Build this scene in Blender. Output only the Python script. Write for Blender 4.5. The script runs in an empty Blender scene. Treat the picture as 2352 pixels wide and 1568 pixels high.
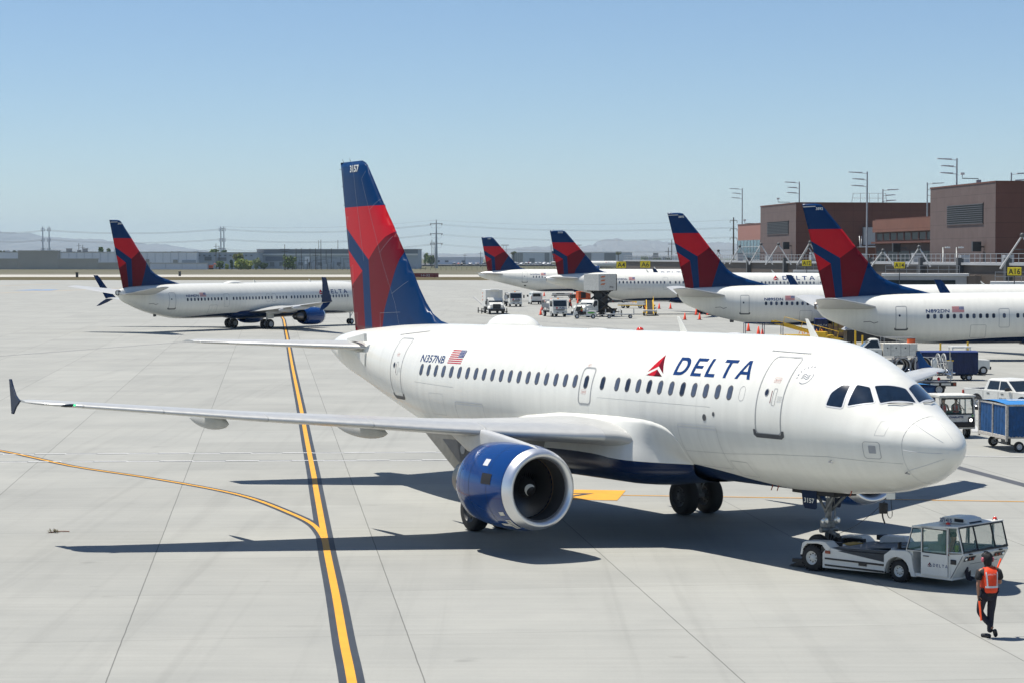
import bpy, bmesh, math, random
from mathutils import Vector, Matrix
random.seed(7)
R = math.radians
C = bpy.context.scene.collection

# ---------------------------------------------------------------- camera, world, sun, exposure
cam_d = bpy.data.cameras.new("camera"); cam = bpy.data.objects.new("camera", cam_d); C.objects.link(cam)
CAM_H, CAM_P, CAM_F = 8.071, -0.03984, 4828.7          # height, pitch, focal length in pixels of a 2352 px wide frame
cam.location = (0, 0, CAM_H); cam.rotation_euler = (R(90) + CAM_P, 0, 0)
cam_d.sensor_width = 36.0; cam_d.lens = 36.0 * CAM_F / 2352.0
cam_d.clip_start = 0.5; cam_d.clip_end = 120000
bpy.context.scene.camera = cam
SUN_EL, SUN_AZ = 69.4, -69.0                            # azimuth clockwise from +Y
HAZE = 4.6e-5
to_sun = Vector((math.sin(R(SUN_AZ)) * math.cos(R(SUN_EL)), math.cos(R(SUN_AZ)) * math.cos(R(SUN_EL)), math.sin(R(SUN_EL))))
world = bpy.data.worlds.new("World"); bpy.context.scene.world = world; world.use_nodes = True
wt = world.node_tree; bg = wt.nodes["Background"]
sky = wt.nodes.new("ShaderNodeTexSky"); sky.sky_type = 'NISHITA'; sky.sun_disc = False
sky.sun_elevation = R(SUN_EL); sky.sun_rotation = R(SUN_AZ); sky.altitude = 1300; sky.air_density = 1.0; sky.dust_density = 0.15; sky.ozone_density = 5.5
wt.links.new(sky.outputs[0], bg.inputs[0]); bg.inputs[1].default_value = 0.085
sun_d = bpy.data.lights.new("sun", 'SUN'); sun_d.energy = 5.0; sun_d.angle = R(0.53); sun_d.color = (1.0, 0.95, 0.87)
sun = bpy.data.objects.new("sun", sun_d); C.objects.link(sun)
sun.rotation_euler = to_sun.to_track_quat('Z', 'Y').to_euler()
sc = bpy.context.scene
sc.view_settings.view_transform = 'Standard'; sc.view_settings.look = 'None'; sc.view_settings.exposure = 0.41; sc.view_settings.gamma = 1.0

# ---------------------------------------------------------------- measuring helpers
def ray(x, y):
    u = (x - 1176) / CAM_F; v = (784 - y) / CAM_F; c, s = math.cos(CAM_P), math.sin(CAM_P)
    return Vector((u, c - v * s, s + v * c))
def gnd(x, y, z=0.0):                                   # a point of the ground
    d = ray(x, y); t = (z - CAM_H) / d.z; return Vector((d.x * t, d.y * t, z))
def at(x, y, Y):                                        # a point at distance Y
    d = ray(x, y); t = Y / d.y; return Vector((d.x * t, Y, CAM_H + d.z * t))
def onN(x, y, n0):                                      # a point of the vertical plane parallel to the terminal front
    d = ray(x, y); t = n0 / (.9934 * d.x + .1143 * d.y); return Vector((d.x * t, d.y * t, CAM_H + d.z * t))

# ---------------------------------------------------------------- materials
MATS = {}
def nd(nt, t, **k):
    n = nt.nodes.new(t)
    for a, b in k.items(): setattr(n, a, b)
    return n
def mat(name, col, rough=.5, metal=0., coat=0., var=0., vs=3., bump=0., bs=20., emit=0., alpha=1., trans=0., ior=1.45, spec=.5, dirt=None):
    if name in MATS: return MATS[name]
    m = bpy.data.materials.new(name); m.use_nodes = True; nt = m.node_tree; b = nt.nodes["Principled BSDF"]
    b.inputs["Base Color"].default_value = (*col, 1); b.inputs["Roughness"].default_value = rough; b.inputs["Metallic"].default_value = metal
    b.inputs["Coat Weight"].default_value = coat; b.inputs["Coat Roughness"].default_value = .08
    b.inputs["Specular IOR Level"].default_value = spec; b.inputs["IOR"].default_value = ior
    if trans: b.inputs["Transmission Weight"].default_value = trans
    if alpha < 1: b.inputs["Alpha"].default_value = alpha
    if emit: b.inputs["Emission Color"].default_value = (*col, 1); b.inputs["Emission Strength"].default_value = emit
    tc = nd(nt, "ShaderNodeTexCoord")
    if var:
        n = nd(nt, "ShaderNodeTexNoise"); n.inputs["Scale"].default_value = vs; n.inputs["Detail"].default_value = 6; n.inputs["Roughness"].default_value = .6
        nt.links.new(tc.outputs["Object"], n.inputs["Vector"])
        mx = nd(nt, "ShaderNodeMix", data_type='RGBA'); mx.blend_type = 'MULTIPLY'; mx.inputs[0].default_value = 1
        cr = nd(nt, "ShaderNodeMapRange"); cr.inputs[1].default_value = .3; cr.inputs[2].default_value = .7; cr.inputs[3].default_value = 1 - var; cr.inputs[4].default_value = 1 + var * .4
        nt.links.new(n.outputs[0], cr.inputs[0]); mx.inputs[6].default_value = (*col, 1)
        nt.links.new(cr.outputs[0], mx.inputs[7]); nt.links.new(mx.outputs[2], b.inputs["Base Color"])
        mr = nd(nt, "ShaderNodeMapRange"); mr.inputs[3].default_value = max(0.02, rough * .85); mr.inputs[4].default_value = min(1, rough * 1.2)
        nt.links.new(n.outputs[0], mr.inputs[0]); nt.links.new(mr.outputs[0], b.inputs["Roughness"])
    if bump:
        n2 = nd(nt, "ShaderNodeTexNoise"); n2.inputs["Scale"].default_value = bs; n2.inputs["Detail"].default_value = 4
        nt.links.new(tc.outputs["Object"], n2.inputs["Vector"]); bp = nd(nt, "ShaderNodeBump"); bp.inputs["Strength"].default_value = bump; bp.inputs["Distance"].default_value = .02
        nt.links.new(n2.outputs[0], bp.inputs["Height"]); nt.links.new(bp.outputs[0], b.inputs["Normal"])
    MATS[name] = m; return m

WHITE = mat("white aircraft paint", (.72, .715, .655), .28, coat=.15, var=.035, vs=1.2)
WHITE_G = mat("grey wing paint", (.42, .425, .41), .35, var=.08, vs=2.)
NAVY = mat("navy paint", (.004, .022, .080), .28, spec=.2, var=.08, vs=2.)
NAVY_D = mat("dark navy paint", (.010, .022, .055), .35, spec=.15, var=.08, vs=2.)
BLUE = mat("engine blue paint", (.002, .036, .160), .14, coat=.25, var=.06, vs=1.5)
FBLUE = mat("fin blue paint", (.003, .030, .105), .3, spec=.12, var=.08, vs=1.5)
RED = mat("fin red paint", (.47, .012, .022), .3, spec=.12, var=.07, vs=1.5)
DRED = mat("fin dark red paint", (.135, .006, .014), .3, spec=.12, var=.08, vs=1.5)
ALU = mat("polished aluminium", (.74, .75, .76), .34, metal=.9, var=.05, vs=4.)
SLAT = mat("brushed slat metal", (.56, .56, .53), .30, metal=.4, var=.05, vs=4., spec=.6)
STEEL = mat("grey steel", (.42, .43, .44), .4, metal=.8, var=.2, vs=8.)
GALV = mat("galvanised steel", (.36, .37, .38), .5, metal=.4, var=.15, vs=3.)
TITAN = mat("exhaust metal", (.22, .20, .185), .38, metal=.9, var=.3, vs=5.)
DARK = mat("dark cavity", (.012, .012, .014), .6)
BLACK = mat("black paint", (.018, .018, .02), .4, var=.2, vs=6.)
RUBBER = mat("tyre rubber", (.022, .022, .023), .75, var=.3, vs=9., bump=.2, bs=60)
GREY = mat("grey paint", (.32, .33, .34), .45, var=.1, vs=4.)
DGREY = mat("dark grey paint", (.075, .078, .082), .5, var=.2, vs=5.)
LINE = mat("panel gap line", (.30, .31, .31), .5)
REDF = mat("faint red lettering", (.42, .13, .10), .5)
LINEB = mat("dark gap line", (.09, .09, .095), .5)
LGREY = mat("light grey paint", (.58, .59, .60), .4, var=.05)
PANE = mat("cabin window pane", (.085, .11, .165), .4, spec=.2, var=.5, vs=1.3)
PANE_D = mat("dark window pane", (.02, .03, .055), .35, spec=.2)
COCKPIT = mat("cockpit glass", (.008, .018, .035), .06, coat=1., var=.4, vs=6.)
WPAINT = mat("white vehicle paint", (.63, .63, .59), .35, coat=.15, var=.06, vs=4.)
WDIRTY = mat("worn white paint", (.60, .59, .54), .5, var=.22, vs=7.)
YELLOW = mat("yellow vehicle paint", (.75, .46, .02), .4, var=.15, vs=5.)
ORANGE = mat("safety orange", (.85, .10, .01), .55, var=.1, vs=8.)
CONE = mat("cone orange", (.80, .06, .015), .5, var=.1)
REDL = mat("red lens", (.55, .03, .01), .15, coat=.5)
GLASS = mat("tinted vehicle glass", (.20, .40, .34), .04, alpha=.20, spec=.5)
CARGLASS = mat("dark vehicle glass", (.012, .018, .022), .07, coat=.6)
CURTAIN = mat("blue curtain", (.012, .075, .21), .7, var=.4, vs=5., bump=.5, bs=9)
CURTN = mat("navy curtain", (.008, .018, .07), .6, var=.3, vs=3., bump=.4, bs=6)
SKIN = mat("skin", (.30, .155, .095), .5, var=.08, vs=20.)
SILVER = mat("reflective tape", (.55, .56, .57), .35)
VEST = mat("orange vest", (.80, .06, .012), .65, var=.12, vs=12., bump=.6, bs=10)
CLOTHB = mat("black cloth", (.014, .014, .016), .8, var=.3, vs=15., bump=.5, bs=14)
DENIM = mat("navy trousers", (.014, .015, .028), .75, var=.35, vs=9., bump=.6, bs=10)
YELP = mat("marking yellow", (.66, .32, .02), .6, var=.12, vs=1.5)
WHTP = mat("marking white", (.72, .72, .70), .6, var=.15, vs=1.5)
BLKP = mat("marking black", (.030, .038, .050), .6, var=.25, vs=1.2)
WIRE = mat("cable black", (.015, .015, .016), .5)
CARDB = mat("cardboard", (.30, .19, .095), .8, var=.35, vs=4.)

# ---------------------------------------------------------------- mesh builder
class MB:
    def __init__(s): s.v = []; s.f = []; s.m = []; s.s = []
    def add(s, vs, fs, m=0, smooth=False, M=None):
        o = len(s.v)
        s.v += [tuple((M @ Vector(v)) if M is not None else v) for v in vs]
        for f in fs: s.f.append([i + o for i in f]); s.m.append(m); s.s.append(smooth)
        return s
    def box(s, x0, x1, y0, y1, z0, z1, m=0, M=None):
        vs = [(x, y, z) for x in (x0, x1) for y in (y0, y1) for z in (z0, z1)]
        return s.add(vs, [(0, 1, 3, 2), (4, 6, 7, 5), (0, 4, 5, 1), (2, 3, 7, 6), (0, 2, 6, 4), (1, 5, 7, 3)], m, False, M)
    def cyl(s, p0, p1, r0, r1=None, n=14, m=0, caps=True, smooth=True):
        r1 = r0 if r1 is None else r1; p0 = Vector(p0); p1 = Vector(p1); d = (p1 - p0)
        if d.length < 1e-6: return s
        q = d.normalized().to_track_quat('Z', 'Y').to_matrix()
        vs = [tuple(p + q @ Vector((r * math.cos(2 * math.pi * i / n), r * math.sin(2 * math.pi * i / n), 0))) for p, r in ((p0, r0), (p1, r1)) for i in range(n)]
        s.add(vs, [(i, (i + 1) % n, n + (i + 1) % n, n + i) for i in range(n)], m, smooth)
        if caps: s.add(vs, [tuple(range(n))[::-1], tuple(range(n, 2 * n))], m)
        return s
    def tube(s, pts, r, n=8, m=0):
        pts = [Vector(p) for p in pts]
        rr = r if isinstance(r, (list, tuple)) else [r] * len(pts)
        rings = []
        for i, p in enumerate(pts):
            d = (pts[min(i + 1, len(pts) - 1)] - pts[max(i - 1, 0)]).normalized()
            a = Vector((0, 0, 1)) if abs(d.z) < .95 else Vector((1, 0, 0))
            u = d.cross(a).normalized(); w = d.cross(u)
            rings.append([tuple(p + (u * math.cos(2 * math.pi * k / n) + w * math.sin(2 * math.pi * k / n)) * rr[i]) for k in range(n)])
        return s.loft(rings, m, True, True)
    def loft(s, rings, m=0, smooth=True, caps=False, closed=True, mf=None):
        n = len(rings[0]); o = len(s.v)
        for r in rings: s.v += [tuple(p) for p in r]
        for i in range(len(rings) - 1):
            for k in range(n if closed else n - 1):
                k2 = (k + 1) % n
                s.f.append([o + i * n + k, o + i * n + k2, o + (i + 1) * n + k2, o + (i + 1) * n + k]); s.m.append(mf(i, k) if mf else m); s.s.append(smooth)
        if caps:
            s.add([tuple(p) for p in rings[0]], [tuple(range(n))[::-1]], m); s.add([tuple(p) for p in rings[-1]], [tuple(range(n))], m)
        return s
    def lathe(s, prof, org=(0, 0, 0), ax='x', n=40, m=0, smooth=True, mf=None):
        rings = []
        for (a, r) in prof:
            ring = []
            for k in range(n):
                c, q = r * math.cos(2 * math.pi * k / n), r * math.sin(2 * math.pi * k / n)
                p = (a, c, q) if ax == 'x' else ((c, a, q) if ax == 'y' else (c, q, a))
                ring.append((p[0] + org[0], p[1] + org[1], p[2] + org[2]))
            rings.append(ring)
        return s.loft(rings, m, smooth, False, True, mf)
    def prism(s, poly, lo, hi, ax='y', m=0, M=None):        # poly in the other two axes (x,z for y; y,z for x; x,y for z)
        def p3(a, b, c): return {'y': (a, c, b), 'x': (c, a, b), 'z': (a, b, c)}[ax]
        n = len(poly); vs = [p3(a, b, lo) for a, b in poly] + [p3(a, b, hi) for a, b in poly]
        return s.add(vs, [tuple(range(n)), tuple(range(n, 2 * n))[::-1]] + [(i, n + i, n + (i + 1) % n, (i + 1) % n) for i in range(n)], m, False, M)
    def ball(s, c, r, m=0, n=12, sc=(1, 1, 1)):
        rings = [[(c[0] + r * sc[0] * math.sin(t) * math.cos(2 * math.pi * k / n), c[1] + r * sc[1] * math.sin(t) * math.sin(2 * math.pi * k / n), c[2] + r * sc[2] * math.cos(t)) for k in range(n)] for t in [math.pi * (i + .001) / (n // 2 + .002) for i in range(n // 2 + 1)]]
        return s.loft(rings, m, True)
    def build(s, name, mats, parent=None, bevel=0., fix=True):
        me = bpy.data.meshes.new(name); me.from_pydata(s.v, [], s.f)
        for m in (mats if isinstance(mats, (list, tuple)) else [mats]): me.materials.append(m)
        me.polygons.foreach_set('material_index', s.m); me.polygons.foreach_set('use_smooth', s.s)
        if fix:
            b = bmesh.new(); b.from_mesh(me); bmesh.ops.recalc_face_normals(b, faces=b.faces); b.to_mesh(me); b.free()
        me.update(); o = bpy.data.objects.new(name, me); C.objects.link(o)
        if parent is not None: o.parent = parent
        if bevel:
            bm_ = o.modifiers.new("bevel", 'BEVEL'); bm_.width = bevel; bm_.segments = 2; bm_.limit_method = 'ANGLE'; bm_.angle_limit = R(40)
        return o
def thing(name, label, cat, loc=(0, 0, 0), rz=0., group=None, rot=None):
    o = bpy.data.objects.new(name, None); C.objects.link(o); o.location = loc; o.rotation_euler = rot or (0, 0, rz); o.empty_display_size = .3
    o['label'] = label; o['category'] = cat
    if group: o['group'] = group
    return o
def tag(o, label, cat, group=None, kind=None):
    o['label'] = label; o['category'] = cat
    if group: o['group'] = group
    if kind: o['kind'] = kind
    return o
def struct(o): o['kind'] = 'structure'; return o
def kids(o): return [c for c in bpy.data.objects if c.parent == o]
def copy_thing(o, loc, rz=None, label=None, group=None, scale=None):
    def rec(s, par):
        c = s.copy(); C.objects.link(c); c.parent = par
        for k in kids(s): rec(k, c)
        return c
    c = rec(o, None); c.location = loc
    if rz is not None: c.rotation_euler = (0, 0, rz)
    if label: c['label'] = label
    if group: c['group'] = group
    if scale: c.scale = scale
    return c

# ---------------------------------------------------------------- flat lettering and shapes
DG = None
def text_polys(txt, size, bold=0., spacing=1.):
    cu = bpy.data.curves.new("lettering", 'FONT'); cu.body = txt; cu.size = size; cu.offset = bold; cu.space_character = spacing; cu.resolution_u = 3; cu.fill_mode = 'FRONT'
    ob = bpy.data.objects.new("lettering", cu); C.objects.link(ob)
    dg = bpy.context.evaluated_depsgraph_get(); dg.update()
    me = bpy.data.meshes.new_from_object(ob.evaluated_get(dg)); vs = [tuple(v.co) for v in me.vertices]; fs = [tuple(p.vertices) for p in me.polygons]
    bpy.data.objects.remove(ob); bpy.data.curves.remove(cu); bpy.data.meshes.remove(me)
    w = max(v[0] for v in vs) if vs else 0
    return vs, fs, w
# broad capital letters drawn as polygons, unit height; (width, [polygons])
def _D():
    o = []; i = []; n = 12
    for k in range(n + 1):
        t = -math.pi / 2 + math.pi * k / n
        o.append((.42 + .48 * math.cos(t), .5 + .5 * math.sin(t))); i.append((.40 + .29 * math.cos(t), .5 + .32 * math.sin(t)))
    q = [[(0, 0), (.19, 0), (.19, 1), (0, 1)], [(.19, 0), (.42, 0), (.40, .18), (.19, .18)], [(.19, .82), (.40, .82), (.42, 1), (.19, 1)]]
    for k in range(n): q.append([o[k], o[k + 1], i[k + 1], i[k]])
    return .95, q
GL = {'D': _D(), 'E': (.72, [[(0, 0), (.19, 0), (.19, 1), (0, 1)], [(.19, 0), (.72, 0), (.70, .17), (.19, .17)], [(.19, .83), (.70, .83), (.72, 1), (.19, 1)], [(.19, .43), (.64, .43), (.64, .59), (.19, .59)]]),
      'L': (.66, [[(0, 0), (.19, 0), (.19, 1), (0, 1)], [(.19, 0), (.66, 0), (.64, .18), (.19, .18)]]),
      'T': (.86, [[(.335, 0), (.525, 0), (.525, .83), (.335, .83)], [(0, .83), (.86, .83), (.86, 1), (0, 1)]]),
      'A': (1.0, [[(0, 0), (.2, 0), (.5, .82), (.6, 1), (.4, 1)], [(.8, 0), (1, 0), (.6, 1), (.5, .82)], [(.29, .25), (.71, .25), (.65, .41), (.35, .41)]])}
def wordmark(h, gap=.30, xs=1.):
    vs = []; fs = []; x = 0
    for ch in "DELTA":
        w, ps = GL[ch]
        for p in ps: fs.append(tuple(range(len(vs), len(vs) + len(p)))); vs += [(x + a * h * xs, b * h, 0) for a, b in p]
        x += (w * xs + gap) * h
    return vs, fs, x - gap * h
def widget(h):       # the two toned triangle: list of (material index, polygon), unit width ~1.45 h
    L = [(0, [(.72, 1.0), (.02, .18), (.73, .46)]), (1, [(.72, 1.0), (.73, .46), (1.38, .13)]), (0, [(0, .02), (.73, .32), (.73, 0.0)]), (1, [(.73, .32), (1.36, 0.0), (.73, 0.0)])]
    return [(m, [(x * h * .98, y * h) for x, y in p]) for m, p in L]
def decal(name, mats, items, fmap, parent, step=.12, stepx=.3):
    """items: (material index, verts2d, faces). Cuts the flat shapes into small pieces and lays them on a curved skin."""
    bm = bmesh.new()
    for m, vs, fs in items:
        bv = [bm.verts.new((v[0], v[1], 0)) for v in vs]
        for f in fs:
            try: bf = bm.faces.new([bv[i] for i in f]); bf.material_index = m
            except ValueError: pass
    if not bm.verts: return None
    for ax, st in ((0, stepx), (1, step)):
        if not st: continue
        lo = min(v.co[ax] for v in bm.verts); hi = max(v.co[ax] for v in bm.verts); k = math.ceil(lo / st)
        while k * st < hi:
            no = Vector((1, 0, 0)) if ax == 0 else Vector((0, 1, 0))
            bmesh.ops.bisect_plane(bm, geom=bm.verts[:] + bm.edges[:] + bm.faces[:], plane_co=no * (k * st), plane_no=no); k += 1
    for v in bm.verts: v.co = fmap(v.co.x, v.co.y)
    me = bpy.data.meshes.new(name); bm.to_mesh(me); bm.free()
    for m in mats: me.materials.append(m)
    for p in me.polygons: p.use_smooth = True
    o = bpy.data.objects.new(name, me); C.objects.link(o); o.parent = parent
    return o
def flat_text(txt, size, m, fmap, parent, name="lettering", bold=0., spacing=1., xs=1.25):
    vs, fs, w = text_polys(txt, size, bold, spacing); vs = [(x * xs, y, z) for x, y, z in vs]
    return decal(name, [m], [(0, vs, fs)], fmap, parent, step=None)
def ribbon(pts, w, closed=False):       # 2D polyline -> quads of width w
    n = len(pts); L = []; P = [Vector((p[0], p[1])) for p in pts]
    for i in range(n):
        a = P[(i - 1) % n] if (closed or i > 0) else P[i]; b = P[(i + 1) % n] if (closed or i < n - 1) else P[i]
        d = (b - a); d = d.normalized() if d.length > 1e-9 else Vector((1, 0)); nn = Vector((-d.y, d.x)) * (w / 2)
        L += [tuple(P[i] + nn), tuple(P[i] - nn)]
    fs = [(2 * i, 2 * i + 1, 2 * ((i + 1) % n) + 1, 2 * ((i + 1) % n)) for i in range(n if closed else n - 1)]
    return L, fs
def rrect(x0, x1, y0, y1, r, n=5):
    p = []
    for cx, cy, a0 in ((x1 - r, y1 - r, 0), (x0 + r, y1 - r, 90), (x0 + r, y0 + r, 180), (x1 - r, y0 + r, 270)):
        for k in range(n + 1): a = R(a0 + 90 * k / n); p.append((cx + r * math.cos(a), cy + r * math.sin(a)))
    return p
# ---------------------------------------------------------------- airliners
def interp(t, x):
    if x <= t[0][0]: return t[0][1]
    if x >= t[-1][0]: return t[-1][1]
    for i in range(len(t) - 1):
        if t[i][0] <= x <= t[i + 1][0]: break
    x0, y0 = t[i]; x1, y1 = t[i + 1]; h = x1 - x0
    def sl(j):
        if j <= 0: return (t[1][1] - t[0][1]) / (t[1][0] - t[0][0])
        if j >= len(t) - 1: return (t[-1][1] - t[-2][1]) / (t[-1][0] - t[-2][0])
        a = (t[j][1] - t[j - 1][1]) / (t[j][0] - t[j - 1][0]); b = (t[j + 1][1] - t[j][1]) / (t[j + 1][0] - t[j][0])
        return 0 if a * b <= 0 else 2 * a * b / (a + b)
    m0, m1 = sl(i) * h, sl(i + 1) * h; u = (x - x0) / h
    return (2 * u**3 - 3 * u * u + 1) * y0 + (u**3 - 2 * u * u + u) * m0 + (-2 * u**3 + 3 * u * u) * y1 + (u**3 - u * u) * m1
class Fus:
    def __init__(s, TOP, BOT, WID, ZC, NEX, piv, L, tip, cut=None):
        s.T, s.B, s.W, s.ZC, s.N, s.piv, s.L, s.tip, s.cut = TOP, BOT, WID, ZC, NEX, piv, L, tip, cut
        s.i1 = [p[0] for p in TOP].index(1); s.j1 = [p[0] for p in BOT].index(1); s.k1 = [p[0] for p in WID].index(1)
    def tab(s, a):
        if s.cut and a > s.cut[0]: return max(s.cut[0], a - s.cut[1])
        return a
    def prof(s, a):
        a = s.tab(a); t = interp(s.T, a); b = interp(s.B, a); w = interp(s.W, a); tip = s.tip
        if a < 1: k = max(0, (a - .1) / .9)**.54; t = tip + (s.T[s.i1][1] - tip) * k; b = tip + (s.B[s.j1][1] - tip) * k; w = s.W[s.k1][1] * k
        e = s.T[-1][0]
        zc = tip - tip * min(1, a / 5)**.8 if a < 6 else (0 if a < e - 12 else (t + b) / 2 * min(1, (a - (e - 12)) / 4))
        return w, t, b, zc, interp(s.N, a)
    def ph(s, a, deg, off=0., side=1):
        w, t, b, zc, n = s.prof(a); c, q = math.cos(R(deg)), math.sin(R(deg)); n = n if q > 0 else 2
        S = w * math.copysign(abs(c)**(2 / n), c); H = (t - zc) if q > 0 else (zc - b); z = H * math.copysign(abs(q)**(2 / n), q)
        if off: l = math.hypot(c / max(w, .01), q / max(H, .01)); S += off * c / max(w, .01) / l; z += off * q / max(H, .01) / l
        return Vector((s.piv - a, -S * side, z + zc + s.ZC))
    def skin(s, a, z, off=.004, side=1):
        w, t, b, zc, n = s.prof(a); dz = z - s.ZC - zc; H = (t - zc) if dz > 0 else (zc - b); n = n if dz > 0 else 2
        r = min(.999, abs(dz / H)); S = w * (1 - r**n)**(1 / n)
        gs = (S / w)**(n - 1) / w; gz = math.copysign(r**(n - 1) / H, dz); l = math.hypot(gs, gz)
        return Vector((s.piv - a, -(S + off * gs / l) * side, z + off * gz / l))
    def near(s, P, off, side=1):                       # the skin point that belongs to a free point P
        a = s.piv - P[0]; w, t, b, zc, n = s.prof(a); S = -P[1] * side; dz = P[2] - s.ZC - zc; H = (t - zc) if dz > 0 else (zc - b); n = n if dz > 0 else 2
        q = math.degrees(math.atan2(math.copysign(abs(dz / H)**(n / 2), dz), math.copysign(abs(S / w)**(n / 2), S))); return s.ph(a, q, off, side)
    def mesh(s, st, n=72):
        mb = MB(); mb.loft([[tuple(s.ph(a, 360. * k / n)) for k in range(n)] for a in st], 0, True, True); return mb
A_TOP = [(0,-.58),(.1,-.34),(.3,-.17),(.6,.01),(1.0,.23),(1.5,.5),(1.8,.76),(2.2,1.07),(2.6,1.3),(3.0,1.48),(3.5,1.69),(4,1.86),(5,2.02),(6,2.07),(8,2.08),(24,2.08),(26,2.06),(28,2.0),(30,1.88),(32,1.73),(33.3,1.55),(33.84,1.38)]
A_BOT = [(0,-.58),(.1,-.82),(.3,-1.0),(.6,-1.22),(1,-1.41),(1.5,-1.57),(2,-1.7),(3,-1.83),(4,-1.92),(5,-1.96),(6,-1.98),(14,-2.0),(21.5,-2.05),(23,-1.95),(25,-1.58),(27,-1.1),(29,-.6),(31,-.1),(32,.12),(33,.4),(33.84,.75)]
A_WID = [(0,.0),(.1,.27),(.3,.47),(.6,.72),(1,.99),(1.5,1.29),(2,1.5),(3,1.77),(4,1.90),(5,1.96),(6,1.975),(22,1.975),(24,1.9),(26,1.72),(28,1.45),(30,1.1),(32,.72),(33,.52),(33.84,.33)]
A_NEX = [(0,2),(.6,2),(1.1,1.85),(1.6,1.68),(2.3,1.7),(3.2,1.88),(4.5,2),(34,2)]
B_TOP = [(0,-.7),(.1,-.45),(.5,-.1),(1,.2),(1.6,.5),(2.2,1.05),(2.8,1.45),(3.5,1.72),(5,1.93),(7,2.0),(30,2.0),(34,1.97),(37,1.86),(39.5,1.72),(40.6,1.5),(41.0,1.3)]
B_BOT = [(0,-.7),(.1,-.95),(.5,-1.3),(1,-1.5),(2,-1.75),(4,-1.95),(6,-2.0),(30,-2.0),(32.8,-1.93),(34.3,-1.72),(36,-1.38),(37.6,-.95),(39.3,-.32),(40.4,.2),(41.0,.9)]
B_WID = [(0,0),(.1,.3),(.5,.72),(1,1.02),(2,1.45),(3,1.7),(4,1.82),(5,1.88),(31,1.88),(34,1.7),(36,1.35),(38,.9),(40,.5),(41.0,.3)]
B_NEX = [(0,2),(50,2)]
def stations(L, extra=()):
    st = [.1002,.102,.107,.115,.13,.15,.18,.22,.3,.4,.5,.6,.7,.85,1,1.15,1.3,1.45,1.6,1.75,1.9,2.05,2.2,2.4,2.6,2.8,3,3.25,3.5,3.75,4,4.5,5,5.5,6,7,8,10]
    a = 12
    while a < L - 14: st.append(a); a += 2
    k = 0
    while st[-1] < L - .62: st.append(min(L - .6, st[-1] + .5))
    st += [L - .45, L - .3, L - .15, L]
    return sorted(set(st + list(extra)))
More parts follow.
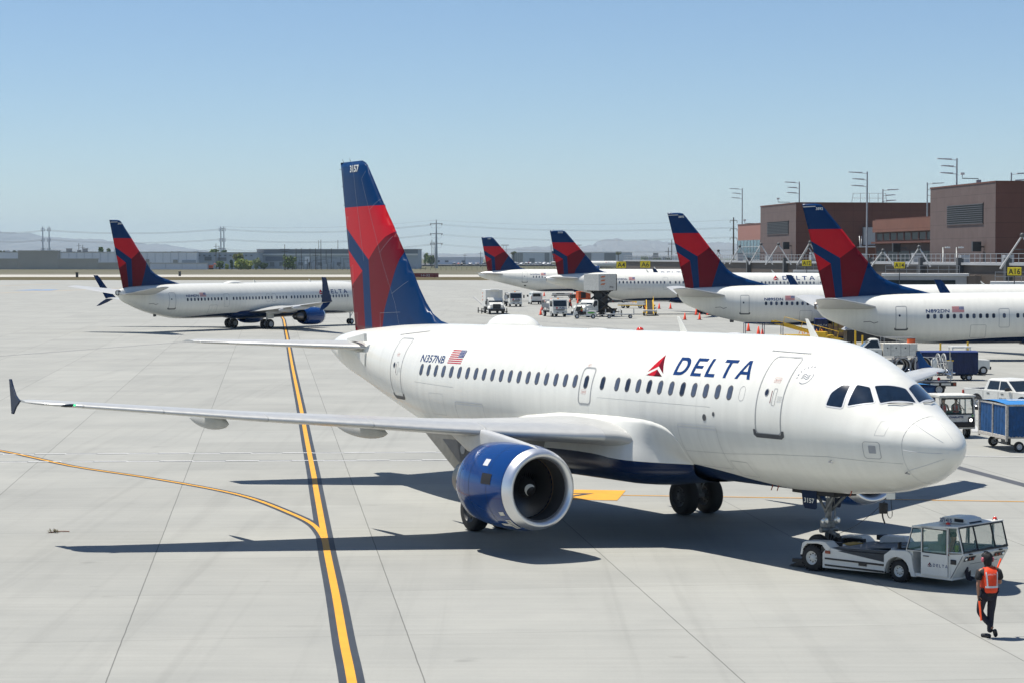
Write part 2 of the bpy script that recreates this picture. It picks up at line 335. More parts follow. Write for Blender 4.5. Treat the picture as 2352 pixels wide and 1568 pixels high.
def livery(name, pts, lines=True):
    """white paint with a blue belly below the curve pts [(x, z)] of local coordinates, faint section joints and grime"""
    m = bpy.data.materials.new(name); m.use_nodes = True; nt = m.node_tree; b = nt.nodes["Principled BSDF"]; L = nt.links.new
    tc = nd(nt, "ShaderNodeTexCoord"); sx = nd(nt, "ShaderNodeSeparateXYZ"); L(tc.outputs["Object"], sx.inputs[0])
    x0 = min(p[0] for p in pts); x1 = max(p[0] for p in pts)
    mr = nd(nt, "ShaderNodeMapRange"); mr.inputs[1].default_value = x0; mr.inputs[2].default_value = x1; L(sx.outputs[0], mr.inputs[0])
    fc = nd(nt, "ShaderNodeFloatCurve"); cv = fc.mapping.curves[0]; ps = sorted(((p[0] - x0) / (x1 - x0), p[1] / 4.) for p in pts)
    cv.points[0].location = ps[0]; cv.points[1].location = ps[-1]
    for p in ps[1:-1]: cv.points.new(*p)
    fc.mapping.update(); L(mr.outputs[0], fc.inputs[1])
    mu = nd(nt, "ShaderNodeMath", operation='MULTIPLY'); mu.inputs[1].default_value = 4; L(fc.outputs[0], mu.inputs[0])
    gt = nd(nt, "ShaderNodeMath", operation='LESS_THAN'); L(sx.outputs[2], gt.inputs[0]); L(mu.outputs[0], gt.inputs[1])
    no = nd(nt, "ShaderNodeTexNoise"); no.inputs["Scale"].default_value = 1.1; no.inputs["Detail"].default_value = 7
    mp = nd(nt, "ShaderNodeMapping"); mp.inputs["Scale"].default_value = (3.2, 1, .35); L(tc.outputs["Object"], mp.inputs[0]); L(mp.outputs[0], no.inputs["Vector"])
    vr = nd(nt, "ShaderNodeMapRange"); vr.inputs[1].default_value = .35; vr.inputs[2].default_value = .7; vr.inputs[3].default_value = 1.0; vr.inputs[4].default_value = .93; L(no.outputs[0], vr.inputs[0])
    # joints between fuselage sections
    md = nd(nt, "ShaderNodeMath", operation='PINGPONG'); md.inputs[1].default_value = 1.33; L(sx.outputs[0], md.inputs[0])
    lt = nd(nt, "ShaderNodeMath", operation='LESS_THAN'); lt.inputs[1].default_value = .006; L(md.outputs[0], lt.inputs[0])
    lm = nd(nt, "ShaderNodeMapRange"); lm.inputs[3].default_value = 1.; lm.inputs[4].default_value = .82 if lines else 1.; lx = nd(nt, "ShaderNodeMath", operation='LESS_THAN'); lx.inputs[1].default_value = 10.5; L(sx.outputs[0], lx.inputs[0]); ly = nd(nt, "ShaderNodeMath", operation='MULTIPLY'); L(lt.outputs[0], ly.inputs[0]); L(lx.outputs[0], ly.inputs[1]); L(ly.outputs[0], lm.inputs[0])
    m2 = nd(nt, "ShaderNodeMath", operation='MULTIPLY'); L(vr.outputs[0], m2.inputs[0]); L(lm.outputs[0], m2.inputs[1])
    mx = nd(nt, "ShaderNodeMix", data_type='RGBA'); mx.inputs[6].default_value = (.72, .715, .655, 1); mx.inputs[7].default_value = (.004, .016, .055, 1); L(gt.outputs[0], mx.inputs[0])
    mm = nd(nt, "ShaderNodeMix", data_type='RGBA'); mm.blend_type = 'MULTIPLY'; mm.inputs[0].default_value = 1; L(mx.outputs[2], mm.inputs[6]); L(m2.outputs[0], mm.inputs[7])
    L(mm.outputs[2], b.inputs["Base Color"]); b.inputs["Roughness"].default_value = .27; b.inputs["Coat Weight"].default_value = .12; b.inputs["Coat Roughness"].default_value = .1
    n2 = nd(nt, "ShaderNodeTexNoise"); n2.inputs["Scale"].default_value = .9; n2.inputs["Detail"].default_value = 2; L(tc.outputs["Object"], n2.inputs["Vector"])
    bp = nd(nt, "ShaderNodeBump"); bp.inputs["Strength"].default_value = .12; bp.inputs["Distance"].default_value = .03; L(n2.outputs[0], bp.inputs["Height"]); L(bp.outputs[0], b.inputs["Normal"])
    return m
def airfoil(n=13, tc=.12, x0=0., x1=1.):
    up = []
    for i in range(n):
        x = (1 - math.cos(math.pi * i / (n - 1))) / 2; x = x0 + (x1 - x0) * x
        y = 5 * tc * (.2969 * math.sqrt(x) - .126 * x - .3516 * x * x + .2843 * x**3 - .1036 * x**4)
        up.append((x, y))
    return [(x, y + .02 * math.sin(math.pi * x)) for x, y in up[::-1]] + [(x, -y * .8 + .012 * math.sin(math.pi * x)) for x, y in up[1:-1]]
def wing_ring(st, piv, side, n=13, x0=0, x1=1., grow=0.):
    s, ale, z, ch, tc = st
    return [(piv - ale - x * ch + (grow if x < .01 else 0), -s * side, z + y * ch + (grow if y > 0.01 else -grow)) for x, y in airfoil(n, tc, x0, x1)]
def lerp_st(sts, s):
    for a, b in zip(sts, sts[1:]):
        if a[0] <= s <= b[0]:
            k = (s - a[0]) / (b[0] - a[0]); return tuple(a[i] + (b[i] - a[i]) * k for i in range(5))
    return sts[-1]
def poly_in(p, poly):
    x, y = p; c = False; n = len(poly)
    for i in range(n):
        x0, y0 = poly[i]; x1, y1 = poly[(i + 1) % n]
        if (y0 > y) != (y1 > y) and x < (x1 - x0) * (y - y0) / (y1 - y0) + x0: c = not c
    return c
def fin_mesh(name, outline, paints, piv, tmax, parent, mats, rud=None):
    """outline (a, z); paints [(material index, polygon)]; both faces get the paint"""
    bm = bmesh.new(); vs = [bm.verts.new((a, z, 0)) for a, z in outline]; bm.faces.new(vs)
    def cut(p, q):
        d = Vector((q[0] - p[0], q[1] - p[1], 0))
        if d.length < 1e-6: return
        n = Vector((-d.y, d.x, 0)).normalized(); bmesh.ops.bisect_plane(bm, geom=bm.verts[:] + bm.edges[:] + bm.faces[:], plane_co=(p[0], p[1], 0), plane_no=n)
    for _, poly in paints:
        for i in range(len(poly)): cut(poly[i], poly[(i + 1) % len(poly)])
    z0 = min(p[1] for p in outline); z1 = max(p[1] for p in outline); a0 = min(p[0] for p in outline); a1 = max(p[0] for p in outline)
    k = z0 + .35
    while k < z1: cut((0, k), (1, k)); k += .45
    k = a0 + .25
    while k < a1: cut((k, 0), (k, 1)); k += .35
    bmesh.ops.remove_doubles(bm, verts=bm.verts, dist=1e-4)
    def span(z):                                     # leading and trailing edge at z
        xs = []
        n = len(outline)
        for i in range(n):
            (xa, za), (xb, zb) = outline[i], outline[(i + 1) % n]
            if (za > z) != (zb > z): xs.append(xa + (xb - xa) * (z - za) / (zb - za))
        return (min(xs), max(xs)) if len(xs) > 1 else (a0, a1)
    out = bmesh.new(); edge_v = {v for e in bm.edges if len(e.link_faces) == 1 for v in e.verts}
    vm = {}
    for sd in (1, -1):
        for v in bm.verts:
            lo, hi = span(min(max(v.co.y, z0 + .01), z1 - .01)); x = min(1, max(0, (v.co.x - lo) / max(hi - lo, .1))); ch = hi - lo
            t = 5 * min(tmax, .105 * ch * 1.0) / 1 * (.2969 * math.sqrt(x) - .126 * x - .3516 * x * x + .2843 * x**3 - .1036 * x**4) * 1.0
            if v in edge_v: t = 0 if v.co.y > z0 + .02 else t
            if v in edge_v and sd == -1: vm[(v.index, sd)] = vm[(v.index, 1)]; continue
            vm[(v.index, sd)] = out.verts.new((piv - v.co.x, -sd * t, v.co.y))
        for f in bm.faces:
            c = f.calc_center_median(); mi = 0
            for m, poly in paints:
                if poly_in((c.x, c.y), poly): mi = m
            try: nf = out.faces.new([vm[(v.index, sd)] for v in (f.verts if sd == 1 else reversed(f.verts))]); nf.material_index = mi; nf.smooth = True
            except ValueError: pass
    bmesh.ops.recalc_face_normals(out, faces=out.faces)
    me = bpy.data.meshes.new(name); out.to_mesh(me); out.free(); bm.free()
    for m in mats: me.materials.append(m)
    o = bpy.data.objects.new(name, me); C.objects.link(o); o.parent = parent
    return o, span
FIN_M = [FBLUE, RED, DRED]
A_FIN = [(32.4, 5.40), (33.57, 11.80), (31.75, 11.80), (31.45, 11.70), (31.22, 11.50), (29.98, 10.08), (28.48, 8.39), (27.39, 7.12), (26.9, 6.62), (26.4, 6.22), (25.8, 5.98), (25.0, 5.84), (24.9, 5.5), (28, 5.4)]
A_FINP = [(1, [(33.30, 10.10), (29.5, 10.10), (28.9, 9.20), (29.17, 9.11), (29.7, 8.95), (30.4, 8.60), (31.10, 8.14), (33.3, 9.46)]),
          (1, [(33.3, 8.73), (31.68, 7.73), (33.0, 7.03)]),
          (2, [(33.0, 7.03), (31.68, 7.73), (31.53, 5.3), (32.9, 5.3)]),
          (2, [(31.10, 8.14), (30.4, 8.60), (29.7, 8.95), (29.17, 9.11), (28.3, 8.8), (28.48, 8.39), (28.9, 7.8), (29.4, 7.0), (29.85, 6.3), (30.2, 5.3), (30.9, 5.3)])]
B_FIN = [(40.2, 4.8), (42.05, 12.52), (40.9, 12.52), (40.53, 12.45), (40.2, 12.1), (39.84, 11.63), (38.85, 10.42), (37.86, 9.11), (36.87, 7.89), (36.21, 7.01), (35.6, 6.55), (35.05, 6.29), (34.05, 5.94), (31.73, 5.3), (31.6, 4.9)]
B_FINP = [(1, [(41.8, 10.51), (38.5, 10.51), (37.5, 9.35), (37.88, 9.10), (39.09, 8.23), (41.7, 9.79)]),
          (1, [(41.5, 8.92), (39.82, 7.78), (41.0, 7.05)]),
          (2, [(41.0, 7.05), (39.82, 7.78), (39.4, 4.7), (40.9, 4.7)]),
          (2, [(39.09, 8.23), (37.88, 9.1), (36.5, 8.6), (36.87, 7.89), (37.3, 6.5), (37.84, 4.7), (38.86, 4.7)])]
WIN_OUT = [( .115 * math.cos(t) if abs(math.cos(t)) > 0 else 0, (.075 if math.sin(t) > 0 else -.075) + .115 * math.sin(t) * 1.0) for t in [2 * math.pi * (k + .5) / 20 for k in range(20)]]
def window_mesh(F, a, z, w=1., h=1., dark=False):
    mb = MB(); n = len(WIN_OUT)
    def P(k, sc, off): return tuple(F.skin(a + WIN_OUT[k][0] * sc * w, z + WIN_OUT[k][1] * sc * h, off))
    r0 = [P(k, 1.0, .002) for k in range(n)]; r1 = [P(k, .93, .007) for k in range(n)]; r2 = [P(k, .82, .004) for k in range(n)]; r3 = [P(k, .42, .0055) for k in range(n)]; c = tuple(F.skin(a, z, .006))
    mb.loft([r0, r1, r2], 0, True); mb.loft([r2, r3], 1, True); mb.add(r3 + [c], [(k, (k + 1) % n, n) for k in range(n)], 1, True)
    # shade pulled part way down
    return mb
def make_windows(F, alist, z, root, darks=(), w=1., h=1.):
    proto = {}
    for i, a in enumerate(alist):
        key = (i in darks); wd, t, b, zc, n = F.prof(a); const = (abs(wd - F.prof(F.L * .4)[0]) < .002)
        if const and key in proto:
            o = proto[key].copy(); C.objects.link(o); o.parent = root; o.location = (proto[key]['a'] - a, 0, 0); continue
        o = window_mesh(F, a, z, w, h).build('window', [LINEB, PANE_D if key else PANE], root, fix=False)
        if const: o['a'] = a; proto[key] = o
def door_part(F, a0, a1, z0, z1, root, sill=True, hole=True, lw=.03, r=.12, name='door'):
    V, Fc = ribbon(rrect(a0, a1, z0, z1, r), lw, True)
    pv = [(x, y) for x, y in rrect(a0 + .02, a1 - .02, z0 + .02, z1 - .02, r)]
    o = decal(name, [WHITE, LINE], [(1, V, Fc)], lambda a, z: F.skin(a, z, .005), root, .06)
    if sill:
        s = [(a0 - .11, z0 + .1), (a0 - .11, z0 - .04), (a0, z0 - .11), (a1, z0 - .11), (a1 + .11, z0 - .04), (a1 + .11, z0 + .1), (a1 + .02, z0 + .1), (a1 - .02, z0), (a0 + .02, z0), (a0 - .02, z0 + .1)]
        decal('door_sill', [DGREY], [(0, s, [(0, 1, 2, 9), (2, 3, 8, 9), (2, 3, 8, 9), (3, 4, 5, 6, 7), (3, 7, 8)])], lambda a, z: F.skin(a, z, .006), o, .06)
    if hole:
        ac = a0 + (a1 - a0) * .66 if hole == 1 else (a0 + a1) / 2
        c = [(ac + .085 * math.cos(2 * math.pi * k / 14), z0 + 1.06 + .1 * math.sin(2 * math.pi * k / 14)) for k in range(14)]
        c2 = [(ac + .065 * math.cos(2 * math.pi * k / 14), z0 + 1.06 + .078 * math.sin(2 * math.pi * k / 14)) for k in range(14)]
        decal('door_window', [LINE, PANE_D], [(0, c, [tuple(range(14))])], lambda a, z: F.skin(a, z, .006), o, None)
        decal('door_window', [LINE, PANE_D], [(1, c2, [tuple(range(14))])], lambda a, z: F.skin(a, z, .010), o, None)
    return o
def flag_decal(F, a0, z0, w, h, root, slant=0.):
    """flag with its canton towards the nose, a0 = rear lower corner"""
    it = []
    for k in range(13):
        if k % 2 == 0: it.append((0, [(a0, z0 + h * k / 13), (a0 - w, z0 + h * k / 13), (a0 - w, z0 + h * (k + 1) / 13), (a0, z0 + h * (k + 1) / 13)], [(0, 1, 2, 3)]))
    decal('flag', [mat("flag red", (.42, .02, .03), .4)], it, lambda a, z: F.skin(a, z, .004), root, .08)
    can = [(0, [(a0 - w * .6, z0 + h * 6 / 13), (a0 - w, z0 + h * 6 / 13), (a0 - w, z0 + h), (a0 - w * .6, z0 + h)], [(0, 1, 2, 3)])]
    st = []
    for r in range(5):
        for c in range(6):
            x = a0 - w * .6 - w * .4 * (c + .5 + .0 * (r % 2)) / 6; y = z0 + h * 6 / 13 + h * 7 / 13 * (r + .5) / 5; q = .018 * w
            st.append((1, [(x - q, y), (x, y - q), (x + q, y), (x, y + q)], [(0, 1, 2, 3)]))
    decal('flag', [mat("flag blue", (.015, .03, .16), .4), WHITE], can, lambda a, z: F.skin(a, z, .008), root, .08)
    decal('flag', [mat("flag blue", (.015, .03, .16), .4), WHITE], st, lambda a, z: F.skin(a, z, .012), root, None)
LETTER = mat("lettering blue", (.004, .030, .125), .4, spec=.2)
def title(F, a_left, z0, h, root, wid=None, gap=.30, xs=1.4):
    vs, fs, w = wordmark(h, gap, xs)
    decal('lettering', [LETTER], [(0, vs, fs)], lambda x, y: F.skin(a_left - x, z0 + y, .004), root, .07)
    if wid:
        al, zz, hh = wid
        decal('emblem', [RED, DRED], [(m, p, [tuple(range(len(p)))]) for m, p in widget(hh)], lambda x, y: F.skin(al - x, zz + y, .004), root, .07)
def skin_text(F, txt, a_left, z0, size, root, m=None, bold=0., slant=0., spacing=1.05, xs=1.3):
    vs, fs, w = text_polys(txt, size, bold, spacing); vs = [(x * xs, y, z) for x, y, z in vs]
    return decal('lettering', [m or LETTER], [(0, [(x + slant * y, y) for x, y, _ in vs], fs)], lambda x, y: F.skin(a_left - x, z0 + y, .004), root, .08)
def wheel(mb_center, r, w, parent, rim=None, n=32, rimm=None, hub=.55):
    """one wheel, axle along y"""
    x, y, z = mb_center; mb = MB()
    mb.lathe([(-w / 2, r * hub), (-w / 2, r * .86), (-w * .42, r * .96), (-w * .25, r), (w * .25, r), (w * .42, r * .96), (w / 2, r * .86), (w / 2, r * hub)], (x, y, z), 'y', n)
    for g in (-.16, 0, .16): mb.lathe([(w * g - .012, r * 1.001), (w * g, r * 1.004), (w * g + .012, r * 1.001)], (x, y, z), 'y', n)
    o = mb.build('wheel', RUBBER, parent)
    h = MB(); rr = r * hub
    for sd in (-1, 1):
        h.lathe([(sd * w * .5, rr), (sd * w * .44, rr * .95), (sd * w * .3, rr * .8), (sd * w * .28, rr * .5), (sd * w * .42, rr * .42), (sd * w * .44, .001)], (x, y, z), 'y', 24)
        for k in range(8):
            t = 2 * math.pi * k / 8; h.cyl((x + rr * .62 * math.cos(t), y + sd * w * .28, z + rr * .62 * math.sin(t)), (x + rr * .62 * math.cos(t), y + sd * w * .34, z + rr * .62 * math.sin(t)), rr * .09, n=6, m=1)
    h.build('rim', [rimm or LGREY, DARK], o)
    return o
def engine(F, ae, s, zc, root, side, Lc, r_in, r_max, r_out, mats, detail=True, pyl=None):
    """ae intake station, Lc cowl length"""
    x0 = F.piv - ae; org = (x0, -s * side, zc); n = 64
    cowl, lip = mats
    e = bpy.data.objects.new('engine', None)
    prof = [(-.30, r_in + (r_max - r_in) * .62), (-.6, r_in + (r_max - r_in) * .86), (-1.0, r_max * .99), (-1.6, r_max), (-2.2, r_max * .975), (-2.7, r_max * .93), (-Lc, r_out), (-Lc + .03, r_out - .03), (-Lc + .6, r_out - .10), (-Lc + 1.0, r_out - .16)]
    en = MB().lathe(prof, org, 'x', n).build('engine', [cowl], root)
    lp = [(-.30, r_in + (r_max - r_in) * .625), (-.18, r_in + (r_max - r_in) * .50), (-.08, r_in + (r_max - r_in) * .34), (-.02, r_in + (r_max - r_in) * .16), (0, r_in), (-.02, r_in - .05), (-.08, r_in - .10), (-.2, r_in - .135)]
    MB().lathe(lp, org, 'x', n).build('intake_lip', [lip], en)
    dt = [(-.2, r_in - .135), (-.45, r_in - .15), (-.78, r_in - .13)]
    MB().lathe(dt, org, 'x', n).build('intake_duct', [mat("duct liner", (.045, .045, .047), .5)], en)
    mb = MB().lathe([(-.78, r_in - .13), (-.84, r_in - .13)], org, 'x', n, 0); mb.lathe([(-1.02, r_in - .12), (-1.03, .01)], org, 'x', n, 1); mb.build('fan_case', [mat("fan rub strip", (.17, .12, .08), .5), DARK], en)
    if detail:
        fb = MB(); nb = 36; rr = r_in - .145
        for k in range(nb):
            ring = []
            for j in range(7):
                q = .28 + (rr - .28) * j / 6; tw = R(25 + 38 * j / 6); cw = .10 + .07 * j / 6; ph = 2 * math.pi * k / nb + .10 * math.sin(j / 6 * 2.2)
                for sg in (-1, 1):
                    dx = sg * cw * math.cos(tw); dt_ = sg * cw * math.sin(tw) / q; a = ph + dt_
                    ring.append((x0 - .86 + dx * .6, org[1] + q * math.cos(a), zc + q * math.sin(a)))
            fb.add(ring, [(2 * j, 2 * j + 1, 2 * j + 3, 2 * j + 2) for j in range(6)], 0, True)
        fb.build('fan_blades', [mat("fan titanium", (.085, .085, .09), .35, metal=.8)], en, fix=False)
        sp = MB().lathe([(-.46, .005), (-.52, .07), (-.62, .16), (-.76, .25), (-.86, .29)], org, 'x', 32).build('spinner', [BLACK], en)
        sw = []                                       # white comma on the spinner
        for k in range(15):
            t = k / 14; a = R(200 * t + 60 * side); q = .05 + .16 * t; wd = .035 * math.sin(math.pi * min(1, t * 1.15 + .05)) + .006
            sw.append((a, q, wd))
        V = []; Fs = []
        for a, q, wd in sw:
            for g in (-1, 1):
                qq = max(.01, q + g * wd); xx = -.46 - (qq / .29)**1.5 * .40 + .02
                V.append((x0 + xx, org[1] + qq * math.cos(a), zc + qq * math.sin(a)))
        MB().add(V, [(2 * k, 2 * k + 1, 2 * k + 3, 2 * k + 2) for k in range(14)], 0, True).build('spinner_mark', [WHITE], sp, fix=False)
    MB().lathe([(-Lc + .9, r_out - .30), (-Lc + .2, r_out - .28), (-Lc - .5, r_out - .36), (-Lc - 1.05, r_out - .46), (-Lc - 1.07, r_out - .49), (-Lc - .7, r_out - .46)], org, 'x', 40).build('exhaust_nozzle', [TITAN], en)
    MB().lathe([(-Lc - .5, .32), (-Lc - 1.1, .24), (-Lc - 1.5, .05), (-Lc - 1.52, .001)], org, 'x', 24).build('exhaust_cone', [TITAN], en)
    return en
def A319(root, F):
    """everything of the near airliner"""
    P = F.piv; X = lambda a: P - a
    fm = livery("white fuselage with blue belly", [(X(2), .5), (X(5.0), 1.2), (X(5.8), 1.84), (X(6.29), 1.97), (X(7.05), 2.09), (X(7.6), 2.19), (X(9.3), 2.36), (X(12), 2.36), (X(18), 2.3), (X(21), 2.15), (X(23), 1.5), (X(26), .5)])
    body = F.mesh(stations(33.84)).build('fuselage', [fm], root)
    sk = lambda off=.004: (lambda a, z: F.skin(a, z, off))
    pm = lambda off=.004, side=1: (lambda a, p: F.ph(a, p, off, side))
    # belly fairing that carries the wing root
    rings = []
    ftop = [(9.12, 2.40), (9.15, 2.70), (9.19, 3.00), (9.28, 3.13), (9.39, 3.22), (9.6, 3.33), (9.82, 3.40), (10.2, 3.47), (10.66, 3.51), (12, 3.53), (14.5, 3.50), (16.5, 3.36), (18.5, 3.02), (20.4, 2.72), (21.4, 2.55), (22.2, 2.35)]
    for a in [9.12, 9.15, 9.19, 9.28, 9.39, 9.6, 9.82, 10.2, 10.66, 11.2, 11.8, 12.5, 13.5, 15, 17, 18.5, 19.5, 20.4, 21.2, 21.8, 22.2]:
        x = min(1, max(0, (a - 9.1) / 2.6)) if a < 14 else min(1, max(0, (22.4 - a) / 4)); k = x * x * (3 - 2 * x)
        top = interp(ftop, a); cz = 2.25; hw = 1.32 + 1.04 * k; bot = 1.80 - .27 * k; half = []
        fsk = lambda z: -F.skin(a, z, .012)[1]
        for j in range(11):
            t = j / 10; z = top + (cz - top) * t; half.append((max(fsk(z), fsk(z) + (hw - fsk(z)) * (math.sin(t * math.pi / 2) ** .75)), z))
        for j in range(1, 13):
            t = math.pi / 2 * j / 12; half.append((hw * abs(math.cos(t))**.75, cz - (cz - bot) * math.sin(t)**.8))
        full = [(X(a), -s_, z) for s_, z in half] + [(X(a), s_, z) for s_, z in half[::-1][1:]]
        rings.append(full)
    MB().loft(rings, 0, True, False, True).build('belly_fairing', [livery("belly fairing paint", [(X(9), 2.33), (X(10.2), 2.32), (X(11.5), 2.37), (X(12.8), 2.45), (X(18), 2.3), (X(22), 1.9)], False)], root)
    def fair(a, z, off=.012):
        x = min(1, max(0, (22.4 - a) / 4)); k = x * x * (3 - 2 * x); top = interp(ftop, a); cz = 2.25; hw = 1.32 + 1.04 * k; bot = 1.80 - .27 * k
        if z > cz: f0 = -F.skin(a, z, .012)[1]; s_ = max(f0, f0 + (hw - f0) * math.sin((top - z) / (top - cz) * math.pi / 2)**.75)
        else:
            q = min(1, max(0, ((cz - z) / (cz - bot))))**(1 / .8); s_ = hw * math.sqrt(max(0, 1 - q * q))**.75
        return Vector((X(a), -(s_ + off), z))
    grime = mat("unpainted grey fairing", (.27, .265, .24), .5, var=.2, vs=2.); 
    decal('fairing_panel', [grime], [(0, [(15.3, 1.60), (22.0, 1.84), (22.0, 2.25), (20.5, 2.6), (15.3, 3.1)], [(0, 1, 2, 3, 4)])], fair, root, .08, .3)
    if 0: decal('fairing_panel', [DGREY], [(0, [(15.6, 1.75), (18.6, 1.78), (18.2, 2.7), (15.6, 2.7)], [(0, 1, 2, 3)])], lambda a, z: fair(a, z, .018), root, .08, .3)
    # wings
    for side in (1, -1):
        W = [(1.6, 10.75, 2.78, 6.9, .13), (2.4, 11.17, 2.98, 6.2, .125), (3.4, 11.72, 3.02, 5.55, .12), (5.1, 12.60, 3.12, 4.45, .115), (6.4, 13.28, 3.22, 3.75, .11), (8.6, 14.43, 3.40, 3.15, .105), (11.5, 15.94, 3.62, 2.5, .10), (13.9, 17.18, 3.84, 1.98, .10), (15.6, 18.07, 3.99, 1.65, .10), (16.2, 18.42, 4.04, 1.6, .095), (16.68, 18.76, 4.08, 1.4, .08), (16.86, 19.15, 4.10, 1.05, .06)]
        w = MB().loft([wing_ring(s, P, side, 15) for s in W], 0, True, True).build('wing', [WHITE_G], root)
        for s0, s1 in ((2.75, 5.66), (5.70, 8.45), (8.49, 11.05), (11.09, 13.6), (13.64, 15.55)):
            st = [lerp_st(W, s0 + (s1 - s0) * k / 4) for k in range(5)]
            MB().loft([wing_ring(q, P, side, 11, 0, .155, .006) for q in st], 0, True, True).build('slat', [SLAT], w)
        q = [lerp_st(W, 15.6 + (16.5 - 15.6) * k / 3) for k in range(4)]
        MB().loft([wing_ring(u, P, side, 9, 0, .12, .005) for u in q], 0, True, True).build('wing_tip_edge', [SLAT], w)
        l0 = lerp_st(W, 15.85); lm = MB(); lm.ball((X(l0[1] + .05), -15.9 * side, l0[2] + .01), .085, 0, 14, (.8, 3.2, .55))
        lm.build('light_housing', [CARGLASS], w)
        lg = MB(); lg.ball((X(l0[1] - .02), -15.78 * side, l0[2] + .02), .035, 0, 10); lg.build('navigation_light', [mat("green lamp" if side == 1 else "red lamp lens", (.05, .9, .25) if side == 1 else (.25, .02, .02), .2, emit=1.2 if side == 1 else 0)], w)
        # wing tip fence
        f = [(a_ + .72, z_) for a_, z_ in [(18.85, 4.12), (19.2, 4.25), (19.45, 4.48), (19.64, 4.70), (19.78, 4.70), (19.72, 4.4), (19.66, 4.12), (19.64, 3.95), (19.60, 3.72), (19.46, 3.72), (19.22, 3.92), (19.0, 4.03)]]
        MB().prism([(X(a), z) for a, z in f], -16.88 * side - .025, -16.88 * side + .025, 'y').build('wing_tip_fence', [NAVY_D if side == 1 else FBLUE], w, bevel=.012)  # starboard navy paints in its outer face's shade, port blue its sunlit inner face
        for s, ln, a0, dz in ((3.6, 2.9, 16.2, -.10), (7.35, 3.3, 15.7, -.06), (11.7, 2.9, 17.0, -.03)):
            st = lerp_st(W, s); rr = []
            for k in range(13):
                t = k / 12; r_ = .001 + .19 * (math.sin(math.pi * min(1, t * 1.02))**.55 if t < .98 else .1); xx = a0 + ln * t
                cz = st[2] - .20 + dz + .03 * t
                rr.append([(X(xx), -(s + r_ * .62 * math.cos(2 * math.pi * j / 16)) * side, cz + r_ * 1.25 * math.sin(2 * math.pi * j / 16)) for j in range(16)])
            MB().loft(rr, 0, True, True).build('flap_track_fairing', [mat('shaded fairing grey', (.46, .46, .43), .45, var=.1)], w)  # underside shade put into the colour, darker than the fairings' light grey
    # tailplanes
    for side in (1, -1):
        H = [(.3, 28.9, 4.95, 3.9, .10), (.9, 29.25, 4.98, 3.6, .10), (3.5, 31.05, 5.10, 2.4, .10), (5.9, 32.65, 5.21, 1.45, .10), (6.22, 32.95, 5.22, 1.15, .07)]
        h_ = MB().loft([wing_ring(s, P, side, 13) for s in H], 0, True, True).build('tailplane', [WHITE_G], root)
        MB().loft([wing_ring(lerp_st(H, .95 + 5.1 * k / 5), P, side, 9, 0, .10, .005) for k in range(6)], 0, True, True).build('leading_edge', [SLAT], h_)
        sb = [(29.1, 5.52), (29.05, 5.35), (30.5, 5.28), (30.4, 5.46)]
    w0 = F.prof(29.15)[0]
    for tri in ([(29.12, 5.22), (29.16, 5.5), (30.5, 5.3), (30.5, 5.2)], [(29.1, 4.83), (29.14, 4.36), (29.95, 4.84)]):
        MB().prism([(X(a), z) for a, z in tri], -w0 - .05, -w0 + .06, 'y').build('stabiliser_seal', [WHITE], root)
    # fin
    fin, span = fin_mesh('fin', A_FIN, A_FINP, P, .30, root, FIN_M)
    tf = lambda z: 0
    def finskin(a, z, off=.006):
        lo, hi = span(z); x = min(1, max(0, (a - lo) / (hi - lo))); ch = hi - lo
        t = 5 * min(.30, .105 * ch) * (.2969 * math.sqrt(x) - .126 * x - .3516 * x * x + .2843 * x**3 - .1036 * x**4)
        return Vector((P - a, -(t + off), z))
    vs, fs, w = text_polys("3157", .35, .009)
    decal('lettering', [WHITE], [(0, vs, fs)], lambda x, y: finskin(32.60 - x * 1.10, 11.40 + y, .012), fin, None)
    RIV = mat("rivet line", (.22, .25, .30), .5)
    V, Fc = ribbon([(31.55, 11.1), (30.9, 9.9), (29.9, 8.0), (28.95, 6.55), (28.6, 5.65)], .010)
    decal('rivet_line', [RIV], [(0, V, Fc)], lambda a, z: finskin(a, z, .012), fin, .25)
    for p, q in (((31.55, 11.1), (31.3, 11.4)), ((30.9, 9.95), (30.15, 10.35)), ((30.1, 8.4), (29.2, 8.95)), ((29.2, 6.9), (28.0, 7.35)), ((28.55, 6.25), (30.2, 6.2)), ((30.2, 6.2), (30.2, 5.55))):
        V, Fc = ribbon([p, q], .009); decal('rivet_line', [RIV], [(0, V, Fc)], lambda a, z: finskin(a, z, .012), fin, .2)
    V, Fc = ribbon([(32.32, 11.72), (31.65, 8.7), (31.5, 8.1)], .012); decal('rivet_line', [RIV], [(0, V, Fc)], lambda a, z: finskin(a, z, .012), fin, .3)
    sd = MB()
    for a, z in ((33.5, 11.55), (33.3, 10.9), (33.2, 10.2)): sd.cyl((X(a - .05), 0, z), (X(a + .18), 0, z), .008, n=5)
    for a in (33.3, 32.7): sd.cyl((X(a), 0, 11.78), (X(a + .12), 0, 11.92), .008, n=5)
    sd.build('static_wick', [BLACK], fin)
    # engines and pylons
    for side in (1, -1):
        en = engine(F, 9.86, 5.75, 1.82, root, side, 3.02, .96, 1.19, .96, (BLUE, ALU))
        ox, oy = X(9.86), -5.75 * side
        st5 = [(10.05, 2.90, 2.7, .03), (10.4, 2.99, 2.7, .08), (11.1, 3.07, 2.7, .11), (12.0, 3.17, 2.6, .12), (12.9, 3.26, 2.5, .13), (13.8, 3.2, 2.6, .12), (14.8, 3.15, 3.0, .05)]
        rr = []
        for a, zt, zb, hw in st5: rr.append([(X(a), oy + hw * c, (zt + zb) / 2 + (zt - zb) / 2 * q) for c, q in [(math.copysign(abs(math.cos(t))**.5, math.cos(t)), math.copysign(abs(math.sin(t))**.6, math.sin(t))) for t in [2 * math.pi * j / 20 for j in range(20)]]])
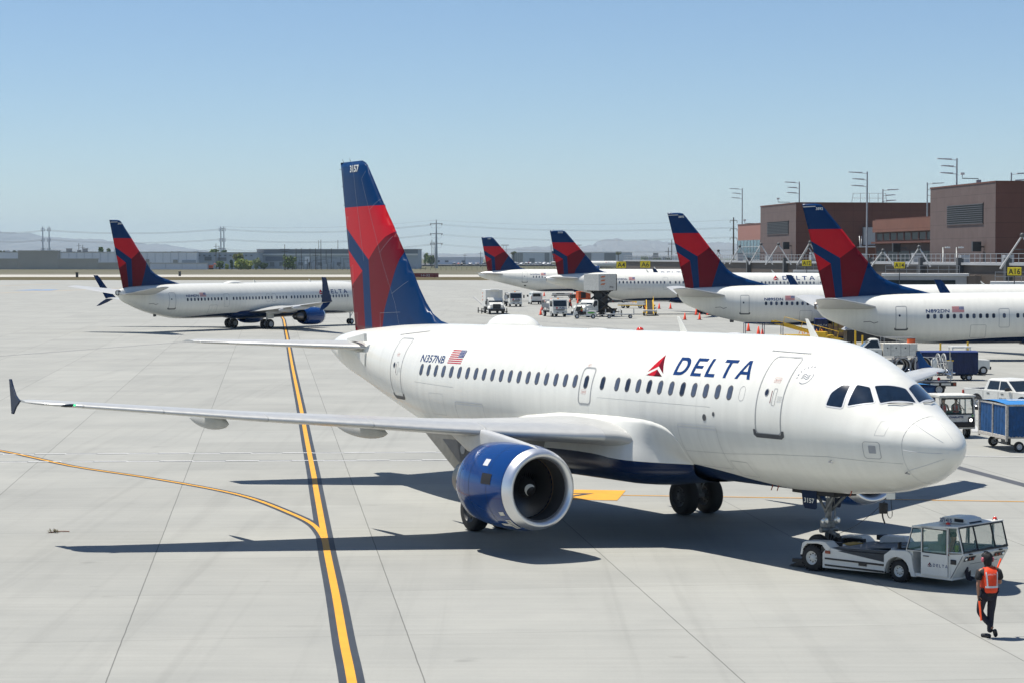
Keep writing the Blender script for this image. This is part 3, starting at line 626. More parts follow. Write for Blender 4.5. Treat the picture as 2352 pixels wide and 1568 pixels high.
        MB().loft(rr, 0, True, True).build('pylon', [mat('pylon paint', (.55, .55, .53), .3, metal=.2, var=.1)], root)
        def ncel(x, ang, off=.006):
            prof = [(0.3, .96 + .23 * .62), (.6, .96 + .23 * .86), (1.0, 1.19 * .99), (1.6, 1.19), (2.2, 1.16), (2.7, 1.107), (3.02, .96)]
            r_ = interp(prof, x) + off; return Vector((ox - x, oy - r_ * math.cos(R(ang)) * side, 1.82 + r_ * math.sin(R(ang))))
        def patch(nm, m, x0, x1, a0, a1, par=en): 
            return decal(nm, [m], [(0, [(x0, a0), (x1, a0), (x1, a1), (x0, a1)], [(0, 1, 2, 3)])], lambda x, a: ncel(x, a), par, 4)
        patch('cowl_vent', LGREY, 1.17, 1.42, 31, 41); patch('cowl_intake', DARK, .80, 1.28, 7, 21)
        patch('warning_placard', WDIRTY, .42, .62, -36, -30); patch('warning_placard', WDIRTY, .50, .95, -58, -52); patch('warning_placard', WDIRTY, .36, .56, -66, -44)
        for k in range(6): patch('warning_placard', DARK, .40, .52, -46 - k * 3.2, -47 - k * 3.2)
        for x in (.32, 1.0, 1.95, 2.55):
            V, Fc = ribbon([(x, -100), (x, 100)], .012); decal('cowl_joint', [NAVY_D], [(0, V, Fc)], lambda xx, a: ncel(xx, a, .003), en, 5)
        MB().prism([(X(10.9), 2.45), (X(11.7), 2.62), (X(11.72), 2.35), (X(11.0), 2.3)], oy + .96 * side - .01, oy + .96 * side + .01, 'y').build('strake', [BLUE], en)
    # undercarriage
    for side in (1, -1):
        g = MB(); cy = -3.795 * side
        g.cyl((X(16.11), cy, .58), (X(16.0), cy, 2.7), .13, .15, 18); g.cyl((X(16.11), cy - .62, .585), (X(16.11), cy + .62, .585), .075, n=12)
        g.cyl((X(16.1), cy, 1.2), (X(16.1), cy, 1.25), .2, n=18); g.tube([(X(15.9), cy, .7), (X(15.6), cy, 1.15), (X(15.85), cy, 1.6)], .05)
        g.tube([(X(16.1), cy + .1 * side, 1.5), (X(16.1), cy + 1.6 * side, 2.3)], .07); g.tube([(X(16.2), cy, .8), (X(16.35), cy - .12, 1.6), (X(16.3), cy, 2.2)], .025)
        go = g.build('main_gear', [GALV], root)
        for d in (-.465, .465): wheel((X(16.11), cy + d, .585), .585, .42, go, n=40, rimm=DGREY)
        yd = -4.32 * side; gd = MB().prism([(X(19.4), 2.95), (X(17.15), 1.74), (X(16.6), 1.70), (X(15.1), 1.95), (X(15.1), 3.0)], yd - .02, yd + .02, 'y').build('gear_door', [mat("grey brown fairing", (.20, .195, .17), .5, var=.25, vs=2.5)], go)
        MB().prism([(X(17.9), 2.62), (X(16.9), 2.0), (X(15.1), 2.12), (X(15.1), 2.7)], yd - .026 * side - .004, yd - .026 * side + .004, 'y').build('door_panel', [DGREY], gd)
        for a_, z_, r_ in ((16.65, 2.38, .14), (16.0, 2.42, .11)): MB().cyl((X(a_), yd - .02 * side, z_), (X(a_), yd - .045 * side, z_), r_, n=18).build('access_cover', [GREY], gd)
    g = MB(); g.cyl((X(5.07), 0, .40), (X(4.98), 0, 1.35), .055, .055, 18); g.cyl((X(5.0), 0, 1.0), (X(4.9), 0, 2.0), .08, .09, 18); g.cyl((X(5.07), -.36, .40), (X(5.07), .36, .40), .05)
    g.tube([(X(4.99), .08, 1.35), (X(4.3), .25, 2.0)], .045); g.tube([(X(4.99), -.08, 1.35), (X(4.3), -.25, 2.0)], .045)
    g.tube([(X(4.98), 0, 1.25), (X(5.2), -.3, 1.95)], .035); g.tube([(X(4.98), 0, 1.25), (X(5.2), .3, 1.95)], .035)
    g.tube([(X(4.93), 0, .95), (X(4.72), 0, .72), (X(4.98), 0, .46)], .035); g.cyl((X(4.95), -.28, .88), (X(4.95), .28, .88), .07); g.box(X(5.15), X(4.85), -.13, .13, .95, 1.12)
    g.cyl((X(5.0), 0, .85), (X(4.45), -.1, .78), .055)
    for d in (-.1, .1): g.tube([(X(4.9), d, 1.9), (X(4.86), d * 1.3, 1.3), (X(4.95), d, .8), (X(5.05), d, .45)], .014)
    go = g.build('nose_gear', [mat('gear metal', (.24, .25, .25), .4, metal=.5, var=.4, vs=9.)], root)
    for d in (-.25, .25): wheel((X(5.07), d, .38), .38, .22, go, rimm=LGREY, n=36)
    for d in (-.2, .2): MB().lathe([(.0, .001), (.02, .09), (-.04, .10), (-.12, .05)], (X(4.86), d, 1.12), 'x', 18).build('landing_light', [mat("lamp glass", (.75, .75, .72), .08, metal=.6)], go)
    for d in (-.16, .16): MB().lathe([(.0, .001), (.02, .07), (-.04, .08), (-.10, .03)], (X(4.78), d, 1.78), 'x', 18).build('landing_light', [mat("lamp glass", (.75, .75, .72), .08, metal=.6)], go)
    for side in (1, -1):
        dz = [(X(5.56), 2.0), (X(4.96), 1.95), (X(4.96), 1.46), (X(5.02), 1.42), (X(5.44), 1.42), (X(5.52), 1.52), (X(5.56), 1.75)]
        d = MB().prism(dz, -.40 * side - .012, -.40 * side + .012, 'y').build('gear_door', [NAVY_D], go, bevel=.008)
        if side == 1: flat_text("3157", .17, WHITE, lambda x, y: Vector((X(5.47) + x, -.418, 1.58 + y)), d, bold=.003)
    MB().box(X(6.0), X(4.3), -.38, .38, 1.80, 2.05).build('wheel_bay', [DARK], go)
    # windows, doors, lettering
    front = [6.72 + .5334 * k for k in range(11)] + [12.81, 13.68]; aft = [14.28 + .5334 * k for k in range(19)]
    make_windows(F, front + aft, 4.435, root, darks={9, 7, 11, 12, 4}, w=1.02, h=1.03)
    V, Fc = ribbon([(6.19 + x, 4.435 + y) for x, y in WIN_OUT], .010, True); decal('blanked_window', [LINE], [(0, V, Fc)], sk(), root, None)
    door_part(F, 4.52, 5.52, 3.45, 5.40, root, lw=.036); door_part(F, 25.50, 26.45, 3.45, 5.40, root, lw=.032)
    o = door_part(F, 13.35, 13.98, 3.80, 4.84, root, sill=False, hole=False, lw=.045, name='emergency_exit')
    for at_, zt_, sz in ((4.93, 4.80, .09), (13.74, 4.12, .09), (13.78, 4.90, .05), (26.0, 4.85, .07)):
        skin_text(F, "EXIT", at_ + .08, zt_, sz * .85, root, REDF)
        V, Fc = ribbon(rrect(at_ - sz * 1.5, at_ + sz * 1.25, zt_ - .03, zt_ + sz * 1.0, .02), .005, True); decal('exit_frame', [REDF], [(0, V, Fc)], sk(), root, None)
    for a_ in (4.86, 25.85):
        V, Fc = ribbon(rrect(a_ - .06, a_ + .06, 4.20, 4.62, .03), .012, True); decal('door_handle', [LINE], [(0, V, Fc)], sk(.006), root, .06)
        V, Fc = ribbon([(a_ + .12, 4.25), (a_ + .12, 4.56)], .022); decal('door_arrow', [DRED], [(0, V, Fc)], sk(.006), root, None)
        for j in range(4):
            V, Fc = ribbon([(a_ - .12, 4.42 - .04 * j), (a_ - .30, 4.42 - .04 * j)], .008); decal('small_print', [LINE], [(0, V, Fc)], sk(.006), root, None)
    for pts in ([(5.91, 5.54), (4.46, 5.50)], [(26.9, 5.50), (25.0, 5.66)]):
        V, Fc = ribbon(pts, .02); decal('drip_rail', [LINE], [(0, V, Fc)], sk(.012), root, None, .3)
    title(F, 9.51, 4.80, .47, root, (10.76, 4.73, .58), .37)
    skin_text(F, "N357NB", 24.16, 4.69, .335, root, LETTER, bold=.004, spacing=1.0, xs=1.42)
    flag_decal(F, 22.19, 4.70, .90, .43, root)
    # alliance roundel
    ring = [(4.04 - .26 * math.cos(R(d)) * -1, 4.96 + .24 * math.sin(R(d))) for d in range(-150, 36, 8)]
    V, Fc = ribbon([(4.05 - .20 * math.cos(R(d)), 4.95 + .18 * math.sin(R(d))) for d in range(-125, 35, 8)], .009); decal('roundel', [LETTER], [(0, V, Fc)], sk(), root, None)
    for j in range(3):
        V, Fc = ribbon([(4.05 - (-.12 + .24 * k / 14), 4.93 + .042 * (j - 1) + .028 * math.sin(2 * math.pi * k / 14) + .03 * k / 14) for k in range(15)], .009); decal('roundel', [LETTER], [(0, V, Fc)], sk(), root, None)
    for ch, d in zip("SKYTEAM", range(190, 60, -19)):
        vs, fs, w = text_polys(ch, .070); t = R(d); ca, sa = math.cos(t - math.pi / 2), math.sin(t - math.pi / 2)
        decal('lettering', [LETTER], [(0, vs, fs)], lambda x, y, t=t, ca=ca, sa=sa, w=w: F.skin(4.05 - (.24 * math.cos(t) + (x - w / 2) * ca - y * sa), 4.95 + .215 * math.sin(t) + (x - w / 2) * sa + y * ca, .004), root, None)
    # cockpit windows, traced as (station, angle)
    W3 = [(3.09, 23.4), (3.09, 35), (2.96, 45.3), (2.79, 48.5), (2.64, 27.5)]
    W2 = [(2.54, 30.7), (2.66, 52), (2.38, 56.5), (2.02, 46.5)]
    W1 = [(2.33, 60.3), (1.92, 87.0), (1.54, 86.5), (1.91, 49.6)]
    for side in (1, -1):
        for w_ in (W1, W2, W3):
            c3 = [F.ph(a, p, 0, side) for a, p in w_]; cen = sum(c3, Vector()) / len(c3); nv = Vector()
            for k in range(len(c3)): nv += (c3[k] - cen).cross(c3[(k + 1) % len(c3)] - cen)
            nv.normalize(); e1 = (Vector((1, 0, 0)) - nv * nv.x).normalized(); e2 = nv.cross(e1); q2 = [((p - cen).dot(e1), (p - cen).dot(e2)) for p in c3]
            rp = []
            for k in range(len(q2)):                  # rounded corners
                A_, B_, C_ = Vector(q2[k - 1]), Vector(q2[k]), Vector(q2[(k + 1) % len(q2)]); u1 = (A_ - B_); u2 = (C_ - B_); r1 = min(.05, u1.length * .4); r2_ = min(.05, u2.length * .4); pa = B_ + u1.normalized() * r1; pb = B_ + u2.normalized() * r2_
                for t in (0, .33, .67, 1): rp.append(tuple(pa * (1 - t)**2 + B_ * 2 * t * (1 - t) + pb * t * t))
            n_ = len(rp); mp2 = lambda off: (lambda x, y: F.near(cen + e1 * x + e2 * y, off, side))
            def grow(d): 
                o_ = []
                for k in range(n_):
                    p = Vector(rp[k]); t = (Vector(rp[(k + 1) % n_]) - Vector(rp[k - 1])).normalized(); nn = Vector((t.y, -t.x)); o_.append(tuple(p + nn * (d if (p + nn * .01).length > p.length else -d)))
                return o_
            o_ = grow(.035); i_ = rp
            fr = decal('cockpit_window', [LGREY], [(0, o_ + i_, [(k, (k + 1) % n_, n_ + (k + 1) % n_, n_ + k) for k in range(n_)])], mp2(.008), root, .1, .1)
            decal('pane', [COCKPIT], [(0, i_, [tuple(range(n_))])], mp2(.006), fr, .06, .06)
        wp = [tuple(F.ph(1.52, 80, .03, side)), tuple(F.ph(1.60, 66, .04, side)), tuple(F.ph(1.78, 54, .04, side))]
        MB().tube(wp, .010, 6).build('wiper', [BLACK], root)
    # gap lines and small fittings
    V, Fc = ribbon([(1.0, d) for d in range(-90, 91, 10)], .008); decal('radome_joint', [mat("fine joint", (.42, .43, .43), .5)], [(0, V, Fc)], pm(.003), root, 5)
    for p0, p1 in (((.98, -7.3), (.16, -13.5)), ((.94, 50.6), (.28, 38.8)), ((.9, 92), (.2, 80)), ((1.0, -40), (.25, -36))):
        o = MB().tube([tuple(F.ph(p0[0] + (p1[0] - p0[0]) * k / 6, p0[1] + (p1[1] - p0[1]) * k / 6, .003)) for k in range(7)], .006, 5); o.build('lightning_strip', [LGREY], root)
    for rr_, lw in ((rrect(1.48, 1.90, 3.03, 3.44, .07), .014), (rrect(1.40, 1.62, 3.60, 3.93, .01), .006), (rrect(7.25, 9.02, 2.35, 3.49, .08), .010), (rrect(19.62, 21.42, 2.35, 3.48, .08), .012), (rrect(6.40, 7.15, 2.19, 2.60, .05), .012), (rrect(22.2, 23.2, 3.0, 3.7, .02), .008)):
        V, Fc = ribbon(rr_, lw, True); decal('access_panel', [LINE], [(0, V, Fc)], sk(.003), root, .1)
    decal('access_panel', [GREY], [(0, rrect(1.58, 1.76, 3.16, 3.35, .02), [tuple(range(24))])], sk(.005), root, None)
    for a0, a1 in ((7.25, 9.0), (19.62, 21.4)):
        for zz in (3.50, 3.42):
            V, Fc = ribbon([(a0, zz), (a1, zz)], .022); decal('cargo_hinge', [LGREY], [(0, V, Fc)], sk(.02), root, None, .5)
    V, Fc = ribbon([(a / 2., 4.02 if a < 30 else 4.0) for a in range(15, 27)], .006); decal('skin_joint', [LINE], [(0, V, Fc)], sk(.003), root, None)
    V, Fc = ribbon([(21.5, 3.95), (24.3, 4.02)], .008); decal('skin_joint', [LINE], [(0, V, Fc)], sk(.003), root, None)
    V, Fc = ribbon([(1.05, 2.93), (3, 3.0), (5, 2.92), (7, 2.8), (9, 2.75)], .007); decal('skin_joint', [LINE], [(0, V, Fc)], sk(.003), root, None)
    for a_, z_, r_ in ((7.74, 3.73, .085), (7.33, 3.84, .055)):
        c = [(a_ + r_ * math.cos(2 * math.pi * k / 16), z_ + r_ * 1.1 * math.sin(2 * math.pi * k / 16)) for k in range(16)]
        decal('outlet', [DGREY], [(0, c, [tuple(range(16))])], sk(.006), root, None)
    MB().box(X(.72), X(.52), -.74, -.62, 2.97, 3.0).build('pitot_probe', [STEEL], root) if False else None
    for a_, z_ in ((2.95, 2.9), (1.05, 2.72)):
        p = F.skin(a_, z_, .0); MB().tube([tuple(p), tuple(p + Vector((0, -.08, -.02))), tuple(p + Vector((.18, -.09, -.03)))], .014, 6).build('probe', [STEEL], root)
    for a_ in (3.3, 6.2, 6.45):
        p = F.ph(a_, -70, 0); MB().tube([tuple(p), tuple(p + Vector((-.03, -.03, -.14)))], [.02, .012], 6).build('drain_mast', [mat("probe red", (.28, .06, .03), .5)], root)
    # roof fittings
    for a_, hh, lean in ((11.43, .46, .20), (5.55, .50, .24)):
        zt = F.ph(a_, 90)[2] - .03; MB().prism([(X(a_ - .19), zt), (X(a_ + .13), zt), (X(a_ + lean + .12), zt + hh), (X(a_ + lean + .03), zt + hh)], -.02, .02, 'y').build('blade_antenna', [WHITE], root, bevel=.01)
    rr = []
    for k in range(17):
        t = k / 16; a_ = 19.6 + 2.75 * t; hgt = .40 * (math.sin(math.pi * min(1, .5 * t / .30)) if t < .30 else (1 if t < .72 else math.cos(math.pi / 2 * (t - .72) / .28)))**.7 + .001
        wv = .42 * (hgt / .4)**.5 + .02; rr.append([(X(a_), -wv * math.cos(math.pi * j / 14), 5.86 + hgt * math.sin(math.pi * j / 14)) for j in range(15)])
    dm = MB().loft(rr, 0, True, False, False).build('antenna_dome', [WHITE], root)
    rr = [[(X(20.98 + 1.62 * k * math.cos(t)), -.55 * k * math.sin(t), 5.90 - (1 - k) * .0 + (.02 if k < 1.0 else -.12)) for t in [2 * math.pi * j / 40 for j in range(40)]] for k in (1.0, .97, .7)]
    MB().loft(rr, 0, True).build('dome_plinth', [WHITE], dm)
    MB().ball((X(13.66), 0, 5.90), .13, 0, 14, (1, .8, .7)).build('beacon_light', [REDL], root)
    MB().ball((X(15.97), 0, 5.885), .40, 0, 18, (1, .7, .09)).build('antenna_plate', [WHITE], root)
    MB().ball((X(9.0), .0, 5.90), .26, 0, 14, (1, .5, .07)).build('antenna_plate', [LGREY], root)
    MB().lathe([(-.0, .16), (.06, .20), (.3, .22)], (X(33.95), 0, F.ZC + 1.07), 'x', 20).build('tail_exhaust', [TITAN], root)
    # strut flap of the rear intake, open behind the cargo hold
    p = F.ph(23.6, -58); MB().box(-.45, .3, -.02, .02, -.18, .18, M=Matrix.Translation(p + Vector((0, -.10, -.12))) @ Matrix.Rotation(.5, 4, 'X')).build('inlet_flap', [LGREY], root)
    return body
LIV = {}
def far_airliner(kind, F, root, reg, tailno, split=False, title_pos=None, gear=True, port_windows=False):
    P = F.piv; X = lambda a: P - a
    if kind not in LIV:
        LIV[kind] = livery("white fuselage blue belly " + ("long" if kind == 'b' else "stretched"),
            [(X(1), .3), (X(4), 1.0), (X(6), 1.62), (X(10), 1.85), (X(25), 1.93), (X(30.3), 1.69), (X(33.2), 1.45), (X(36), 1.0)] if kind == 'b' else
            [(X(2), .5), (X(5.8), 1.84), (X(7.6), 2.19), (X(9.3), 2.36), (X(28), 2.3), (X(33), 2.12), (X(34.6), 1.9), (X(38), .9)], False)
    F.mesh(stations(F.L), 48).build('fuselage', [LIV[kind]], root)
    if kind == 'b': W = [(1.4, 14.6, 1.95, 8.4, .13), (3.0, 16.4, 2.1, 6.6, .125), (5.5, 18.2, 2.35, 4.7, .12), (9, 20.5, 2.68, 3.6, .11), (13, 23.15, 3.05, 2.6, .10), (17.1, 25.85, 3.42, 1.6, .09)]
    else: W = [(1.6, 16.6, 2.78, 6.9, .13), (2.4, 17.03, 2.98, 6.2, .125), (5.1, 18.46, 3.12, 4.45, .115), (8.6, 20.3, 3.40, 3.15, .105), (13.9, 23.0, 3.84, 1.98, .10), (17.0, 24.8, 4.11, 1.3, .07)]
    H = [(.3, 35.9, 4.25, 5.0, .10), (.9, 36.3, 4.33, 4.6, .10), (7.0, 40.1, 5.12, 1.75, .09), (7.18, 40.35, 5.14, 1.4, .06)] if kind == 'b' else [(.3, 39.5, 4.95, 3.9, .10), (.9, 39.85, 4.98, 3.6, .10), (5.9, 43.2, 5.21, 1.45, .10), (6.22, 43.5, 5.22, 1.15, .07)]
    for side in (1, -1):
        w = MB().loft([wing_ring(s, P, side, 11) for s in W], 0, True, True).build('wing', [WHITE_G], root)
        MB().loft([wing_ring(lerp_st(W, W[1][0] + (W[-1][0] - W[1][0]) * k / 6), P, side, 8, 0, .12, .01) for k in range(7)], 0, True, True).build('slat', [SLAT], w)
        if kind == 'b':
            up = [(25.95, 3.45), (26.9, 4.6), (27.7, 5.9), (27.95, 6.2), (28.55, 6.22), (28.3, 5.6), (27.9, 4.6), (27.55, 3.4)]
            ys = {3.45: 17.1, 4.6: 17.55, 5.9: 17.95, 6.2: 18.03, 6.22: 18.03, 5.6: 17.9, 3.4: 17.1}
            v = []
            for o_ in (0, .07): v += [(X(a), -(ys.get(z, 17.5) + o_) * side, z) for a, z in up]
            n = len(up); wl = MB().add(v, [tuple(range(n)), tuple(range(n, 2 * n))[::-1]] + [(i, n + i, n + (i + 1) % n, (i + 1) % n) for i in range(n)]).build('winglet', [NAVY], w)
            if split:
                dn = [(26.2, 3.4), (27.0, 2.95), (28.0, 2.55), (28.5, 2.5), (28.0, 2.95), (27.4, 3.35)]; v = []
                for o_ in (0, .07): v += [(X(a), -(17.15 + (3.4 - z) * .55 + o_) * side, z) for a, z in dn]
                n = len(dn); MB().add(v, [tuple(range(n)), tuple(range(n, 2 * n))[::-1]] + [(i, n + i, n + (i + 1) % n, (i + 1) % n) for i in range(n)]).build('lower_winglet', [NAVY], w)
        else:
            up = [(25.0, 4.15), (25.9, 5.2), (26.7, 6.3), (27.2, 6.35), (26.9, 5.3), (26.2, 4.1)]
            v = []
            for o_ in (0, .07): v += [(X(a), -(17.0 + (z - 4.1) * .2 + o_) * side, z) for a, z in up]
            n = len(up); MB().add(v, [tuple(range(n)), tuple(range(n, 2 * n))[::-1]] + [(i, n + i, n + (i + 1) % n, (i + 1) % n) for i in range(n)]).build('winglet', [NAVY], w)
        for s in ((4.0, 7.6, 11.8) if kind == 'b' else (3.6, 7.35, 11.7)):
            st = lerp_st(W, s); rr = []
            for k in range(9):
                t = k / 8; r_ = .001 + .22 * math.sin(math.pi * min(1, t))**.6; xx = st[1] + st[3] * .45 + 3.0 * t
                rr.append([(X(xx), -(s + r_ * .6 * math.cos(2 * math.pi * j / 10)) * side, st[2] - .25 + r_ * 1.2 * math.sin(2 * math.pi * j / 10)) for j in range(10)])
            MB().loft(rr, 0, True, True).build('flap_track_fairing', [LGREY], w)
        MB().loft([wing_ring(s, P, side, 11) for s in H], 0, True, True).build('tailplane', [WHITE_G], root)
        ea, es, ez = (14.55, 4.83, 1.40) if kind == 'b' else (15.72, 5.75, 1.76)
        engine(F, ea, es, ez, root, side, 3.15, .82 if kind == 'b' else .9, 1.04 if kind == 'b' else 1.17, .84 if kind == 'b' else .93, (BLUE, ALU), False)
        o = -es * side; rr = [[(X(a), o + hw * c, (zt + zb) / 2 + (zt - zb) / 2 * q) for c, q in [(math.cos(2 * math.pi * j / 12), math.sin(2 * math.pi * j / 12)) for j in range(12)]] for a, zt, zb, hw in ((ea + .9, ez + 1.1, ez + .8, .05), (ea + 2.2, ez + 1.3, ez + .8, .16), (ea + 4.4, ez + 1.25, ez + .7, .16), (ea + 6, ez + 1.1, ez + .9, .04))]
        MB().loft(rr, 0, True, True).build('pylon', [WHITE], root)
        ma, ms, mr = (21.26, 2.86, .565) if kind == 'b' else (21.97, 3.795, .6)
        g = MB(); g.cyl((X(ma), -ms * side, mr), (X(ma), -ms * side, 2.3), .12); g.cyl((X(ma), -ms * side - .5, mr), (X(ma), -ms * side + .5, mr), .07)
        go = g.build('main_gear', [STEEL], root)
        for d in (-.43, .43): wheel((X(ma), -ms * side + d, mr), mr, .38, go, n=24)
        MB().box(X(ma + .5), X(ma - .5), -(ms + .55) * side - .02, -(ms + .55) * side + .02, 1.2, 2.1).build('gear_door', [WHITE], go)
    na = 4.09 if kind == 'b' else 5.07
    g = MB().cyl((X(na), 0, .35), (X(na), 0, 1.7), .08); g.tube([(X(na), 0, .9), (X(na - .7), 0, 1.7)], .04); g.cyl((X(na), -.3, .35), (X(na), .3, .35), .05)
    go = g.build('nose_gear', [STEEL], root)
    for d in (-.22, .22): wheel((X(na), d, .36), .36, .2, go, n=24)
    # belly bulge
    c0, c1 = (13.5, 25) if kind == 'b' else (15.0, 27)
    rr = []
    for k in range(13):
        t = k / 12; e = math.sin(math.pi * t)**.4 + .001; rr.append([(X(c0 + (c1 - c0) * t), -(1.1 + 1.05 * e) * math.cos(2 * math.pi * j / 24), (1.75 if kind == 'b' else 2.1) + (.45 + (.15 if kind == 'b' else .25) * e) * math.sin(2 * math.pi * j / 24) * (1.1 if math.sin(2 * math.pi * j / 24) > 0 else .95)) for j in range(24)])
    MB().loft(rr, 0, True, True).build('belly_fairing', [NAVY], root)
    if kind == 'b':
        fin, span = fin_mesh('fin', B_FIN, B_FINP, P, .28, root, FIN_M); tx = (40.98, 12.02, .29)
        MB().prism([(X(42.0), 12.30), (X(41.0), 12.33), (X(41.0), 12.28), (X(41.95), 12.24)], -.10, -.085, 'y').build('fin_trim', [WHITE], fin)
        alist = [32.5 - .508 * k for k in range(11)] + [26.6] + [25.55 - .508 * k for k in range(13)] + [18.6 - .508 * k for k in range(4)] + [16.2 - .508 * k for k in range(20)]
        make_windows(F, alist, 3.60, root, darks={0, 3, 4, 6, 8, 9, 10, 12, 14, 20, 22, 28, 29, 33}, w=1.1, h=1.0)
        door_part(F, 34.13, 34.95, 2.62, 4.40, root, lw=.05); door_part(F, 26.2, 27.0, 2.7, 4.15, root, sill=False, hole=False, lw=.035, name='emergency_exit'); door_part(F, 4.3, 5.15, 2.55, 4.35, root, lw=.05)
        for a in (19.1, 20.0): door_part(F, a - .28, a + .28, 3.1, 4.05, root, sill=False, hole=False, lw=.03, name='emergency_exit')
        skin_text(F, reg, 32.68, 3.89, .36, root, LETTER, bold=.008, xs=1.32); flag_decal(F, 30.63, 3.90, .93, .44, root)
        title(F, 10.2, 3.90, .50, root, (11.52, 3.86, .60), .42, 1.35)
        skin_text(F, "", 0, 0, 1, root) if False else None
        V, Fc = ribbon(rrect(28.0, 29.2, 1.9, 2.9, .08), .03, True); decal('cargo_door', [LINE], [(0, V, Fc)], lambda a, z: F.skin(a, z, .004), root, .1)
        V, Fc = ribbon([(37.4, 3.2), (36.9, 3.24), (36.6, 3.10), (36.3, 3.2)], .05); decal('valve_recess', [LINEB], [(0, V, Fc)], lambda a, z: F.skin(a, z, .006), root, None)
        MB().lathe([(0, .26), (.12, .30), (.5, .34)], (X(41.1), 0, F.ZC + 1.1), 'x', 20).build('tail_exhaust', [TITAN], root)
        MB().box(X(35.9), X(35.5), -.06, .06, 1.72, 2.05).build('tail_skid', [DGREY], root, bevel=.04)
        if split:
            rr = []
            for k in range(9):
                t = k / 8; hh = .3 * math.sin(math.pi * t)**.6 + .001; rr.append([(X(22.5 + 2.6 * t), -.45 * math.cos(math.pi * j / 10), 5.33 + hh * math.sin(math.pi * j / 10)) for j in range(11)])
            MB().loft(rr, 0, True, False, False).build('antenna_dome', [WHITE], root)
    else:
        d = 10.5; fin, span = fin_mesh('fin', [(a + d, z) for a, z in A_FIN], [(m, [(a + d, z) for a, z in p]) for m, p in A_FINP], P, .28, root, FIN_M); tx = (42.95, 11.42, .36)
        alist = [34.3 - .5334 * k for k in range(13)] + [27.1] + [26.3 - .5334 * k for k in range(21)] + [14.0 - .5334 * k for k in range(15)]
        make_windows(F, alist, 4.50, root, darks={1, 5, 14, 17, 40}, w=1.0, h=1.0)
        door_part(F, 35.48, 36.38, 3.55, 5.45, root, lw=.045, hole=2); door_part(F, 27.4, 28.1, 3.5, 5.2, root, sill=False, hole=False, lw=.03, name='emergency_exit'); door_part(F, 5.0, 5.9, 3.5, 5.4, root, lw=.045)
        skin_text(F, reg, 34.95, 4.80, .37, root, LETTER, bold=.008, xs=1.22); flag_decal(F, 32.97, 4.78, .88, .44, root)
        title(F, 10.98, 4.88, .57, root, (12.40, 4.85, .66), .55, 1.42)
        V, Fc = ribbon([(33.2, 3.55), (30.6, 3.55)], .03); decal('skin_joint', [LINE], [(0, V, Fc)], lambda a, z: F.skin(a, z, .004), root, .1, .5)
        decal('outflow_valve', [DARK], [(0, rrect(35.7, 36.1, 2.78, 3.0, .03), [tuple(range(24))])], lambda a, z: F.skin(a, z, .006), root, None)
        MB().lathe([(0, .24), (.12, .28), (.5, .34)], (X(44.55), 0, F.ZC + 1.07), 'x', 20).build('tail_exhaust', [TITAN], root)
        if split:
            rr = []
            for k in range(9):
                t = k / 8; hh = .36 * math.sin(math.pi * t)**.6 + .001; rr.append([(X(22.5 + 3.0 * t), -.5 * math.cos(math.pi * j / 10), 5.86 + hh * math.sin(math.pi * j / 10)) for j in range(11)])
            MB().loft(rr, 0, True, False, False).build('antenna_dome', [WHITE], root)
    def fskin(a, z):
        lo, hi = span(z); x = min(1, max(0, (a - lo) / (hi - lo))); t = 5 * min(.28, .105 * (hi - lo)) * (.2969 * math.sqrt(x) - .126 * x - .3516 * x * x + .2843 * x**3 - .1036 * x**4)
        return Vector((P - a, -(t + .03), z))
    vs, fs, w = text_polys(tailno, tx[2], .006); decal('lettering', [WHITE], [(0, vs, fs)], lambda x, y: fskin(tx[0] - x * 1.0, tx[1] + y), fin, None)
    for a_, hh in (((30.0, .45), (12.0, .45)) if kind == 'a' else ((20.2, .35), (11.0, .35))):
        zt = F.ph(a_, 90)[2] - .03; MB().prism([(X(a_ - .19), zt), (X(a_ + .13), zt), (X(a_ + .34), zt + hh), (X(a_ + .25), zt + hh)], -.02, .02, 'y').build('blade_antenna', [WHITE], root)
def place_airliner(name, label, F, x, y, th, pitch, group=None, zs=1.):
    p = Vector((x, y)) - F.piv * Vector((math.cos(th), math.sin(th)))
    root = thing(name, label, 'airliner', (p.x, p.y, 0), group=group, rot=(0, -pitch, th)); root.scale = (1, 1, zs)
    return root
F319 = Fus(A_TOP, A_BOT, A_WID, 3.82, A_NEX, 16.11, 33.84, -.58)
F321 = Fus(A_TOP, A_BOT, A_WID, 3.82, A_NEX, 21.97, 44.51, -.58, (10, 10.67))
F739 = Fus(B_TOP, B_BOT, B_WID, 3.38, B_NEX, 21.26, 41.0, -.7)
near = place_airliner('airliner', 'white airliner numbered N357NB filling the foreground, blue engine, tall red and blue fin 3157', F319, 10.818, 50.385, -1.03270, .0102)
A319(near, F319)
GP = 'airliners parked tail out along the terminal'
r_ = place_airliner('airliner', 'airliner N892DN with fin 3892, nearest of the parked row, behind the near nose', F739, 65.013, 164.872, -.024, .0117, GP); far_airliner('b', F739, r_, "N892DN", "3892")
r_ = place_airliner('airliner', 'airliner N895DN with fin 3895, between the N535DN and N892DN aircraft', F739, 57.393, 206.48, -.028, .0033, GP); far_airliner('b', F739, r_, "N895DN", "3895")
r_ = place_airliner('airliner', 'airliner N535DN with fin 5035, raised catering box at its rear door', F321, 49.322, 301.235, .058, -.0035, GP); far_airliner('a', F321, r_, "N535DN", "5035", split=True)
r_ = place_airliner('airliner', 'airliner N107DN with fin 1007, farthest fuselage of the parked row', F321, 38.282, 384.654, -.08, .001, GP); far_airliner('a', F321, r_, "N107DN", "1007", split=True)
r_ = place_airliner('airliner', 'airliner N544DN taxiing alone at left with split winglets and blue engine', F739, -17.03, 256.8, .9131, .0021, zs=.965); far_airliner('b', F739, r_, "N544DN", "3944", split=True)
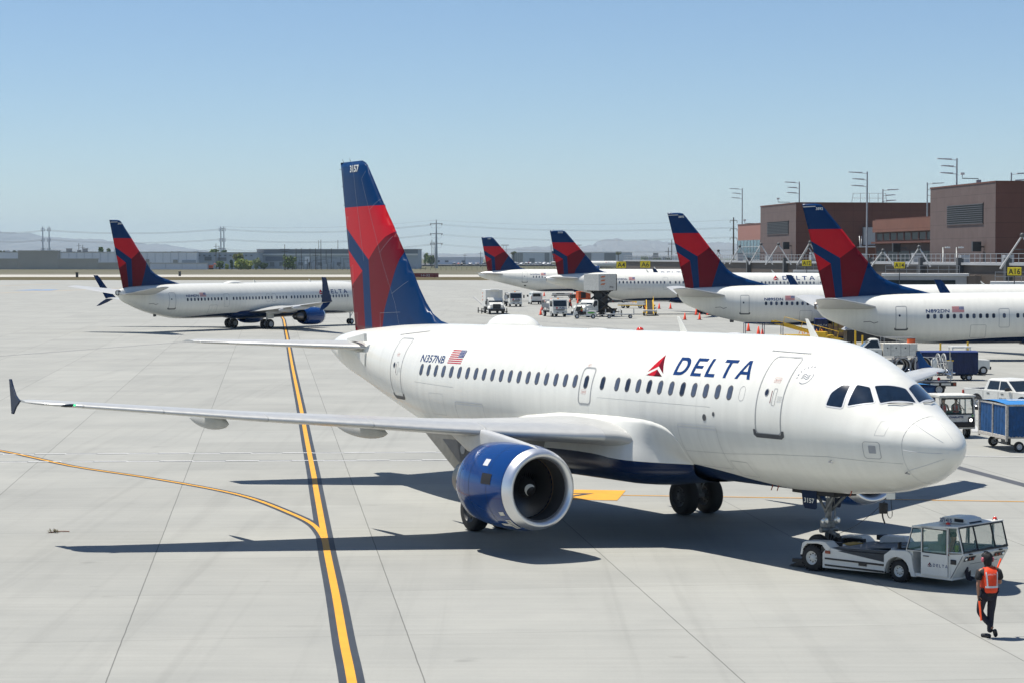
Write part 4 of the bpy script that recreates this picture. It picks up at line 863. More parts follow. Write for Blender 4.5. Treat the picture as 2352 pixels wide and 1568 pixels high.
r_ = place_airliner('airliner', 'distant airliner, only its fin showing behind the fin numbered 5035', F321, 67.5, 1242.0, -.03, 0, GP); far_airliner('a', F321, r_, "N371DN", "3001")
# ---------------------------------------------------------------- ground
UX, UY = -.1143, .9934                                  # direction of the slab joints
def wpos(nt):
    g = nd(nt, "ShaderNodeNewGeometry"); return g.outputs["Position"]
def concrete():
    m = bpy.data.materials.new("apron concrete"); m.use_nodes = True; nt = m.node_tree; b = nt.nodes["Principled BSDF"]; L = nt.links.new
    pos = wpos(nt)
    def dot(v, off, per):
        d = nd(nt, "ShaderNodeVectorMath", operation='DOT_PRODUCT'); d.inputs[1].default_value = v; L(pos, d.inputs[0])
        s = nd(nt, "ShaderNodeMath", operation='SUBTRACT'); s.inputs[1].default_value = off; L(d.outputs["Value"], s.inputs[0])
        q = nd(nt, "ShaderNodeMath", operation='DIVIDE'); q.inputs[1].default_value = per; L(s.outputs[0], q.inputs[0])
        return q.outputs[0]
    def m2(op, a, bb, c=None):
        n = nd(nt, "ShaderNodeMath", operation=op)
        for i, x in enumerate((a, bb, c)):
            if x is None: continue
            if isinstance(x, (int, float)): n.inputs[i].default_value = x
            else: L(x, n.inputs[i])
        return n.outputs[0]
    wob = nd(nt, "ShaderNodeTexNoise"); wob.inputs["Scale"].default_value = 1.3; wob.inputs["Detail"].default_value = 3; L(pos, wob.inputs["Vector"])
    wo = m2('MULTIPLY', m2('SUBTRACT', wob.outputs[0], .5), .0045)
    u = m2('ADD', dot((.9934, .1143, 0), 2.9, 6.04), wo); v = m2('ADD', dot((-.1143, .9934, 0), 44.75, 6.0), wo)
    fu = m2('FRACT', u, 0); fv = m2('FRACT', v, 0)
    du = m2('MULTIPLY', m2('MINIMUM', fu, m2('SUBTRACT', 1, fu)), 6.04); dv = m2('MULTIPLY', m2('MINIMUM', fv, m2('SUBTRACT', 1, fv)), 6.0)
    def linemask(d, w):
        r = nd(nt, "ShaderNodeMapRange"); r.inputs[1].default_value = w * .4; r.inputs[2].default_value = w * 1.5; r.inputs[3].default_value = 1; r.inputs[4].default_value = 0; L(d, r.inputs[0]); return r.outputs[0]
    lu = linemask(du, .012); lv = linemask(dv, .016)
    # every slab its own tone
    cx = nd(nt, "ShaderNodeCombineXYZ"); L(m2('FLOOR', u, 0), cx.inputs[0]); L(m2('FLOOR', v, 0), cx.inputs[1])
    wn = nd(nt, "ShaderNodeTexWhiteNoise", noise_dimensions='2D'); L(cx.outputs[0], wn.inputs["Vector"])
    cx2 = nd(nt, "ShaderNodeCombineXYZ"); L(m2('FLOOR', u, 0), cx2.inputs[0]); wn2 = nd(nt, "ShaderNodeTexWhiteNoise", noise_dimensions='2D'); L(cx2.outputs[0], wn2.inputs["Vector"])
    n1 = nd(nt, "ShaderNodeTexNoise"); n1.inputs["Scale"].default_value = .23; n1.inputs["Detail"].default_value = 9; n1.inputs["Roughness"].default_value = .62; L(pos, n1.inputs["Vector"])
    mp = nd(nt, "ShaderNodeMapping"); mp.inputs["Rotation"].default_value = (0, 0, R(-6.56)); mp.inputs["Scale"].default_value = (.06, 1.6, 1); L(pos, mp.inputs[0])
    n2 = nd(nt, "ShaderNodeTexNoise"); n2.inputs["Scale"].default_value = 2.2; n2.inputs["Detail"].default_value = 6; L(mp.outputs[0], n2.inputs["Vector"])   # broom finish
    mp3 = nd(nt, "ShaderNodeMapping"); mp3.inputs["Rotation"].default_value = (0, 0, R(28)); mp3.inputs["Scale"].default_value = (1.3, .05, 1); L(pos, mp3.inputs[0])
    n3 = nd(nt, "ShaderNodeTexNoise"); n3.inputs["Scale"].default_value = .9; n3.inputs["Detail"].default_value = 4; L(mp3.outputs[0], n3.inputs["Vector"])   # tyre scuffs
    n4 = nd(nt, "ShaderNodeTexNoise"); n4.inputs["Scale"].default_value = 14; n4.inputs["Detail"].default_value = 5; L(pos, n4.inputs["Vector"])
    def rng(x, a, bb, c, d):
        r = nd(nt, "ShaderNodeMapRange"); r.inputs[1].default_value = a; r.inputs[2].default_value = bb; r.inputs[3].default_value = c; r.inputs[4].default_value = d; L(x, r.inputs[0]); return r.outputs[0]
    t = m2('MULTIPLY', rng(wn.outputs["Value"], 0, 1, .935, 1.03), rng(wn2.outputs["Value"], 0, 1, .98, 1.015))
    t = m2('MULTIPLY', t, rng(n1.outputs[0], .3, .7, .90, 1.05)); t = m2('MULTIPLY', t, rng(n2.outputs[0], .35, .65, .965, 1.03)); t = m2('MULTIPLY', t, rng(n3.outputs[0], .55, .78, 1.0, .91)); t = m2('MULTIPLY', t, rng(n4.outputs[0], .3, .7, .975, 1.02))
    n5 = nd(nt, "ShaderNodeTexNoise"); n5.inputs["Scale"].default_value = .75; n5.inputs["Detail"].default_value = 2; L(pos, n5.inputs["Vector"]); t = m2('MULTIPLY', t, rng(n5.outputs[0], .70, .80, 1.0, .80))      # small stains
    mp6 = nd(nt, "ShaderNodeMapping"); mp6.inputs["Rotation"].default_value = (0, 0, R(-6.5)); mp6.inputs["Scale"].default_value = (2.6, .03, 1); L(pos, mp6.inputs[0]); n6 = nd(nt, "ShaderNodeTexNoise"); n6.inputs["Scale"].default_value = .8; n6.inputs["Detail"].default_value = 3; L(mp6.outputs[0], n6.inputs["Vector"]); t = m2('MULTIPLY', t, rng(n6.outputs[0], .58, .78, 1.0, .90))   # rolling tracks
    t = m2('MULTIPLY', t, m2('SUBTRACT', 1, m2('MULTIPLY', lu, .6))); t = m2('MULTIPLY', t, m2('SUBTRACT', 1, m2('MULTIPLY', lv, .24)))
    mx = nd(nt, "ShaderNodeMix", data_type='RGBA'); mx.inputs[6].default_value = (.300, .306, .285, 1); mx.inputs[7].default_value = (.315, .313, .283, 1); L(n1.outputs[0], mx.inputs[0])
    mm = nd(nt, "ShaderNodeVectorMath", operation='SCALE'); L(mx.outputs[2], mm.inputs[0]); L(t, mm.inputs["Scale"])
    L(mm.outputs[0], b.inputs["Base Color"]); b.inputs["Roughness"].default_value = .82; b.inputs["Specular IOR Level"].default_value = .3
    bp = nd(nt, "ShaderNodeBump"); bp.inputs["Strength"].default_value = .15; bp.inputs["Distance"].default_value = .01; L(n4.outputs[0], bp.inputs["Height"]); L(bp.outputs[0], b.inputs["Normal"])
    return m
def grass(name, c1, c2, sc_):
    m = bpy.data.materials.new(name); m.use_nodes = True; nt = m.node_tree; b = nt.nodes["Principled BSDF"]; L = nt.links.new
    mp = nd(nt, "ShaderNodeMapping"); mp.inputs["Scale"].default_value = (.25, 1, 1); L(wpos(nt), mp.inputs[0])
    n = nd(nt, "ShaderNodeTexNoise"); n.inputs["Scale"].default_value = sc_; n.inputs["Detail"].default_value = 8; n.inputs["Roughness"].default_value = .7; L(mp.outputs[0], n.inputs["Vector"])
    mr = nd(nt, "ShaderNodeMapRange"); mr.inputs[1].default_value = .38; mr.inputs[2].default_value = .62; L(n.outputs[0], mr.inputs[0])
    mx = nd(nt, "ShaderNodeMix", data_type='RGBA'); mx.inputs[6].default_value = (*c1, 1); mx.inputs[7].default_value = (*c2, 1); L(mr.outputs[0], mx.inputs[0]); L(mx.outputs[2], b.inputs["Base Color"]); b.inputs["Roughness"].default_value = .95; b.inputs["Specular IOR Level"].default_value = .1
    return m
def sheet(name, pts, z, m):
    mb = MB(); mb.add([(x, y, z) for x, y in pts], [tuple(range(len(pts)))]); return struct(mb.build(name, m))
def band(name, y0, y1, z, m, x0=-6000, x1=6000): return sheet(name, [(x0, y0), (x1, y0), (x1, y1), (x0, y1)], z, m)
S_ = 60000
sheet('ground', [(-S_, -S_), (S_, -S_), (S_, S_), (-S_, S_)], -.06, grass("dry scrub ground", (.13, .12, .08), (.085, .09, .05), .02))
CONC = concrete()
sheet('apron', [(-2500, -300), (2500, -300), (2500, 742), (-2500, 742)], 0, CONC)
band('far_taxiway', 862, 978, -.01, mat("far taxiway concrete", (.42, .40, .35), .85, var=.12, vs=.02))
band('grass_strip', 744, 860, -.02, grass("verge grass", (.075, .072, .030), (.105, .075, .038), .05))
band('gravel_verge', 980, 1130, -.02, grass("gravel verge", (.17, .155, .125), (.085, .088, .048), .03))
band('dry_grass_strip', 1132, 1420, -.03, grass("dry grass", (.15, .135, .10), (.09, .09, .05), .02))
def mark(name, pts, w, m, z, closed=False):
    V, Fc = ribbon(pts, w, closed); mb = MB(); mb.add([(x, y, z) for x, y in V], Fc); return struct(mb.build(name, m))
# lead line: from far to near, dark border below, yellow above
main = [(-31.5, 288), (-30.5, 279.5), (-29.5, 271.7), (-25.2, 234), (-20.9, 196.4), (-16.2, 155), (-11.6, 115.0), (-9.1, 93), (-7.38, 78.0), (-6.93, 73.92), (-5.64, 62.48), (-5.02, 56.97), (-4.2, 49.91), (-3.52, 43.8), (-3.1, 40.2), (-2.2, 32), (-.9, 20)]
def smooth(p, k=4):
    o = []
    for i in range(len(p) - 1):
        a, b, c, d = p[max(i - 1, 0)], p[i], p[i + 1], p[min(i + 2, len(p) - 1)]
        for j in range(k):
            t = j / k; o.append(tuple(.5 * (2 * b[q] + (c[q] - a[q]) * t + (2 * a[q] - 5 * b[q] + 4 * c[q] - d[q]) * t * t + (-a[q] + 3 * b[q] - 3 * c[q] + d[q]) * t**3) for q in (0, 1)))
    return o + [p[-1]]
main = smooth(main)
BASE = main
mark('taxi_line_border', main, .50, BLKP, .004); mark('taxi_line', main, .19, YELP, .008)
curve = smooth([(-60, 125), (-40, 109), (-28, 95.5), (-21.4, 87.8), (-17.1, 81.4), (-13.5, 77.2), (-10.5, 73.3), (-8.7, 70.3), (-7.1, 66.5), (-6.1, 63.7), (-5.52, 60.9), (-5.2, 58.4)])
mark('taxi_line_border', curve, .40, BLKP, .0045); mark('taxi_line', curve, .15, YELP, .0085)
# service road edges: long white and dark dashes side by side
def dashes(y0, slope, x0, x1, ln, z, w=.15):
    k = 0; x = x0; W_ = MB(); B_ = MB()
    while x < x1:
        a, b_ = (W_, B_) if k % 2 == 0 else (B_, W_)
        ya, yb = y0 + slope * x, y0 + slope * (x + ln)
        a.add([(x, ya, z), (x + ln, yb, z), (x + ln, yb + w, z), (x, ya + w, z)], [(0, 1, 2, 3)])
        b_.add([(x, ya - w, z), (x + ln, yb - w, z), (x + ln, yb, z), (x, ya, z)], [(0, 1, 2, 3)]); x += ln; k += 1
    struct(W_.build('road_edge_marking', WHTP)); struct(B_.build('road_edge_marking', BLKP))
dashes(87.3, .045, -40, 14, 1.27, .006); dashes(83.95, .045, -40, 14, 1.3, .006)
# stand line and yellow panel
mark('stand_line_border', [(3.6, 71.35), (18, 69.3), (40, 66.2)], .22, BLKP, .004); mark('stand_line', [(3.6, 71.35), (18, 69.3), (40, 66.2)], .13, YELP, .008)
mb = MB().add([(x, y, .012) for x, y in [(-.6, 73.4), (3.95, 72.75), (3.5, 69.75), (-1.1, 70.5)]], [(0, 1, 2, 3)]); pan = struct(mb.build('stand_marking', YELP))
vs, fs, w = text_polys("A17", 1.9, .02)
me = MB().add([(-.75 + .96 * x * 1.1 + .16 * y, 71.05 - .14 * x + y * .9, .016) for x, y, _ in vs], fs); struct(me.build('stand_lettering', BLKP, fix=False))
for y0, x0, x1, sl in ((104.9, 20, 60, -.04), (97.9, 19.5, 60, -.16), (85.6, 17.5, 60, -.13)):
    mark('road_edge_marking', [(x0, y0), (x1, y0 + sl * (x1 - x0))], .13, WHTP, .006); mark('road_edge_marking', [(x0, y0 - .17), (x1, y0 - .17 + sl * (x1 - x0))], .10, BLKP, .006)
mark('safety_line', [(16.6, 84.5), (18.1, 75.3), (20.0, 63)], .5, mat("tyre mark", (.07, .075, .085), .7, var=.2), .003)
mb = MB()
for k in range(9): mb.add([(19.3 + .55 * k, 98.4 - .1 * k, .006), (19.62 + .55 * k, 98.3 - .1 * k, .006), (20.2 + .55 * k, 101.2, .006), (19.9 + .55 * k, 101.2, .006)], [(0, 1, 2, 3)])
struct(mb.build('hatched_marking', mat('faded white line', (.42, .42, .41), .8)))
# faint lines on the far apron
for p in ([(-45, 165), (-30, 205)], [(-4, 255), (22, 225)], [(-7, 300), (16, 225)], [(3, 262), (18, 262)], [(9, 262), (34, 232)], [(-8, 430), (-4, 330)]):
    mark('road_edge_marking', p, .16, mat('faded dark line', (.17, .18, .19), .8), .006); mark('road_edge_marking', [(p[0][0] + .3, p[0][1]), (p[1][0] + .3, p[1][1])], .12, mat('faded white line', (.42, .42, .41), .8), .010)
mark('safety_line', [(-2.8, 255), (3.5, 228), (12, 195)], .5, mat("tyre mark", (.07, .075, .085), .7), .0075)
for p in ([(-125, 430), (-112, 490), (-100, 560)], [(-100, 540), (-92, 640)], [(-150, 560), (-138, 640)]): mark('taxi_line', p, .7, mat("worn orange line", (.50, .32, .13), .8), .009)
FB = mat("apron sign blue", (.12, .24, .47), .8, var=.1)
mb = MB().add([(-121.5, 512, .02), (-119, 524, .02), (-117.0, 524, .02), (-117.2, 512, .02)], [(0, 1, 2, 3)]); mb.add([(-116.7, 512, .02), (-116.4, 524, .02), (-112.8, 524, .02), (-112.4, 512, .02)], [(0, 1, 2, 3)]); struct(mb.build('apron_number_panel', FB))
# a fallen twig on the slab
pt = gnd(131, 1222); t = MB(); t.tube([(-.22, -.12, .02), (0, 0, .035), (.18, .10, .03), (.34, .12, .02)], .016, 6, 1); random.seed(3)
for k in range(26):
    c = Vector((random.uniform(-.28, .05), random.uniform(-.10, .12), random.uniform(.02, .09))); d = Vector((random.uniform(-1, 1), random.uniform(-1, 1), random.uniform(-.3, .6))).normalized() * .07; e = d.cross(Vector((0, 0, 1))) * .4
    t.add([tuple(c - d), tuple(c + e), tuple(c + d), tuple(c - e)], [(0, 1, 2, 3)], 0)
o = t.build('twig', [mat("dry leaf", (.09, .075, .03), .8), mat("twig bark", (.26, .13, .08), .8)], fix=False); o.location = pt
tag(o, 'small dry twig with dead leaves lying on the bare concrete at left', 'twig')

# ---------------------------------------------------------------- people
def person(name, label, loc, rz, pose, parts, group=None, scale=1.):
    """pose: joint name -> (x forward, y left, z up). Skin modifier bodies: bare body plus clothing shells."""
    root = thing(name, label, 'person', loc, rz, group); root.scale = (scale,) * 3
    for nm, m, edges, rad, sub in parts:
        names = []
        for a, b in edges:
            for q in (a, b):
                if q not in names: names.append(q)
        me = bpy.data.meshes.new(nm); me.from_pydata([pose[q] for q in names], [(names.index(a), names.index(b)) for a, b in edges], []); me.materials.append(m)
        o = bpy.data.objects.new(nm, me); C.objects.link(o); o.parent = root
        o.modifiers.new('skin', 'SKIN').use_smooth_shade = True; ss = o.modifiers.new('sub', 'SUBSURF'); ss.levels = sub; ss.render_levels = sub
        if not me.skin_vertices: pass
        sv = me.skin_vertices[0].data
        for i, q in enumerate(names):
            r = rad[q]; sv[i].radius = r if isinstance(r, tuple) else (r, r)
        roots = set(); comp = {}
        seen = set()
        for i in range(len(names)):
            if i in seen: continue
            sv[i].use_root = True; st = [i]
            while st:
                k = st.pop()
                if k in seen: continue
                seen.add(k)
                for e in me.edges:
                    if k in e.vertices: st += [v for v in e.vertices if v not in seen]
    return root
def hand(pose, pre, wrist, d, up, side, curl, lst, rad, s=1.):
    """palm, four fingers and a thumb from the wrist in direction d; 'up' is the back of the hand normal"""
    w = Vector(wrist); d = Vector(d).normalized(); u = Vector(up).normalized(); l = d.cross(u).normalized() * side
    P = lambda n, v: pose.__setitem__(pre + n, tuple(v))
    P('palm', w + d * .055 * s); lst.append((pre + 'wrist', pre + 'palm')); rad[pre + 'palm'] = (.036 * s, .017 * s)
    for i, (o, ln) in enumerate(((.030, .070), (.010, .080), (-.010, .075), (-.029, .060))):
        b = w + d * .095 * s + l * o * s; P('f%da' % i, b); dd = (d * math.cos(curl) - u * math.sin(curl)); b2 = b + dd * ln * .5 * s; P('f%db' % i, b2)
        dd = (d * math.cos(curl * 2.1) - u * math.sin(curl * 2.1)); P('f%dc' % i, b2 + dd * ln * .5 * s)
        lst += [(pre + 'palm', pre + 'f%da' % i), (pre + 'f%da' % i, pre + 'f%db' % i), (pre + 'f%db' % i, pre + 'f%dc' % i)]
        rad[pre + 'f%da' % i] = .0105 * s; rad[pre + 'f%db' % i] = .0095 * s; rad[pre + 'f%dc' % i] = .008 * s
    t = w + d * .035 * s + l * .038 * s; P('ta', t); P('tb', t + (d * .7 + l * .5 - u * .5).normalized() * .045 * s); P('tc', t + (d * .7 + l * .5 - u * .5).normalized() * .045 * s + (d * .9 - u * .5).normalized() * .03 * s)
    lst += [(pre + 'palm', pre + 'ta'), (pre + 'ta', pre + 'tb'), (pre + 'tb', pre + 'tc')]
    rad[pre + 'ta'] = .013 * s; rad[pre + 'tb'] = .011 * s; rad[pre + 'tc'] = .009 * s
# marshaller, seen from behind, left leg crossing in front of the right; x = forward (away from us), y = left
mp_ = dict(pel=(0, 0, .98), wai=(.0, 0, 1.10), che=(.015, 0, 1.32), shc=(.0, 0, 1.47), nek=(.012, 0, 1.56), hd0=(.03, .02, 1.64), hd1=(.035, .025, 1.73), hd2=(.03, .02, 1.79),
    lhip=(0, .10, .95), lkne=(.12, .15, .54), lank=(-.04, -.09, .20), rhip=(0, -.09, .95), rkne=(.05, -.07, .52), rank=(.02, -.035, .11), 
    lsh=(0, .205, 1.44), lel=(-.06, .265, 1.15), lwrist=(-.03, .245, .93), rsh=(0, -.205, 1.44), rel=(.02, -.27, 1.16), rwrist=(.22, -.24, 1.22))
body_e = [('pel', 'wai'), ('wai', 'che'), ('che', 'shc'), ('shc', 'nek'), ('nek', 'hd0'), ('hd0', 'hd1'), ('hd1', 'hd2'), ('shc', 'lsh'), ('lsh', 'lel'), ('lel', 'lwrist'), ('shc', 'rsh'), ('rsh', 'rel'), ('rel', 'rwrist'), ('pel', 'lhip'), ('lhip', 'lkne'), ('lkne', 'lank'), ('pel', 'rhip'), ('rhip', 'rkne'), ('rkne', 'rank')]
br = dict(pel=(.12, .14), wai=(.10, .13), che=(.11, .15), shc=(.07, .10), nek=.052, hd0=.078, hd1=.090, hd2=.06, lsh=.055, lel=.042, lwrist=.027, rsh=.055, rel=.042, rwrist=.027, lhip=.085, lkne=.058, lank=.038, rhip=.085, rkne=.058, rank=.038)
hand(mp_, 'l', mp_['lwrist'], (.05, -.12, -1), (-.2, .9, .1), -1, .55, body_e, br); hand(mp_, 'r', mp_['rwrist'], (.5, -.1, .8), (.6, -.5, -.2), 1, .9, body_e, br)
sh_e = [('pel2', 'wai'), ('wai', 'che'), ('che', 'shc'), ('shc', 'lsh'), ('lsh', 'lsl'), ('shc', 'rsh'), ('rsh', 'rsl')]
mp_.update(pel2=(-.01, 0, .86), lsl=(-.04, .262, 1.23), rsl=(.015, -.268, 1.23), nb=(.0, 0, 1.50))
shr = dict(pel2=(.17, .215), wai=(.165, .205), che=(.165, .215), shc=(.10, .13), lsh=(.095, .09), lsl=.086, rsh=(.095, .09), rsl=.086)
ve_e = [('vb', 'wai'), ('wai', 'che'), ('che', 'vs'), ('vs', 'vl'), ('vs', 'vr')]
mp_.update(vb=(-.01, 0, .93), vs=(0, 0, 1.45), vl=(0, .12, 1.50), vr=(0, -.12, 1.50))
ver = dict(vb=(.205, .255), wai=(.195, .245), che=(.195, .255), vs=(.15, .20), vl=(.085, .07), vr=(.085, .07))
tr_e = [('pel', 'lhip'), ('lhip', 'lth'), ('lth', 'lkne'), ('lkne', 'lca'), ('lca', 'lan2'), ('pel', 'rhip'), ('rhip', 'rth'), ('rth', 'rkne'), ('rkne', 'rca'), ('rca', 'ran2')]
mp_.update(lth=(.06, .135, .76), lca=(.04, .04, .38), lan2=(-.03, -.08, .22), rth=(.03, -.085, .74), rca=(.03, -.055, .32), ran2=(.02, -.04, .10))
trr = dict(pel=(.13, .155), lhip=.115, lth=.102, lkne=.080, lca=.070, lan2=.055, rhip=.115, rth=.102, rkne=.082, rca=.072, ran2=.062)
so_e = [('ls0', 'ls1'), ('ls1', 'ls2'), ('rs0', 'rs1'), ('rs1', 'rs2')]
mp_.update(ls0=(-.07, -.10, .20), ls1=(-.06, -.135, .10), ls2=(-.02, -.165, .02), rs0=(-.04, -.04, .045), rs1=(.06, .02, .05), rs2=(.15, .11, .035))
sor = dict(ls0=(.05, .05), ls1=(.05, .055), ls2=(.035, .05), rs0=(.048, .05), rs1=(.048, .05), rs2=(.034, .045))
ca_e = [('cn', 'c0'), ('c0', 'c1'), ('c1', 'c2'), ('c1', 'c3')]; mp_.update(cn=(.01, .01, 1.51), c0=(.02, .02, 1.60), c1=(.03, .025, 1.70), c2=(.03, .02, 1.775), c3=(.11, .09, 1.79)); car = dict(cn=.085, c0=.085, c1=.112, c2=.092, c3=(.05, .06))
ploc = gnd(2270, 1464)
mars = person('person', 'ramp worker in orange vest and black cap walking past the tow tractor, back to us', ploc, R(100), mp_, [('person_body', SKIN, body_e, br, 2), ('t_shirt', CLOTHB, sh_e, shr, 2), ('safety_vest', VEST, ve_e, ver, 2), ('trousers', DENIM, tr_e, trr, 2), ('shoes', BLACK, so_e, sor, 2), ('cap', CLOTHB, ca_e, car, 2)])
# ear defenders, vest tape and lettering
eb = MB()
for s in (1, -1): eb.ball((.03, .02 + s * .112, 1.675), .05, 1, 12, (1, .6, 1.15)); eb.ball((.03, .02 + s * .09, 1.675), .05, 0, 12, (1, .45, 1.15))
eb.tube([(.03, .02 + .12 * math.cos(R(t)), 1.68 + .145 * math.sin(R(t))) for t in range(0, 181, 15)], .013, 8, 0)
eb.build('ear_defenders', [BLACK, mat("pink ear cup", (.45, .10, .13), .4)], mars)
mv = next(k for k in kids(mars) if k.name.startswith('safety_vest'))
tb = MB()
bk = lambda y: -.002 - .178 * math.sqrt(max(0, 1 - (y / .235)**2)) * 1.02
def tape(p0, p1, w=.021):
    n = 26; V = []
    for k in range(n + 1):
        t = k / n; y = p0[0] + (p1[0] - p0[0]) * t; z = p0[1] + (p1[1] - p0[1]) * t; dy, dz = p1[0] - p0[0], p1[1] - p0[1]; l = math.hypot(dy, dz)
        for g in (-1, 1): V.append((-.19, y - g * dz / l * w, z + g * dy / l * w))
    tb.add(V, [(2 * k, 2 * k + 1, 2 * k + 3, 2 * k + 2) for k in range(n)])
tape((-.21, 1.12), (.21, 1.12)); tape((.105, 1.14), (.145, 1.46)); tape((-.105, 1.14), (-.145, 1.46))
def wrap(o, tgt, off):
    w_ = o.modifiers.new('wrap', 'SHRINKWRAP'); w_.target = tgt; w_.wrap_method = 'NEAREST_SURFACEPOINT'; w_.wrap_mode = 'OUTSIDE_SURFACE'; w_.offset = off
wrap(tb.build('reflective_stripe', [SILVER], mv, fix=False), mv, .006)
wrap(flat_text("DELTA", .05, SILVER, lambda x, y: Vector((-.19, .10 - x, 1.37 + y)), mv, spacing=1.15), mv, .006)
def wand(label, p, d, ln):
    o = MB(); d = Vector(d).normalized(); p = Vector(p); o.cyl(p - d * .10, p, .017, n=10, m=1); o.cyl(p, p + d * ln, .022, .018, n=12, m=0)
    w = o.build('marshalling_wand', [mat("lit wand orange", (.85, .09, .02), .4, emit=.25), BLACK]); w.matrix_world = Matrix.Translation(ploc) @ Matrix.Rotation(R(100), 4, 'Z'); tag(w, label, 'wand', 'orange marshalling wands')
wand('orange wand held pointing down beside the ramp worker\'s left thigh', Vector(mp_['lwrist']) + Vector((-.03, -.01, -.12)), (-.02, -.10, -1), .42)
wand('orange wand raised in the ramp worker\'s right hand', Vector(mp_['rwrist']) + Vector((.05, -.01, .08)), (.15, -.42, .9), .38)
def seated(label, loc, rz, vest=True, s=.95, shirt=None, group=None, vm=None, tm=None):
    p = dict(pel=(0, 0, .10), wai=(0, 0, .24), che=(.02, 0, .45), shc=(.02, 0, .58), nek=(.03, 0, .66), h0=(.05, 0, .74), h1=(.05, 0, .83), h2=(.045, 0, .89), lhip=(.03, .10, .08), lkne=(.42, .12, .12), lank=(.45, .12, -.28), lt=(.60, .12, -.30), rhip=(.03, -.10, .08), rkne=(.42, -.12, .12), rank=(.45, -.12, -.28), rt=(.60, -.12, -.30), lsh=(.02, .18, .55), lel=(.12, .23, .30), lw=(.36, .14, .33), lf=(.44, .12, .35), rsh=(.02, -.18, .55), rel=(.12, -.23, .30), rw=(.36, -.14, .33), rf=(.44, -.12, .35))
    e = [('pel', 'wai'), ('wai', 'che'), ('che', 'shc'), ('shc', 'nek'), ('nek', 'h0'), ('h0', 'h1'), ('h1', 'h2'), ('shc', 'lsh'), ('lsh', 'lel'), ('lel', 'lw'), ('lw', 'lf'), ('shc', 'rsh'), ('rsh', 'rel'), ('rel', 'rw'), ('rw', 'rf')]
    r = dict(pel=.12, wai=.11, che=(.10, .14), shc=.08, nek=.05, h0=.075, h1=.088, h2=.055, lsh=.055, lel=.042, lw=.028, lf=.03, rsh=.055, rel=.042, rw=.028, rf=.03)
    leg = [('pel', 'lhip'), ('lhip', 'lkne'), ('lkne', 'lank'), ('lank', 'lt'), ('pel', 'rhip'), ('rhip', 'rkne'), ('rkne', 'rank'), ('rank', 'rt')]
    lr = dict(pel=.14, lhip=.10, lkne=.07, lank=.05, lt=.045, rhip=.10, rkne=.07, rank=.05, rt=.045)
    ve = [('pel', 'wai'), ('wai', 'che'), ('che', 'shc')]; vr = dict(pel=.14, wai=(.14, .16), che=(.145, .185), shc=(.10, .14))
    root = person('person', label, loc, rz, p, [('person_body', SKIN, e, r, 1), ('trousers', DENIM, leg, lr, 1), ('safety_vest', vm or VEST, ve, vr, 1)], group, s)
    MB().ball((.04, 0, .85), .098, 0, 12, (1.05, .95, .85)).build('cap', [CLOTHB], root)
    v = next(k for k in kids(root) if k.name.startswith('safety_vest')); t = MB()
    for sg in (1, -1): t.box(-.145, .16, sg * .09 - .012, sg * .09 + .012, .30, .56)
    t.build('reflective_stripe', [tm or mat("lime tape", (.55, .75, .08), .5)], v)
    return root
# ---------------------------------------------------------------- towbarless tow tractor
tr0 = Vector((7.697, 53.978, 0)); th_t = R(-45.85)
tug = thing('tow_tractor', 'white low tow tractor numbered 271415 holding the near airliner\'s nose wheels', 'tow tractor', tr0, th_t)
# local: x forward, y left (the right hand near side is y = 0, far side y = 1.95)
Wd = 2.0
side_poly = [(.36, .10), (2.32, .16), (2.36, .55), (2.44, .67), (2.52, .79), (3.0, .81), (3.08, .74), (3.12, .42), (3.2, .26), (4.28, .27), (4.62, .82), (3.0, .86), (2.5, .80), (2.28, .66), (1.06, .62), (.60, .66), (.40, .60)]
body = MB()
body.prism([(.34, .12), (2.30, .18), (2.30, .64), (1.10, .60), (.60, .66), (.50, .68), (.34, .50)], .06, Wd - .06, 'y')
# front body with wheel arch
arch = [(2.30 + .0, .18), (2.31, .50)] + [(2.69 + .37 * math.cos(R(a)), .29 + .37 * math.sin(R(a))) for a in range(165, -1, -15)][0:0]
fr = [(2.30, .20), (2.34, .34)] + [(2.70 - .36 * math.cos(R(a)), .30 + .34 * math.sin(R(a))) for a in range(10, 171, 16)] + [(3.08, .30), (3.12, .20), (3.25, .20), (3.18, .42), (3.12, .74), (3.00, .82), (2.50, .80), (2.30, .66)]
body.prism(fr, .0, .30, 'y'); body.prism(fr, Wd - .30, Wd, 'y'); body.box(2.30, 3.1, .30, Wd - .30, .35, .80)
bo = body.build('body', [WPAINT], tug, bevel=.012)
fb = MB(); fb.prism([(-.36, .40), (-.30, .70), (-.20, .76), (.30, .80), (.44, .79), (.62, .66), (.52, .56), (.42, .62), (.34, .71), (.18, .73), (-.14, .70), (-.26, .58), (-.30, .40)], .04, .42, 'y'); fb.prism([(-.36, .40), (-.30, .70), (-.20, .76), (.30, .80), (.44, .79), (.62, .66), (.52, .56), (.42, .62), (.34, .71), (.18, .73), (-.14, .70), (-.26, .58), (-.30, .40)], Wd - .42, Wd - .04, 'y')
fb.build('mudguard', [WPAINT], tug, bevel=.01)
bk_ = MB(); bk_.box(.26, .44, .10, .42, .15, .66); bk_.box(.26, .44, Wd - .42, Wd - .10, .15, .66); bk_.box(-.5, .5, .55, 1.45, .12, .22); bk_.box(-.95, -.3, .45, .62, .10, .20); bk_.box(-.95, -.3, 1.38, 1.55, .10, .20); bk_.prism([(-.95, .02), (-.3, .02), (-.3, .22), (-.5, .22)], .3, .66, 'y'); bk_.box(.1, .6, .42, .58, .2, .75); bk_.box(.1, .6, 1.42, 1.58, .2, .75)
bk_.build('nose_wheel_cradle', [BLACK], tug, bevel=.01)
MB().box(.40, .72, .75, 1.30, .60, .68).build('strap', [mat("yellow strap", (.5, .3, .02), .6)], tug)
